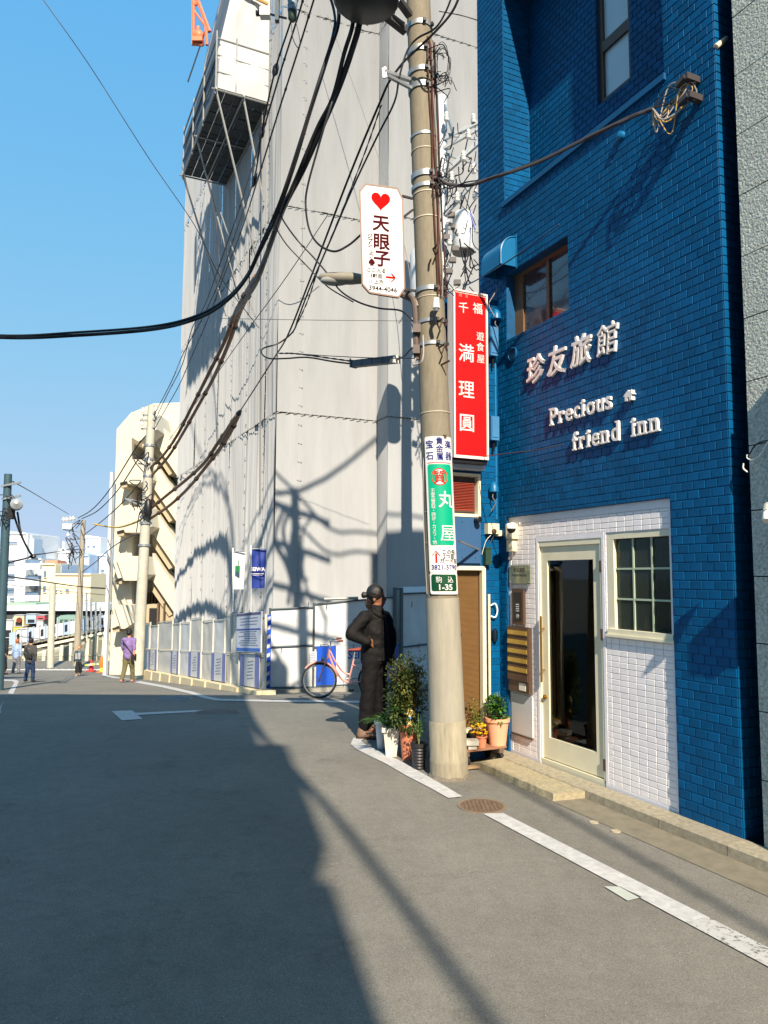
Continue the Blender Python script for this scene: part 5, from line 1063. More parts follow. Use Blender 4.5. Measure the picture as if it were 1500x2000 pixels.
t = thing('cable_closure', 'grey rectangular cable closure hanging left of the pole', 'closure', at(735, 706, 8)); a, b = at(692, 711, 8.25), at(773, 702, 7.72); mb = MB(); mb.bar(a, b, .075, .075); mb.build('case', mat('closure_grey', S(84, 82, 88), .5, .1, 8), t)
for q in (.25, .5, .75): c = a.lerp(b, q); MB().bar(c-(b-a).normalized()*.006, c+(b-a).normalized()*.006, .079, .079).build('strap', black, t)
MB().bar(a-(b-a).normalized()*.03, a, .085, .085).build('end_cap', black, t); MB().bar(b, b+(b-a).normalized()*.03, .08, .08).build('end_cap', wp, t); MB().bar(at(684, 700, 8.3), at(684, 716, 8.3), .015).build('clamp', black, t)
cable('black slack loop hanging left of the heart sign', [(660, 170, 7.1), (644, 213, 7.1), (620, 293, 7.2), (601, 363, 7.3), (597, 402, 7.35), (604, 448, 7.35), (622, 477, 7.3), (652, 491, 7.25), (679, 480, 7.2), (701, 462, 7.15), (712, 450, 7.15)], .011)
cable('black cable dipping from the bundle past the lamp to the pole', [(546, 415, 7.6), (556, 435, 7.6), (580, 468, 7.6), (610, 500, 7.6), (640, 535, 7.5), (665, 568, 7.45), (700, 590, 7.4), (740, 602, 7.35), (780, 606, 7.3), (798, 618, 7.25), (806, 628, 7.2)], .009)
cable('thin black cable under the lamp from the bundle knot', [(536, 440, 7.7), (560, 478, 7.7), (600, 520, 7.7), (640, 560, 7.6), (690, 590, 7.5)], .007)
for k_, (lab, pts) in enumerate((('beaded line to the far pole, left strand of three', [(600, -60, 9), (567, 45, 9.5), (537, 139, 10), (511, 259, 11), (496, 350, 12), (462, 450, 15.5), (430, 545, 18), (400, 612, 20), (357, 693, 22.3), (335, 745, 22.5), (300, 812, 26)]), ('beaded line to the far pole, middle strand of three', [(604, -40, 9), (578, 45, 9.5), (545, 150, 10.2), (512, 262, 11), (470, 400, 14.5), (435, 500, 17), (400, 596, 19.6), (375, 642, 21), (356, 712, 22.6), (327, 770, 24), (302, 822, 26)]), ('beaded line to the far pole, right strand of three', [(622, -30, 9), (585, 90, 9.8), (545, 215, 10.6), (505, 345, 12), (470, 455, 15), (435, 545, 17.5), (404, 628, 19.8), (374, 697, 21.6), (350, 752, 23), (320, 805, 24), (302, 838, 26)]))):
    cable(lab, pts, .013 if k_ else .013, cgry if k_ else cblk, beads=7)
for k_, (x, y, Y, lab) in enumerate(((538, 136, 10, 'upper'), (511, 259, 11, 'middle'), (497, 352, 12, 'lower'))):
    t = thing('line_spacer', '%s black egg shaped sleeve on the left beaded line' % lab, 'spacer', at(x, y, Y), 'sleeves on the left beaded line'); MB().tube([at(x+4, y-14, Y), at(x+1, y-4, Y), at(x-1, y+6, Y), at(x-4, y+14, Y)], [.01, .045, .045, .01], 8).build('sleeve', black, t, 60)
cable('thin dark wire crossing the open sky from the top left', [(60, -40, 12), (85, 0, 12), (175, 128, 12.3), (290, 308, 12.8), (380, 440, 13.2), (430, 540, 13.8), (506, 641, 15)], .008)
cable('steel guy wire under the scaffold, left one', [(356, 325, 21), (375, 400, 20), (400, 480, 19), (430, 560, 18)], .012, cgry)
cable('steel guy wire under the scaffold, middle one', [(403, 335, 20), (420, 420, 19.5), (428, 500, 19), (430, 545, 18.8)], .015, cgry)
cable('straight thin rope from the corner down to the left face', [(640, 420, 16.5), (560, 540, 17), (480, 650, 19), (420, 735, 22), (330, 860, 27)], .010, cgry)
cable('thin level wire across the wrapped building', [(430, 622, 14), (600, 625, 14), (700, 626, 14), (812, 627, 14)], .005, cgry)
cable('thick grey service cable from the pole to the bracket on the inn', [(840, 345, 7.12), (858, 350, 7.1), (880, 360, 7.1), (915, 362, 7.0), (960, 348, 6.85), (1050, 317, 6.5), (1150, 268, 6.1), (1230, 230, 5.85), (1276, 212, 5.72)], .017, cgry, n=8)
cable('thin black cable hugging the grey service cable near the pole', [(850, 345, 7.1), (875, 368, 7.05), (910, 356, 7.0), (960, 347, 6.9), (1050, 313, 6.5)], .007)
cable('thin wire from the pole top to the upper right corner of the inn', [(858, 22, 7.2), (900, 30, 7.5), (934, 40, 7.9)], .005, cgry)
cable('thin blue painted wire from the small hook to the hood', [(1092, 438, 6.62), (1060, 462, 6.85), (1000, 505, 7.3), (940, 542, 7.8), (905, 560, 8.3)], .007, mat('blue_wire', (.01, .06, .14), .5))
cable('thin white cable from the annex across the blue tiles', [(890, 892, 7.9), (930, 893, 7.8), (980, 887, 7.35), (1040, 880, 6.95), (1100, 868, 6.6)], .005, cgry)
cable('cable from the wall pipe head up to the red sign', [(967, 620, 7.7), (955, 595, 7.8), (965, 575, 7.85), (972, 560, 7.9)], .005, wirecols[1])
cable('pale cable hanging beside the pole near the address plate', [(828, 870, 7.2), (826, 950, 7.15), (829, 1060, 7.15), (834, 1160, 7.15)], .005, wirecols[1])
# spans passing overhead behind the camera, from the pole down the street
bk = [V((.66, -.7, 9.0)), V((2.46, -6.4, 9.4))]
for lab, o_, r_ in (('heavy cable span over the street towards the camera side, left one', V((0, 0, 0)), .045), ('heavy cable span over the street towards the camera side, right one', V((1.75, .2, .2)), .03)):
    a = V((-.2, 6.9, 8.6)) if r_ > .04 else V((.9, 7.0, 9.2)); p_ = spline([a+V((-.9, 1, 0)) if r_ > .04 else a, bk[0]+o_, bk[1]+o_, bk[1]+o_+V((2.6, -9, .6))], 8)
    o = MB().tube(p_, r_, 6).build('overhead_cable', cblk, loc=p_[8], smooth=60); tag(o, lab, 'cable')
# small gear hanging at the top of the picture
t = thing('line_switch', 'dark switch bar with a white box hung from the cables at the top', 'switch', at(540, 20, 9)); MB().bar(at(543, -30, 9), at(541, 42, 9), .07, .05).build('bar', mat('teal_steel', S(40, 66, 82), .5), t); MB().box(at(518, 26, 9), (.13, .1, .11)).build('box', wp, t); MB().tube([at(505, 22, 9), at(560, 36, 9)], .014, 6).build('rod', black, t); MB().tube([at(500, 26, 9), at(508, 26, 9)], .035, 8).build('end', black, t)
t = thing('line_insulator', 'ribbed grey hanging insulator with black tip at the top', 'insulator', at(571, 20, 9)); mb = MB(); mb.lathe(at(571, 22, 9), [(.06, 0), (.065, .03), (.055, .05), (.065, .08), (.055, .1), (.065, .14), (.05, .3)], 14); mb.build('body', mat('ins_grey', S(130, 146, 156), .4), t, 40); mb = MB(); mb.lathe(at(571, 41, 9), [(.035, 0), (.055, .03), (.058, .12)], 14); mb.build('tip', mat('dark_green', S(38, 62, 48), .5), t, 40)
cable('black tail looping under the hanging insulator', [(577, 38, 9), (586, 80, 9), (582, 93, 9), (572, 75, 9), (569, 45, 9)], .006)
cable('thin wire running up left from the white switch box', [(508, 22, 9), (495, 5, 9), (480, -20, 9)], .009)

# upper spans above the picture; hanging loops added to cast branching shadows
for lab, P_, r_ in (('upper span over the side street, sagging low one', [V((-1.6, 7.6, 13.1)), V((.1, 7.2, 12.55)), V((1.1, 7, 12.1)), V((2.2, 6.8, 12.5)), V((6, 6, 14))], .035), ('upper span over the side street, second sagging one', [V((-1.6, 7.6, 12.4)), V((.1, 7.2, 11.85)), V((1.1, 7, 11.5)), V((2.2, 6.8, 12.0)), V((6, 6, 13.2))], .035), ('upper span rising steeply over the inn roof', [V((-1.2, 7.6, 11.6)), V((.3, 7.2, 12.6)), V((1.3, 7, 13.6)), V((2.4, 6.8, 15)), V((4, 6.4, 17))], .05)):
    tag(MB().tube(spline(P_, 6), r_, 6).build('overhead_cable', cblk, loc=P_[2], smooth=60), lab, 'cable')
for k_ in range(9):
    x0 = -.75+k_*.17; z0 = R.choice((12.1, 11.2, 10.2)); MB().tube(spline([V((x0, 7.1, z0)), V((x0-R.uniform(.05, .3), 7.1, z0-R.uniform(.5, .9))), V((x0+R.uniform(-.2, .2), 7.1, z0-R.uniform(1.1, 1.7))), V((x0+R.uniform(.1, .4), 7.15, z0-R.uniform(1.5, 2.6)))], 5), R.uniform(.03, .055), 6).build('shadow_loop', cblk, up_t, 60)
# ================================================================ people
def fuse(mb, voxel, sm=4, fold=0.0, ff=6.0):
    me = bpy.data.meshes.new('t'); me.from_pydata([tuple(v) for v in mb.v], [], mb.f); me.update()
    ob = bpy.data.objects.new('t', me); col.objects.link(ob)
    m = ob.modifiers.new('r', 'REMESH'); m.mode = 'VOXEL'; m.voxel_size = voxel
    s = ob.modifiers.new('s', 'SMOOTH'); s.factor = .6; s.iterations = sm
    dg = bpy.context.evaluated_depsgraph_get(); ev = ob.evaluated_get(dg).to_mesh()
    out = MB(); out.v = [v.co.copy() for v in ev.vertices]; nr = [v.normal.copy() for v in ev.vertices]; out.f = [tuple(p.vertices) for p in ev.polygons]
    ob.evaluated_get(dg).to_mesh_clear(); bpy.data.objects.remove(ob); bpy.data.meshes.remove(me)
    if fold: out.v = [v+n*fold*(noise.noise(V((v.x*ff+v.z*ff*.8, v.y*ff, v.z*ff*1.3)))+.45*noise.noise(V((v.x*ff*2.4-v.z*ff*2, v.y*ff*2, v.z*ff*2)))) for v, n in zip(out.v, nr)]
    return out
def limb(mb, pts, rs, n=12, sq=None):
    pts = [V(p) for p in pts]
    for k in range(len(pts)-1): mb.tube([pts[k], pts[k].lerp(pts[k+1], .5), pts[k+1]], [rs[k], (rs[k]+rs[k+1])/2, rs[k+1]], n)
    for p, r in zip(pts, rs): mb.ball(p, r, n=n, m=8)
    return mb
skin = mat('skin', S(196, 140, 108), .55, .05, 8); hairb = mat('black_hair', (.012, .010, .009), .45, .3, 60, bump=.5, bscale=120)
def hand(mb, w, d, side, s=1.0, curl=.6):
    """palm with four unequal bent fingers and a thumb leaving its side; w wrist, d direction"""
    d = V(d).normalized(); sd = V(side).normalized(); up = d.cross(sd).normalized()
    for k in range(4):
        o = (k-1.5)*.021*s; b = w+d*.045*s+sd*o; L = (.072, .082, .077, .06)[k]*s
        m1 = b+d*.04*s; m2 = m1+(d*(1-curl*.5)+up*curl*.5).normalized()*L*.55; m3 = m2+(d*(1-curl)+up*curl).normalized()*L*.45
        limb(mb, [w+sd*o*.5, b+d*.02*s, m1, m2, m3], [.016*s, .0125*s, .0105*s, .009*s, .0075*s], 6)
    tb = w+d*.02*s+sd*.03*s; limb(mb, [w+d*.01*s, tb, tb+(d*.7+sd*.5)*.04*s, tb+(d*.9+sd*.25)*.07*s], [.016*s, .015*s, .011*s, .009*s], 6)
def far_person(label, foot, h, yaw, colors, stride=.0, vox=.016, bag=None, skirt=None, hat=None, sleeves=True, name='person', hold=None):
    t = thing(name, label, 'person', foot); F = V((math.sin(yaw), math.cos(yaw), 0)); Rt = V((math.cos(yaw), -math.sin(yaw), 0)); P = lambda r_, f_, u_: foot+Rt*(r_*h)+F*(f_*h)+V((0, 0, u_*h))
    top, bot, hair_m, shoe = colors; body = MB()
    limb(body, [P(0, 0, .52), P(0, 0, .62), P(0, 0, .74), P(0, .005, .84), P(0, .015, .90)], [.075*h, .068*h, .08*h, .032*h, .032*h]); body.ball(P(0, .02, .935), .058*h, .82, .95, 1.15, 14, 10); body.ball(P(0, .075, .93), .010*h, n=6, m=4)
    for s_ in (-1, 1): body.ball(P(.048*s_, .015, .93), .012*h, .5, 1, 1.3, 6, 4)
    J = {}
    for s_ in (-1, 1):
        f_ = stride*s_; hip = P(.048*s_, 0, .50); kn = P(.05*s_, f_*.5+.02, .275); an = P(.05*s_, f_-(.03 if f_ < 0 else 0), .045+(.03 if f_ < 0 else 0)); J[s_] = (hip, kn, an)
        limb(body, [hip, kn, an, an+F*.07*h-V((0, 0, .02*h))], [.045*h, .032*h, .022*h, .018*h])
        sh = P(.105*s_, 0, .80); el = P(.135*s_, -f_*.35-.01, .64); wr = P(.135*s_, -f_*.8+.035, .50); J[s_*2] = (sh, el, wr)
        limb(body, [sh, el, wr], [.030*h, .024*h, .018*h]); hand(body, wr, wr-el, F, h/1.75, .5)
    fuse(body, vox*.8, 2).build('body', skin, t, True)
    c = MB(); limb(c, [P(0, 0, .50), P(0, 0, .62), P(0, 0, .72), P(0, 0, .80)], [.092*h, .084*h, .092*h, .06*h])
    for s_ in (-1, 1):
        sh, el, wr = J[s_*2]; limb(c, [P(0, 0, .79), sh, el]+([wr] if sleeves else []), [.05*h, .044*h, .036*h]+([.028*h] if sleeves else []))
    fuse(c, vox, 3, .012, 9).build('top', top, t, True)
    c = MB()
    if skirt: c.lathe(P(0, 0, .12), [(.11*h, 0), (.115*h, .02*h), (.105*h, .2*h), (.085*h, .38*h), (.07*h, .42*h)], 18); fuse(c, vox, 2, .015, 12).build('skirt', bot, t, True)
    else:
        for s_ in (-1, 1): hip, kn, an = J[s_]; limb(c, [P(0, 0, .52), hip, kn, an], [.078*h, .064*h, .047*h, .040*h])
        fuse(c, vox, 2, .012, 9).build('trousers', bot, t, True)
    for s_ in (-1, 1): an = J[s_][2]; c = MB(); limb(c, [an-F*.02*h-V((0, 0, .018*h)), an+F*.075*h-V((0, 0, .024*h))], [.026*h, .020*h], 8); c.build('shoe', shoe, t, True)
    c = MB(); c.ball(P(0, .010, .948), .064*h, .86, .98, 1.08, 14, 10); c.v = [v+F*(-.006*h) for v in c.v]; hm_ = fuse(c, vox*.6, 1, .01, 20)
    hm_.v = [V(v) if (v-P(0, 0, .92)).dot(F) < .035*h or v.z > P(0, 0, .97).z else V(v)-F*((v-P(0, 0, .92)).dot(F)-.035*h) for v in hm_.v]; hm_.build('hair', hair_m, t, True)
    if hat: c = MB(); c.lathe(P(0, .01, .955), [(.085*h, 0), (.06*h, .012*h), (.056*h, .05*h), (.01*h, .058*h)], 16, V((0, 0, 1))); c.build('hat', hat, t, 50)
    if bag:
        bm, br, bf, bu, bs = bag; c = MB(); c.box(P(br, bf, bu), (bs[0]*h, bs[1]*h, bs[2]*h), -yaw); o = fuse(c, vox, 3).build('bag', bm, t, True)
        MB().tube([P(-.08, -.1, .80), P(0, -.105, .70), P(br+.03, bf-.01, bu)], .010*h, 5).build('strap', bm, o); 
    return t
dk = mat('dark_cloth', (.014, .014, .017), .85, .2, 10); jeans = mat('jeans', (.012, .03, .085), .85, .2, 12)
g1 = gnd(57, 1333); hpx = lambda p, px: px/1450*p.y
far_person('man in a dark grey top and jeans walking away down the street', V((g1.x, g1.y, g1.z)), hpx(g1, 84), .05, (mat('charcoal', (.05, .05, .05), .85), jeans, hairb, dk), .06, bag=(dk, .03, -.10, .60, (.12, .05, .11)))
g2 = gnd(153, 1320.5); g2.z = zg(g2.y); far_person('woman with a grey backpack and long dark skirt near the end of the street', g2, hpx(g2, 58), 3.1, (mat('teal_cloth', S(70, 92, 96), .85), dk, mat('brown_hair', S(150, 92, 60), .6), mat('tan_shoe', S(190, 160, 140), .6)), .02, skirt=True, bag=(mat('grey_bag', S(150, 150, 152), .7), 0, .10, .66, (.17, .08, .2)))
g3 = gnd(249, 1333); far_person('man in a purple T-shirt and olive shorts walking by the far pole', g3, hpx(g3, 101), .15, (mat('purple_shirt', S(120, 100, 150), .85, .1, 6), mat('olive', S(96, 92, 62), .85), hairb, mat('pink_shoe', S(200, 130, 110), .6)), .10, sleeves=False, bag=(dk, .12, -.02, .47, (.06, .12, .14)))
g4 = gnd(3, 1318); far_person('person in a long black coat cut by the left edge', g4, hpx(g4, 80), .2, (dk, dk, hairb, dk), .05, skirt=True)
g5 = gnd(16, 1317); g5 += V((0, .8, 0)); g5.z = zg(g5.y); far_person('person in a pale blue jacket behind the black coat', g5, hpx(g5, 66), .1, (mat('pale_blue_cloth', S(140, 160, 190), .85), mat('grey_cloth', S(110, 112, 118), .85), mat('brown_hair', S(150, 92, 60), .6), dk), .05)
# the man in black
YM = 9.06; W = lambda x, y, dy=0: at(x, y, YM+dy)
mf = gnd(718, 1434); mn = thing('person', 'man in black jacket with hair bun standing by the potted plants, looking right', 'person', mf)
b = MB(); limb(b, [W(730, 1290), W(732, 1250), W(733, 1210), W(734, 1188), W(736, 1178)], [.12, .115, .13, .06, .055], 14)
hr = Matrix.Rotation(-.12, 3, 'Y'); b.ball(W(735, 1163), .098, 1.0, .80, 1.2, 20, 14, hr); b.ball(W(742, 1176), .062, 1.1, .8, .85, 14, 8)        # skull and jaw
limb(b, [W(748, 1163, -.0), W(752.5, 1171, -.0), W(749, 1173)], [.012, .016, .012], 8); limb(b, [W(748, 1178, -.02), W(749.5, 1178, .0), W(748, 1178, .02)], [.010, .013, .010], 6); b.ball(W(746, 1184), .022, n=8, m=6); b.ball(W(748, 1161, -.03), .014, n=8, m=6); b.ball(W(748, 1161, .03), .014, n=8, m=6)
b.ball(W(731, 1170, -.082), .024, .9, .4, 1.3, 10, 6)
wr_ = W(722, 1253, -.19); limb(b, [W(708, 1207, -.15), W(684, 1241, -.20), wr_], [.05, .042, .028], 10); hand(b, wr_, (W(731, 1262, -.13)-wr_), V((0, 0, 1)), .92, .6)
w2 = W(762, 1276, .18); limb(b, [W(752, 1207, .14), W(764, 1245, .2), w2], [.05, .042, .028], 10); hand(b, w2, V((.05, -.1, -1)), V((1, 0, 0)), 1.05, .5)
for hip, kn, an in ((W(724, 1295, -.09), W(721, 1356, -.10), W(716, 1418, -.10)), (W(738, 1295, .09), W(742, 1354, .10), W(738, 1412, .12))): limb(b, [hip, kn, an, an+V((.10, -.02, -.05))], [.085, .06, .04, .035], 10)
fuse(b, .0085, 3).build('body', mat('skin_tan', S(140, 92, 70), .55, .06, 10), mn, True)
jm = mat('black_jacket', (.009, .008, .008), .75, .15, 14, bump=.3, bscale=40, spec=.2)
c = MB(); limb(c, [W(728, 1284), W(730, 1262), W(731, 1235), W(732, 1213), W(733, 1202)], [.155, .155, .168, .145, .10], 16)
limb(c, [W(731, 1203, .0), W(712, 1205, -.13), W(685, 1238, -.21), W(716, 1253, -.20)], [.095, .082, .074, .058], 12); limb(c, [W(731, 1203), W(751, 1207, .13), W(763, 1245, .19), W(762, 1272, .18)], [.10, .092, .075, .06], 12)
limb(c, [W(735, 1190), W(737, 1195, -.03)], [.080, .085], 12)
c.hexa([W(738, 1292, -.16), W(769, 1290, -.06), W(769, 1290, .05), W(738, 1292, .16), W(742, 1212, -.14), W(750, 1212, -.06), W(750, 1212, .05), W(742, 1212, .12)])
fuse(c, .010, 4, .013, 8).build('jacket', jm, mn, True)
c = MB(); limb(c, [W(729, 1189, -.05), W(731, 1196, -.10), W(741, 1202, -.12), W(748, 1206, -.08)], [.03, .04, .035, .025], 8); fuse(c, .01, 2, .006, 12).build('collar', jm, mn, True)
c = MB()
for hip, kn, an in ((W(724, 1293, -.08), W(718, 1356, -.10), W(714, 1414, -.10)), (W(739, 1293, .08), W(743, 1354, .10), W(739, 1408, .12))): limb(c, [W(731, 1286), hip, kn, an], [.135, .108, .094, .082], 14)
fuse(c, .011, 3, .015, 7).build('trousers', mat('black_trousers', (.008, .0075, .008), .85, .15, 12, bump=.3, bscale=30, spec=.15), mn, True)
c = MB(); c.ball(W(732.5, 1159), .111, 1.0, .92, 1.05, 20, 14, hr); c.ball(W(724, 1172), .06, .9, 1, 1.1, 12, 8); hm_ = fuse(c, .009, 3, .003, 25)
hm_.v = [V(v) if v.x < W(746, 1160).x or v.z > W(744, 1154).z else V((W(746, 1160).x, v.y, v.z)) for v in hm_.v]; hm_.build('hair', hairb, mn, True)
c = MB(); c.ball(W(711.5, 1162), .040, n=10, m=8); limb(c, [W(720, 1161), W(711, 1162)], [.035, .028], 8); fuse(c, .006, 1, .006, 40).build('hair_bun', hairb, mn, True)
c = MB()
for q in range(10): x = 716+q*1.6; limb(c, [W(x, 1172, -.06+.008*q), W(x-1, 1182, -.07+.008*q), W(x+1, 1189+q % 3, -.06+.01*q)], [.016, .013, .005], 6)
fuse(c, .006, 1, .004, 40).build('loose_hair', mat('brown_black_hair', (.014, .009, .008), .5, .3, 60), mn, True)
for (hx, hy, dy) in ((711, 1424, -.10), (734, 1419, .12)):
    f0 = W(hx, hy, dy); f0.z = zg(f0.y)+.045; c = MB(); limb(c, [f0+V((-.03, 0, .04)), f0+V((-.04, 0, 0)), f0+V((.06, -.02, .01)), f0+V((.17, -.04, -.005))], [.052, .05, .048, .036], 12)
    c.v = [V((v.x, v.y, max(v.z, f0.z-.03))) for v in c.v]; s_ = fuse(c, .008, 2); s_.build('boot', mat('boot_brown', S(112, 88, 72), .7, .2, 20), mn, True)
    MB().hexa([f0+V((x, y, z)) for z in (-.045, -.025) for x, y in ((-.095, -.045), (.20, -.085), (.205, .005), (-.09, .05))]).build('sole', mat('sole', S(60, 50, 44), .8), mn)
# ================================================================ bicycle
bc = at(623.5, 1332, 14.45); bc.z = zg(14.45)+.335; BK = Plane((bc.x, bc.y), (1, .10)); zb0 = bc.z
pink = mat('bike_pink', S(226, 160, 148), .35, .05, 10, metal=.2); rub = mat('rubber', (.012, .012, .012), .7); brn2 = mat('bike_brown', S(140, 62, 44), .6)
bk = thing('bicycle', 'pink city bicycle with brown saddle parked at the site fence', 'bicycle', V((bc.x, bc.y, bc.z-.335)))
def bp(a, z, o=0): return BK.p(a, zb0+z, o)
def wheel(a):
    n_ = 36; ring = lambda r_: [bp(a+math.cos(2*math.pi*k/n_)*r_, math.sin(2*math.pi*k/n_)*r_) for k in range(n_+1)]
    w_ = MB().tube(ring(.322), .019, 8, False).build('wheel', rub, bk, 60)
    MB().tube(ring(.300), .011, 6, False).build('rim', steel, w_, 60); mb = MB()
    for k in range(28): an = 2*math.pi*k/28; mb.tube([bp(a, 0, .03*(-1)**k), bp(a+math.cos(an)*.3, math.sin(an)*.3)], .0022, 3)
    mb.build('spokes', steel, w_, kind='stuff'); MB().tube([bp(a, 0, -.05), bp(a, 0, .05)], .02, 8).build('hub', steel, w_)
    mb = MB().tube([bp(a+math.cos(t)*.352, math.sin(t)*.352) for t in [(.2+q*.14)*1 for q in range(int(2.4/.14))]], .018, 6); mb.build('mudguard', pink, bk, 50)
wheel(0); wheel(1.08)
def bt(nm, *pts, r=.016, m=pink): return MB().tube(spline([bp(*p) for p in pts], 5), r, 8).build(nm, m, bk, 60)
bt('fork', (0, 0, .045), (.06, .2, .045), (.15, .42, .02), (.165, .46, 0), r=.012); bt('fork', (0, 0, -.045), (.06, .2, -.045), (.15, .42, -.02), (.165, .46, 0), r=.012)
bt('head_tube', (.16, .42), (.20, .62), r=.022); bt('down_tube', (.175, .50), (.28, .25), (.42, .03), (.56, -.05), r=.020); bt('top_tube', (.19, .58), (.30, .36), (.45, .16), (.60, .10), r=.016)
bt('seat_tube', (.56, -.05), (.66, .40), r=.018); bt('seat_post', (.655, .38), (.675, .54), r=.014, m=steel); bt('chain_stay', (.56, -.05, .04), (1.08, 0, .05), r=.011); bt('seat_stay', (.64, .3, .03), (1.08, 0, .05), r=.010)
bt('chain_stay', (.56, -.05, -.04), (1.08, 0, -.05), r=.011); bt('seat_stay', (.64, .3, -.03), (1.08, 0, -.05), r=.010)
c = MB(); limb(c, [bp(.56, .575), bp(.68, .575), bp(.80, .59)], [.035, .06, .085], 10); sd_ = fuse(c, .012, 3); sd_.v = [V((v.x, v.y, bp(0, .575).z+(v.z-bp(0, .575).z)*.5)) for v in sd_.v]; sd_.build('saddle', brn2, bk, True)
bt('stem', (.195, .60), (.215, .70), r=.013, m=steel); bt('handlebar', (.215, .70, 0), (.20, .74, -.14), (.26, .77, -.26), (.40, .77, -.29), r=.011, m=steel); bt('handlebar', (.215, .70, 0), (.20, .74, .14), (.26, .77, .26), (.40, .77, .29), r=.011, m=steel)
for o in (-.29, .29): bt('grip', (.33, .77, o*.97), (.44, .77, o), r=.018, m=brn2)
mb = MB().tube([bp(.56+math.cos(q*.3)*.09, -.05+math.sin(q*.3)*.09, -.06) for q in range(22)], .006, 5, False); mb.build('chainring', steel, bk, 60); bt('crank', (.56, -.05, -.08), (.62, -.20, -.09), r=.010, m=steel); MB().pbox(BK, .58, .67, zb0-.225, zb0-.20, -.19, -.09).build('pedal', rub, bk)
bt('chain_guard', (.52, .02, -.05), (.8, .03, -.05), (1.06, .04, -.05), r=.014, m=steel); bt('kickstand', (.98, -.02, .06), (.92, -.31, .14), r=.009, m=steel); MB().lathe(bp(.10, .40, 0), [(.02, 0), (.04, .03), (.045, .07), (.01, .075)], 12, -BK.e).build('headlamp', steel, bk, 40)
bt('basket_rim', (.02, .66, -.14), (.02, .66, .14), (.16, .66, .14), (.16, .66, -.14), (.02, .66, -.14), r=.007, m=steel); mb = MB()
for q in range(7): mb.tube([bp(.02, .66, -.14+q*.045), bp(.05, .46, -.1+q*.033)], .003, 3); mb.tube([bp(.16, .66, -.14+q*.045), bp(.14, .46, -.1+q*.033)], .003, 3)
mb.build('basket_wires', steel, bk, kind='stuff'); bt('luggage_rack', (.78, .39, -.06), (1.25, .40, -.06), (1.25, .40, .06), (.78, .39, .06), r=.007, m=steel)
# ================================================================ potted plants
terra = mat('terracotta', S(198, 120, 88), .75, .12, 8, bump=.3); terral = mat('terracotta_pale', S(226, 160, 126), .7, .07, 6, bump=.2); potw = mat('pot_white', S(200, 195, 182), .5, .05, 7); soil = mat('soil', S(64, 46, 34), .95, .4, 40, bump=1)
leafg = mat('leaf_green', (.055, .15, .02), .5, isl=.45, trans=.3, var=.2, scale=20); leafd = mat('leaf_dark', (.06, .085, .018), .55, isl=.55, trans=.2, var=.2, scale=20); leafy = mat('leaf_yellow', (.22, .2, .03), .55, isl=.4, trans=.3); stem = mat('stem', S(104, 84, 56), .8, .2, 20)
def leaf(mb, p, d, L, w_, droop=.3, up=None):
    d = V(d).normalized(); s_ = d.cross(V((0, 0, 1))); s_ = s_.normalized() if s_.length > .05 else V((1, 0, 0)); s_ = (s_+V((0, 0, R.uniform(-.6, .6)))).normalized()
    m_ = p+d*L*.5-V((0, 0, droop*L*.12)); e_ = p+d*L-V((0, 0, droop*L*.5)); i = len(mb.v); mb.v += [p, m_+s_*w_/2, e_, m_-s_*w_/2]; mb.f += [(i, i+1, i+2), (i, i+2, i+3)]
def rnd(): 
    v = V((R.gauss(0, 1), R.gauss(0, 1), R.gauss(0, 1))); return v.normalized()
def pot(t, c, r0, r1, h, m, rim=.012, ribs=0, sq=False):
    if sq:
        mb = MB(); mb.hexa([c+V((x*r0, y*r0, 0)) for x, y in ((-1, -1), (1, -1), (1, 1), (-1, 1))]+[c+V((x*r1, y*r1, h)) for x, y in ((-1, -1), (1, -1), (1, 1), (-1, 1))]); mb.box(c+V((0, 0, h-.02)), (2*r1+.03, 2*r1+.03, .045)); mb.build('pot', m, t)
    else:
        pr = [(r0, 0)]+([(r0+(r1-r0)*k/ribs+(.004 if k % 2 else -.003), h*k/ribs*.93) for k in range(1, ribs)] if ribs else [(r0+(r1-r0)*.6, h*.55)])+[(r1-.002, h*.86), (r1+rim, h*.87), (r1+rim, h), (r1-.008, h), (r1-.015, h-.03)]
        MB().lathe(c, pr, 28).build('pot', m, t, 35)
    MB().lathe(c, [(r1*.9, h-.035), (r1*.85, h-.02)], 16).build('soil', soil, t)
c = gnd(799, 1484); t = thing('shrub_pot', 'bushy bronze green shrub in a tall terracotta pot by the pole', 'plant', c); pot(t, c, .075, .10, .36, terra, .014)
for k_ in range(4): MB().tube(spline([c+V((R.uniform(-.02, .02), 0, .33)), c+V((R.uniform(-.05, .05), R.uniform(-.05, .05), .6)), c+V((R.uniform(-.12, .14), R.uniform(-.1, .1), .95))]), .011, 5).build('branch', stem, t)
def crown(t, cc, rx, ry, rz, n_, m, size, seeds=9, nm='leaves', keep=.0):
    cl = [V((cc.x+R.uniform(-1, 1)*rx*.65, cc.y+R.uniform(-1, 1)*ry*.65, cc.z+R.uniform(-1, 1)*rz*.72)) for _ in range(seeds)]; mb = MB()
    for k_ in range(n_):
        q = R.choice(cl); v = rnd(); rr = R.random()**.5; p = q+V((v.x*rx, v.y*ry, v.z*rz))*.48*rr; leaf(mb, p, (v+V((0, 0, .3))), size*R.uniform(.6, 1.3), size*.5, .4)
    return mb.build(nm, m, t, kind='stuff')
cc = at(797, 1344, c.y)
crown(t, cc, .23, .20, .33, 3000, leafd, .042, 26); crown(t, cc+V((.0, -.03, .05)), .25, .22, .34, 800, leafy, .036, 20, 'young_leaves'); crown(t, cc-V((0, 0, .27)), .22, .18, .16, 900, mat('leaf_mid', (.03, .09, .015), .5, isl=.4, trans=.25), .04, 6, 'low_leaves')
mb = MB()
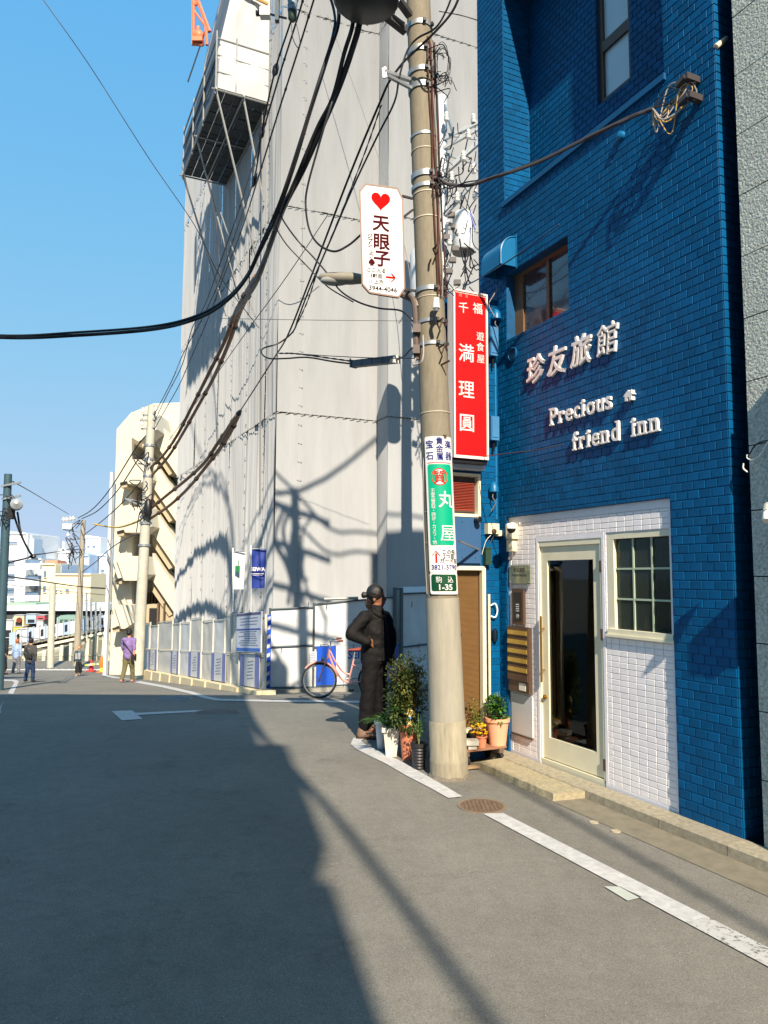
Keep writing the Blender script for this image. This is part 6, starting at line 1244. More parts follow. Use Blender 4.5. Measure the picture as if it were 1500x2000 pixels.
for k_ in range(26): v = rnd(); v.z = abs(v.z)*.8; mb.tube([cc+V((v.x*.05, v.y*.05, -.25)), cc+V((v.x*.15, v.y*.14, v.z*.22)), cc+V((v.x*.24, v.y*.22, v.z*.32+.03))], .003, 3)
mb.build('twigs', stem, t, kind='stuff'); MB().tube([c+V((.05, -.02, .35)), c+V((.055, -.03, .95))], .014, 6).build('stake', mat('wood_stake', S(186, 140, 90), .8), t)
c = gnd(764, 1476); t = thing('strap_leaf_plant', 'plant with long arching strap leaves in a square white pot', 'plant', c); pot(t, c, .055, .085, .30, potw, sq=True)
mb = MB(); base = c+V((-.04, .02, .28))
for k_ in range(46):
    an = R.uniform(0, 2*math.pi); L = R.uniform(.22, .50); d0 = V((math.cos(an)*.6-.25, math.sin(an)*.6, 1.0)).normalized(); p = base.copy(); w_ = R.uniform(.014, .024); s_ = d0.cross(V((0, 0, 1))).normalized(); i = len(mb.v); n_ = 7; d_ = d0
    for q in range(n_): ww = w_*math.sin(math.pi*(q+.6)/n_)*.9+.002; mb.v += [p-s_*ww/2, p+s_*ww/2]; p = p+d_*L/n_; d_ = (d_+V((d0.x*.12, d0.y*.12, -.26))).normalized()
    for q in range(n_-1): mb.f.append((i+2*q, i+2*q+1, i+2*q+3, i+2*q+2))
mb.build('leaves', leafg, t, kind='stuff'); crown(t, c+V((.03, .03, .38)), .09, .09, .09, 260, leafg, .05, 6, 'low_leaves')
c = gnd(746, 1463); t = thing('white_pot', 'round white pot tucked behind the square white pot', 'pot', c); pot(t, c, .05, .075, .30, mat('pot_grey_white', S(196, 200, 206), .5, .05, 5))
c = gnd(818, 1502); t = thing('black_pot_plant', 'small twiggy plant in a ribbed black pot at the foot of the pole', 'plant', c); pot(t, c, .058, .078, .25, mat('pot_black', (.02, .02, .022), .45), .008, 16)
mb = MB()
for k_ in range(9): q = V((R.uniform(-.08, .08), R.uniform(-.06, .06), R.uniform(.15, .32))); mb.tube(spline([c+V((0, 0, .22)), c+V((q.x*.3, q.y*.3, .24+q.z*.5)), c+V((q.x, q.y, .22+q.z))], 4), .003, 4)
mb.build('twigs', mat('green_stem', S(110, 120, 70), .7), t, kind='stuff'); crown(t, c+V((0, 0, .42)), .09, .07, .12, 90, leafg, .035, 8)
c = at(799, 1413, gnd(799, 1484).y-.09); t = thing('garden_doll', 'small straw doll with a blue bow perched on the terracotta pot rim', 'figurine', c); st_m = mat('straw', S(226, 196, 130), .8, .12, 30)
mb = MB(); limb(mb, [c, c+V((0, 0, .06))], [.035, .03], 10); mb.ball(c+V((0, 0, .105)), .04, 1.1, .8, .8, 12, 8); mb.ball(c+V((-.045, 0, .10)), .018, n=8, m=6); mb.ball(c+V((.045, 0, .11)), .018, n=8, m=6); fuse(mb, .006, 2, .003, 60).build('body', st_m, t, True); MB().ball(c+V((0, -.034, .06)), .018, 1.5, .5, 1, 8, 6).build('bow', mat('bow_blue', S(90, 140, 200), .6), t, True); MB().lathe(c+V((0, 0, .13)), [(.045, 0), (.03, .012), (.02, .025)], 12).build('hat', st_m, t, 40)
# dolly with pots, right of the pole
wood = mat('weathered_wood', S(150, 106, 80), .85, .25, 14, bump=.6, stretch=(2, 20, 20)); wood2 = mat('old_board', S(140, 118, 88), .85, .25, 14, bump=.6)
D0_ = gnd(912, 1496); zt2_ = at(950, 1475, D0_.y+.2).z
t = thing('plant_dolly', 'low wooden dolly on castors carrying pots beside the doorstep', 'dolly', D0_); dl = Plane(FA.p(2.68, 0, .28), FA.n, -FA.e); zz0 = -.08
for o0 in (0, .075, .15, .225): MB().pbox(dl, -.16, .52, .075, .098, -.02-o0-.066, -.02-o0).build('plank', wood, t)
MB().pbox(dl, -.14, .52, -.065, -.045, .0, .07).build('lower_board', wood2, t)
for a, o in ((-.10, -.04), (.30, -.04), (-.10, -.26), (.30, -.26)): cs = MB().tube([dl.p(a-.018, .012-.06+.03, o), dl.p(a+.018, .012-.06+.03, o)], .045, 12).build('castor', rub, t, 40); MB().pbox(dl, a-.025, a+.025, .03, .074, o-.02, o+.02).build('fork', rust, cs)
def onb(x, y, o): a, z = dl.m(x, y, o); return dl.p(a, .098, o)
c = onb(972, 1466, -.10); t = thing('leafy_pot', 'green leafy plant in a big pale terracotta pot on the dolly', 'plant', c); pot(t, c, .085, .115, .27, terral, .012); crown(t, c+V((0, 0, .36)), .13, .12, .13, 420, leafg, .055, 9)
mb = MB()
for k_ in range(12): q = V((R.uniform(-.14, .12), R.uniform(-.1, .1), R.uniform(.12, .3))); mb.tube(spline([c+V((0, 0, .25)), c+V((q.x*.4, q.y*.4, .25+q.z*.6)), c+V((q.x, q.y, .25+q.z))], 4), .003, 4)
mb.build('stems', mat('green_stem', S(110, 120, 70), .7), t, kind='stuff')
c = onb(941, 1464, -.07); t = thing('small_clay_pot', 'small clay pot with yellow and orange flowers on the dolly', 'plant', c); pot(t, c, .038, .052, .11, terra, .006); yf = mat('petal_yellow', S(250, 200, 30), .5, isl=.2, trans=.3)
mb = MB()
for k_ in range(30):
    p = c+V((R.uniform(-.12, .05), R.uniform(-.05, .05), .15+R.uniform(-.03, .07)))
    for q in range(5): an = q*1.257+R.random(); leaf(mb, p, V((math.cos(an), math.sin(an)-.3, .5)), .026, .022, .2)
mb.build('petals', yf, t, kind='stuff'); crown(t, c+V((-.02, .02, .13)), .08, .06, .05, 120, leafd, .03, 5)
c = onb(922, 1467, -.05); t = thing('small_white_pot', 'small square white pot standing nearest the pole on the dolly', 'pot', c); pot(t, c, .040, .046, .085, potw, sq=True)
c = onb(930, 1462, -.20); t = thing('yellow_green_plant', 'wispy yellow green plant behind the small pots on the dolly', 'plant', c); pot(t, c, .05, .06, .14, mat('pot_plum', S(90, 60, 60), .5)); crown(t, c+V((.02, 0, .30)), .10, .08, .15, 260, mat('leaf_lime', (.18, .22, .04), .5, isl=.35, trans=.35), .03, 10)
# ================================================================ building with stepped balconies
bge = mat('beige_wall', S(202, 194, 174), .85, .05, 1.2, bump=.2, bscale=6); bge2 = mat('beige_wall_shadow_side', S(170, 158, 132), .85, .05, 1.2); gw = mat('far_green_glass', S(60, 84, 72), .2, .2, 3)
YB = 40.0; BB = Plane((0, YB), (1, .0)); X = lambda px, y=1100, Y=YB: at(px, y, Y).x; Z = lambda py, Y=YB, px=280: at(px, py, Y).z
bb = thing('apartment_building', 'cream apartment building with stepped balconies and diagonal stair parapets', 'building', V((X(285), YB, -3.6)))
def pxbox(par, nm, m, x0, x1, y0, y1, f0, f1, Y=YB):
    """box given by its outline at the depth of its front face; f: metres in front of the plane"""
    Yf = Y-f1; ym = (y0+y1)/2; a, b = at(x0, ym, Yf), at(x1, ym, Yf); a.z = at(x0, y1, Yf).z; b.z = at(x0, y0, Yf).z; return MB().hexa([V((a.x, Yf, a.z)), V((b.x, Yf, a.z)), V((b.x, Y-f0, a.z)), V((a.x, Y-f0, a.z)), V((a.x, Yf, b.z)), V((b.x, Yf, b.z)), V((b.x, Y-f0, b.z)), V((a.x, Y-f0, b.z))]).build(nm, m, par)
def slab(par, nm, m, poly, f0, f1, Y=YB):
    Yf = Y-f1; p = [at(x, y, Yf) for x, y in poly]; q = [V((v.x, Y-f0, v.z)) for v in p]; n_ = len(p); mb = MB(); mb.v = p+q; mb.f = [tuple(range(n_)), tuple(range(n_, 2*n_))[::-1]]+[(k, (k+1) % n_, n_+(k+1) % n_, n_+k) for k in range(n_)]; return mb.build(nm, m, par)
slab(bb, 'wall', bge, [(228, 838), (257, 805), (257, 1322), (213, 1322)], -4, 1.2); slab(bb, 'wall', bge, [(257, 806), (300, 788), (352, 786), (352, 1322), (257, 1322)], -4, -.6)
slab(bb, 'balcony', bge, [(257, 805), (298, 800), (306, 838), (290, 852), (270, 862), (254, 852)], -.6, 2.4)
for y0, y1, x0, x1 in ((897, 945, 232, 290), (990, 1040, 226, 296), (1086, 1134, 222, 288), (1182, 1228, 217, 262)):
    b_ = slab(bb, 'balcony', bge, [(x0+8, y0), (x1-6, y0), (x1, y1-12), (x1-18, y1), (x0+18, y1), (x0+16, y1-6), (x0, y1-2)], -.6, 2.4)
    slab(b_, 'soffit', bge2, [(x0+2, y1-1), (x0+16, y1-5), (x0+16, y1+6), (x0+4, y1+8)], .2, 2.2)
for k_, y in enumerate((856, 948, 1040, 1132)):
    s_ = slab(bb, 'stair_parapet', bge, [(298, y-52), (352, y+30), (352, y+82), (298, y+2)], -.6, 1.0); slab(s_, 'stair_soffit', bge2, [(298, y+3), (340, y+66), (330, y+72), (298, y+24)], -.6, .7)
for x0, x1, y0, y1 in ((330, 346, 926, 954), (327, 341, 1014, 1040), (324, 338, 1102, 1130)):
    w_ = pxbox(bb, 'window', gw, x0, x1, y0, y1, -.7, -.5, YB); pxbox(w_, 'frame', dk, x0-1, x1+1, y0-1.5, y0+.5, -.6, -.45); pxbox(w_, 'frame', dk, x0+7, x0+8, y0, y1, -.6, -.46)
for y in (1160,): 
    for x0, x1 in ((285, 311), (318, 338)): r_ = pxbox(bb, 'roof_railing', rust, x0, x1, y-3, y-1.5, -.3, .1); [pxbox(r_, 'baluster', rust, x, x+1.2, y-2, y+18, -.3, .0) for x in range(x0, x1, 6)]
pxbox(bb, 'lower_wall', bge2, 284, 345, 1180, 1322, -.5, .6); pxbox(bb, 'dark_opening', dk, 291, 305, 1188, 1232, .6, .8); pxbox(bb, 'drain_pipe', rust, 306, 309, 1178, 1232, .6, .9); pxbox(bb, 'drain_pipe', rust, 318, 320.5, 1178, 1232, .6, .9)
t = thing('metal_duct', 'slim silver lattice mast beside the cream apartment building', 'mast', at(210, 1310, 38)); pxbox(t, 'mast', mat('silver_mesh', S(214, 216, 218), .6, .05, 9), 208, 213, 922, 1322, -.2, .1, 38)
t = thing('garden_statuary', 'pile of stones and pots behind the far end of the fence', 'clutter', at(310, 1235, 30)); 
for x, y, r_ in ((292, 1240, .28), (300, 1232, .24), (311, 1238, .26), (328, 1240, .2)): MB().ball(at(x, y, 31), r_, 1, .8, 1.3, 8, 6).build('stone', mat('mossy_stone', S(140, 132, 100), .9, .3, 6), t)
pxbox(t, 'basket', mat('orange_box', S(210, 130, 70), .7), 309, 319, 1226, 1237, 0, .4, 30)
# ---------------------------------------------------------------- far poles
def pole(label, x0, y0, x1, y1, Y, r0, r1, m, arms=(), name='utility_pole'):
    a, b = at(x0, y0, Y), at(x1, y1, Y); t = thing(name, label, 'pole', a); MB().tube([a, b], r0, 14, r1=r1).build('shaft', m, t, 50)
    for (ax0, ay0, ax1, ay1, w_) in arms: MB().bar(at(ax0, ay0, Y-.1), at(ax1, ay1, Y-.1), w_).build('crossarm', steel, t)
    return t
pg = mat('far_pole_concrete', S(178, 176, 164), .8, .12, 4); pb = mat('far_pole_brown', S(152, 144, 128), .8, .12, 4)
t = pole('grey utility pole before the cream apartment building, receiving all the beaded lines', 268, 1318, 297, 792, 26, .20, .145, pg, ((278, 812, 305, 806, .06), (274, 822, 306, 818, .06), (276, 838, 302, 834, .06), (245, 974, 285, 982, .05), (245, 974, 280, 990, .04), (270, 905, 300, 912, .05)))
for x, y in ((279, 806), (276, 818), (277, 832), (304, 803), (307, 815), (290, 905), (283, 1000)): MB().lathe(at(x, y, 25.8), [(.05, 0), (.07, .06), (.04, .12), (.06, .18)], 10).build('insulator', ins, t, 40)
for y in (870, 897, 930, 1010, 1022, 1065): c0_ = at(268+(1318-y)*29/526, y, 26); MB().tube([c0_-V((0, 0, .04)), c0_+V((0, 0, .04))], .21 if y > 1000 else .185, 14).build('band', steel, t)
MB().lathe(at(289, 1008, 25.7), [(.1, 0), (.14, .1), (.12, .5), (.05, .6)], 12).build('splice_case', black, t, 40)
mb = MB()
for k_ in range(16): c0_ = at(284+R.uniform(-12, 10), 880+R.uniform(0, 140), 25.7); mb.tube(spline([c0_, c0_+V((R.uniform(-.4, .3), 0, R.uniform(-.2, .3))), c0_+V((R.uniform(-.3, .2), 0, -R.uniform(.2, .7)))], 5), .018, 4)
mb.build('jumper_wires', cblk, t, kind='stuff')
t = pole('brown concrete utility pole with crossarms near the end of the street', 149, 1300, 163, 1016, 44, .20, .13, pb, ((122, 1024, 164, 1022, .09), (122, 1034, 160, 1040, .06), (130, 1054, 166, 1052, .07), (134, 1074, 168, 1072, .06)))
for x, y in ((124, 1018), (130, 1018), (137, 1017), (143, 1016), (133, 1048), (139, 1068)): MB().lathe(at(x, y, 43.8), [(.07, 0), (.12, .08), (.06, .16), (.1, .25)], 10).build('insulator', ins, t, 40)
for k_ in range(3): MB().box(at(126+k_*6, 1028, 43.8), (.16, .2, .3)).build('switch', wp, t)
mb = MB()
for k_ in range(14): c0_ = at(145+R.uniform(-20, 12), 1015+R.uniform(0, 80), 43.7); mb.tube(spline([c0_, c0_+V((R.uniform(-.5, .4), 0, R.uniform(-.2, .5))), c0_+V((R.uniform(-.3, .3), 0, -R.uniform(.2, .9)))], 5), .022, 4)
mb.build('jumper_wires', cblk, t, kind='stuff')
pole('short pale concrete post left of the woman with the backpack', 98, 1308, 103, 1140, 45, .20, .19, pg, name='concrete_post')
t = pole('dark steel blue utility pole at the left edge', -6, 1390, 16, 926, 17, .12, .085, mat('steel_blue_paint', S(52, 78, 88), .55, .15, 6), ((2, 950, 40, 942, .04), (4, 975, 40, 968, .04)))
mb = MB(); mb.lathe(at(33, 990, 16.8), [(.04, 0), (.11, .04), (.13, .1), (.13, .18), (.04, .28)], 14, V((.25, -.6, .2))); mb.build('siren', mat('siren_grey', S(150, 156, 160), .5), t, 40); MB().box(at(22, 1002, 16.8), (.12, .12, .28)).build('box', dk, t)
mb = MB()
for k_ in range(8): c0_ = at(12+R.uniform(-14, 10), 950+R.uniform(0, 60), 16.8); mb.tube(spline([c0_, c0_+V((R.uniform(-.3, .3), 0, R.uniform(-.1, .1))), c0_+V((R.uniform(-.3, .3), 0, -R.uniform(.1, .4)))], 5), .010, 4)
mb.build('jumper_wires', cblk, t, kind='stuff')
for lab, pts, r_, m_ in (('black cable from the left pole down to the knot, outer one', [(22, 985, 17), (35, 1030, 17), (52, 1068, 17.2), (64, 1086, 17.4)], .022, cblk), ('black cable from the siren down to the knot', [(34, 1000, 17), (42, 1045, 17), (58, 1078, 17.2), (64, 1086, 17.4)], .022, cblk),
    ('black cable rising from the knot back to the left pole', [(64, 1086, 17.4), (45, 1092, 17.3), (20, 1098, 17.1), (-10, 1108, 17)], .024, cblk), ('thin cable from the knot to the brown far pole', [(64, 1084, 17.4), (95, 1080, 26), (125, 1075, 36), (152, 1066, 43.5)], .02, cgry),
    ('thin high wire between the left pole and the brown far pole', [(24, 940, 17), (60, 960, 26), (110, 990, 36), (134, 1004, 43.5)], .015, cgry), ('dark cable across the street in front of the far buildings', [(-30, 1120, 17), (60, 1132, 26), (150, 1145, 36), (207, 1149, 40)], .028, cblk),
    ('upper cable from the brown far pole up to the pole before the apartments', [(152, 1012, 43.5), (180, 995, 38), (215, 955, 32), (262, 880, 27), (290, 845, 26)], .026, cgry), ('lower cable from the brown far pole up to the pole before the apartments', [(160, 1013, 43.5), (190, 998, 38), (228, 960, 32), (268, 900, 27), (291, 870, 26)], .026, cgry),
    ('drooping black cable from the far pole up across the balconies', [(162, 1046, 43.5), (190, 1025, 38), (220, 1000, 32), (250, 970, 28), (275, 940, 26)], .024, cblk), ('sagging cable from the brown far pole to the apartments', [(160, 1118, 43.5), (190, 1095, 38), (215, 1072, 33), (250, 1050, 28), (282, 1040, 26)], .022, cgry),
    ('low wires before the white houses', [(0, 1140, 60), (80, 1150, 60), (205, 1162, 60)], .03, cgry), ('second low wire before the white houses', [(0, 1155, 60), (90, 1148, 60), (205, 1150, 60)], .025, cgry)):
    cable(lab, pts, r_, m_)
cable('yellow and red sheathed cable by the far pole', [(183, 1023, 37), (200, 1027, 36), (230, 1030, 33), (260, 1022, 29), (284, 1010, 26)], .04, mat('yellow_sheath', S(196, 160, 60), .6))
t = thing('cable_knot', 'black knot where the left pole cables meet', 'knot', at(64, 1087, 17.4)); MB().ball(at(64, 1087, 17.4), .06, 1.4, 1, .8, 8, 6).build('knot', black, t)
# ================================================================ end of the street: barrier, railway, station
hzw = lambda c, k=.2: tuple(x*(1-k)+y*k for x, y in zip(c, S(205, 214, 222)))
wb = mat('barrier_white', S(186, 190, 194), .6, .05, 6); YG = 43.5
t = thing('road_barrier', 'long low white guard barrier across the end of the street', 'barrier', V((X(100, 1310, YG), YG, zg(YG))))
for k_ in range(16): x0 = 12+k_*12; pxbox(t, 'rail', wb, x0, x0+11.6, 1307.5-.15*k_*0, 1310.5, 0, .12, YG); pxbox(t, 'lower_rail', wb, x0, x0+11.6, 1313, 1315.5, 0, .12, YG); pxbox(t, 'post', wb, x0, x0+1, 1306, 1321, -.05, .06, YG)
for k_ in range(8): pxbox(t, 'dark_panel', dk, 16+k_*24, 28+k_*24, 1316.5, 1321, .02, .05, YG)
t = thing('traffic_cone', 'red traffic cone at the end of the street', 'cone', at(178, 1311, 42.5)); c0_ = at(178, 1310, 42.5); MB().lathe(c0_, [(.16, 0), (.14, .05), (.03, .6), (.02, .64)], 14).build('cone', mat('cone_red', S(225, 50, 50), .6), t, 40); MB().box(c0_, (.4, .4, .04)).build('base', mat('cone_red', S(225, 50, 50), .6), t); MB().lathe(c0_+V((0, 0, .3)), [(.09, 0), (.068, .12)], 14).build('band', wb, t)
t = thing('traffic_cone', 'orange cone with a yellow green sleeve beside the far building', 'cone', at(198, 1311, 42)); c0_ = at(198, 1312, 42); MB().lathe(c0_+V((0, 0, .25)), [(.12, 0), (.15, .2), (.1, .45), (.03, .6)], 14).build('cone', mat('cone_orange', S(240, 110, 40), .6), t, 40); MB().lathe(c0_, [(.1, 0), (.09, .28)], 14).build('sleeve', mat('lime', S(190, 215, 70), .6), t, 40); MB().box(c0_, (.4, .4, .04)).build('base', mat('cone_orange', S(240, 110, 40), .6), t)
t = thing('barrier_bar', 'lime striped barrier bar between the cones', 'barrier', at(185, 1300, 42.3))
for k_ in range(6): a, b = at(166+k_*6.5, 1299-k_*.6, 42.2), at(166+(k_+1)*6.5, 1299-(k_+1)*.6, 42.2); MB().bar(a, b, .09).build('segment', mat('lime', S(190, 215, 70), .6) if k_ % 2 == 0 else wb, t)
# retaining fence with cream posts
YR = 50; t = thing('railway_fence', 'tall meshed railway fence with slanting cream posts', 'fence', V((X(120, 1300, YR), YR, -4.6))); crp2 = mat('cream_post', S(224, 214, 184), .7, .05, 5); msh = mat('fence_mesh', S(176, 178, 160), .7, .08, 2)
ftop = lambda x: 1268-(x-85)*.27 if x > 30 else 1275
for x in (30, 50, 66, 86, 96, 120, 137, 153, 171, 188, 203): a, b = at(x-3, 1322, YR), at(x+2, ftop(x)+2, YR); MB().bar(a, b, .22, .2).build('post', crp2, t)
for x in range(16, 205, 17):
    m_ = MB(); a, b, c0_, d_ = at(x, 1322, YR+.2), at(x+16.6, 1322, YR+.2), at(x+16.6, ftop(x+16.6)+2, YR+.2), at(x, ftop(x)+2, YR+.2); o_ = V((0, .06, 0)); m_.hexa([a, b, b+o_, a+o_, d_, c0_, c0_+o_, d_+o_]); m_.build('mesh_panel', msh, t)
mb = MB()
for x in range(16, 206, 2): mb.bar(at(x, 1322, YR-.05), at(x+.3, ftop(x)+6, YR-.05), .025)
for y in (1282, 1297, 1308): mb.bar(at(14, y, YR-.1), at(206, y-2, YR-.1), .05)
mb.build('bars', mat('bar_grey', S(150, 150, 138), .6), t, kind='stuff')
MB().bar(at(16, ftop(16), YR), at(205, ftop(205), YR), .16).build('top_rail', crp2, t)
# platform
YP2 = 66; t = thing('station_platform', 'railway platform with dark edge beam beyond the fence', 'platform', V((X(120, 1260, YP2), YP2, -4.6)))
for k_ in range(12):
    x0, x1 = 14+k_*16, 14+(k_+1)*16; y0, y1 = 1262-(x0-20)*.19+4, 1262-(x1-20)*.19+4; slab(t, 'edge_beam', dk, [(x0, y0), (x1-.3, y1), (x1-.3, y1+14), (x0, y0+14)], -4, 0, YP2); slab(t, 'deck', concrete, [(x0, y0-3), (x1-.3, y1-3), (x1-.3, y1-.3), (x0, y0-.3)], -8, .3, YP2)
t2 = thing('platform_fence', 'white panelled fence running along the railway platform', 'fence', V((X(120, 1230, YP2), YP2-1, -3))); blu = mat('pale_blue_poster', S(150, 170, 205), .7)
for k_ in range(16):
    x0, x1 = 18+k_*11.7, 18+(k_+1)*11.7-.8; yb0, yb1 = 1262-(x0-20)*.19, 1262-(x1-20)*.19; p_ = slab(t2, 'panel', wb if k_ % 3 else blu, [(x0, yb0-26), (x1, yb1-26), (x1, yb1-2), (x0, yb0-2)], .3, .45, YP2)
    if k_ % 2: slab(p_, 'opening', dk, [(x0+3, yb0-21), (x1-3, yb1-21), (x1-3, yb1-8), (x0+3, yb0-8)], .46, .5, YP2)
    slab(t2, 'post', wb, [(x1, yb1-30), (x1+.9, yb1-30), (x1+.9, yb1+2), (x1, yb1+2)], .3, .6, YP2)
# station: canopy, kiosks
YS = 76; t = thing('station_canopy', 'long pale station canopy roof on slim columns', 'canopy', V((X(100, 1190, YS), YS, -4)))
for k_ in range(10): x0 = k_*21-5; pxbox(t, 'roof_panel', mat('roof_pale', S(196, 204, 208), .6, .06, 1), x0, x0+20.7, 1183-k_*.3, 1193, -6, 1, YS)
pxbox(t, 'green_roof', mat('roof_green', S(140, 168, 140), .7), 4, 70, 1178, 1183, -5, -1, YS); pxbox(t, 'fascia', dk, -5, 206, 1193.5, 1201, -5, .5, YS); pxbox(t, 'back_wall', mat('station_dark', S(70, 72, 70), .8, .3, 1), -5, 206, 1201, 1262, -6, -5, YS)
for x in (24, 48, 75, 110, 131, 160, 186): pxbox(t, 'column', wb, x, x+1.6, 1200, 1262, -.2, .2, YS)
for lab, c_, x0, x1, y0, y1, f in (('white kiosk at the left of the station', wb, 0, 24, 1212, 1246, 1.6), ('beige ticket kiosk with a round brown sign', mat('kiosk_beige', S(216, 200, 160), .7), 27, 46, 1202, 1224, 1.5), ('yellow counter under the round sign', mat('kiosk_yellow', S(214, 184, 70), .6), 26, 45, 1224, 1238, 1.8), ('pale blue shop front in the station', mat('shop_blue', S(150, 176, 200), .6), 51, 70, 1200, 1218, 1.5), ('red signboard in the station', mat('shop_red', S(176, 84, 92), .6), 71, 87, 1202, 1211, 1.6), ('grey counter under the red signboard', mat('shop_grey', S(170, 172, 172), .7), 71, 84, 1212, 1236, 1.5), ('low grey shed roof before the kiosks', mat('shed_grey', S(188, 186, 178), .7), 34, 66, 1229, 1243, 3)):
    t = thing('station_kiosk', lab, 'kiosk', at((x0+x1)/2, y1, YS)); pxbox(t, 'body', c_, x0, x1, y0, y1, 0, f, YS); pxbox(t, 'top_trim', wb, x0, x1, y0-1, y0-.2, 0, f+.1, YS); pxbox(t, 'opening', dk, x0+3, x1-3, y0+(y1-y0)*.55, y1-2, f, f+.06, YS)
    if 'round' in lab and 'beige' in lab: MB().lathe(at(38, 1211, YS-1.6), [(.28, 0), (.28, .1)], 16, V((0, -1, 0))).build('round_sign', mat('sign_brown', S(110, 50, 40), .6), t)
t = thing('train', 'green fronted train standing under the station canopy', 'train', at(132, 1236, YS-2)); slab(t, 'body', mat('train_side', S(120, 150, 140), .5), [(112, 1206), (118, 1202), (146, 1202), (152, 1207), (154, 1240), (111, 1240)], -2, 2.2, YS); 
for x in (117, 125, 133, 142): pxbox(t, 'window', gw, x, x+6, 1210, 1226, 2.2, 2.3, YS)
for k_ in range(5): x = 160+k_*9; t = thing('signal_mast', '%s of five thin railway masts right of the brown pole' % ['first', 'second', 'third', 'fourth', 'fifth'][k_], 'mast', at(x, 1240, 64), 'railway masts'); MB().tube([at(x, 1255, 64), at(x, 1150+k_*9, 64)], .08, 6).build('mast', steel, t); MB().bar(at(x-4, 1165+k_*9, 64), at(x+5, 1163+k_*9, 64), .08).build('arm', steel, t)
# ---------------------------------------------------------------- distant buildings
wl = mat('far_white', S(216, 220, 224), .8, .03, .3); wcr = mat('far_cream', S(232, 216, 178), .8, .03, .3); wbl = mat('far_bluegrey', S(170, 190, 212), .8, .04, .3); wn = mat('far_window', S(96, 116, 140), .3, .2, .5); wgr = mat('far_grey', S(190, 196, 200), .8, .04, .3)
def fbuild(label, m, x0, x1, y0, Y, wins=(), balc=(), extra=(), depth=12):
    t = thing('far_building', label, 'building', V((X((x0+x1)/2, 1150, Y), Y, -4.6))); pxbox(t, 'wall', m, x0, x1, y0, 1215, -depth, 0, Y)
    pxbox(t, 'parapet', m, x0-.4, x1+.4, y0-2, y0+1.2, -depth, .25, Y)
    for (a, b, c_, d_) in wins: w_ = pxbox(t, 'window', wn, a, b, c_, d_, 0, .1, Y); pxbox(w_, 'sill', m, a-.5, b+.5, d_+.1, d_+.9, 0, .25, Y)
    for (a, b, c_, d_) in balc: b_ = pxbox(t, 'balcony', wl, a, b, c_, d_, 0, 1.5, Y); pxbox(b_, 'shade_opening', wn, a+1, b-1, c_-7, c_-.3, 0, .15, Y)
    for (mm, a, b, c_, d_) in extra: pxbox(t, 'roof_structure', mm, a, b, c_, d_, -4, -1, Y)
    return t
fbuild('white apartment block behind the dark blue pole', wl, 6, 50, 1042, 118, [(18, 33, 1058, 1062), (14, 28, 1094, 1103), (12, 28, 1121, 1132), (10, 27, 1148, 1160), (19, 27, 1168, 1173)], [(48, 78, 1100, 1112), (48, 76, 1132, 1144), (47, 76, 1163, 1174)], [(wgr, 50, 62, 1045, 1092), (wbl, 62, 66, 1052, 1090), (wl, 6, 16, 1036, 1044)])
fbuild('white balconied wing behind the short concrete post', wgr, 50, 80, 1092, 121, [(68, 73, 1120, 1128), (68, 73, 1145, 1153)])
fbuild('pale yellow house with narrow brown windows', wcr, 80, 106, 1102, 112, [(85, 90, 1115, 1128), (84, 89, 1144, 1157)], (), [(mat('far_roof_red', S(190, 130, 110), .8), 88, 112, 1094, 1103)])
fbuild('small blue grey side wing of the yellow house', wbl, 106, 118, 1104, 114, [(108, 113, 1112, 1140)])
fbuild('white block with stacked balconies left of the brown pole', wl, 112, 134, 1078, 128, [(117, 122, 1095, 1101)], [(117, 132, 1104, 1112), (117, 132, 1122, 1130)], [(wl, 122, 125, 1057, 1078), (wgr, 114, 130, 1072, 1078)])
fbuild('pale blue block behind the brown pole', wbl, 132, 172, 1085, 132, [(137, 143, 1098, 1104), (150, 157, 1098, 1104), (137, 143, 1120, 1126)])
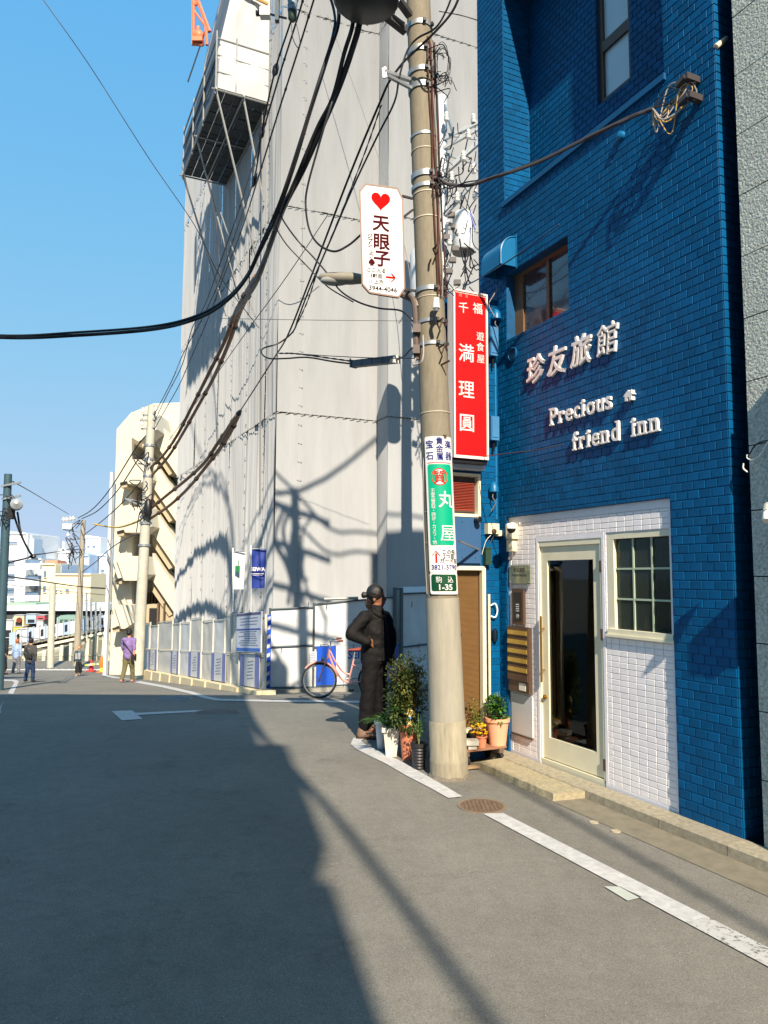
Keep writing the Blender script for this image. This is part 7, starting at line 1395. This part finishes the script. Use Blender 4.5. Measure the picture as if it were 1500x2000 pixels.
fbuild('wide low cream building above the station roof', wcr, 106, 176, 1122, 104, [(108, 111, 1153, 1157), (117, 120, 1153, 1157), (128, 134, 1150, 1156)])
fbuild('tall white tower block right of the brown pole', wl, 165, 193, 1050, 140, [(170, 175, 1066, 1070), (180, 186, 1066, 1070)], [(171, 198, 1093, 1101), (171, 198, 1112, 1121)], [(wl, 165, 178, 1046, 1052)])
fbuild('blue grey block next to the silver mast', wbl, 168, 206, 1122, 124, [(176, 186, 1130, 1138), (190, 200, 1130, 1138)])
fbuild('white house with dark window beside the silver mast', wl, 192, 207, 1084, 136, [(197, 203, 1112, 1118)])
fbuild('grey terrace far behind the station, mostly hidden', wgr, -120, 8, 1070, 135, [(-20, -8, 1090, 1100)], (), (), 20)
fbuild('long pale block closing the view behind the apartment stairs', wgr, 207, 420, 1100, 150, (), (), (), 20)
fbuild('long pale block beyond the left edge', wl, -420, -125, 1060, 150, (), (), (), 20)
# ================================================================ houses up the street behind the camera (they shade the road)
brk = mat('back_wall_render', S(176, 170, 158), .85, .08, 1)
t = thing('corner_building', 'tall street corner block standing up the road behind the viewer', 'building', V((-3, -9, 0)))
for z0, z1, xr in ((-.3, 8.85, 2.06), (8.85, 9.35, 1.60), (9.35, 12.0, 2.12), (12.0, 17.1, 1.82)):  # unequal blocks, right edges stepped to notch the shadow on the road
    MB().hexa([V((x, y, z)) for z in (z0, z1) for x, y in ((-9, -14), (xr, -14), (xr, -6), (-9, -6))]).build('stepped_block', brk, t)
for i in range(5):
    for j in range(5): MB().box(V((-7.5+i*1.9, -5.97, 1.6+j*3.0)), (1.1, .08, 1.3)).build('window', wn, t)
t = thing('office_tower', 'taller office tower behind the street corner block', 'building', V((-12, -12, 0)))
MB().hexa([V((x, y, z)) for z in (-.3, 36) for x, y in ((-24, -22), (-4.1, -22), (-4.1, -14.5), (-24, -14.5))]).build('wall', brk, t)
for i in range(6):
    for j in range(10): MB().box(V((-22+i*3.2, -14.46, 3+j*3.2)), (1.8, .08, 1.5)).build('window', wn, t)
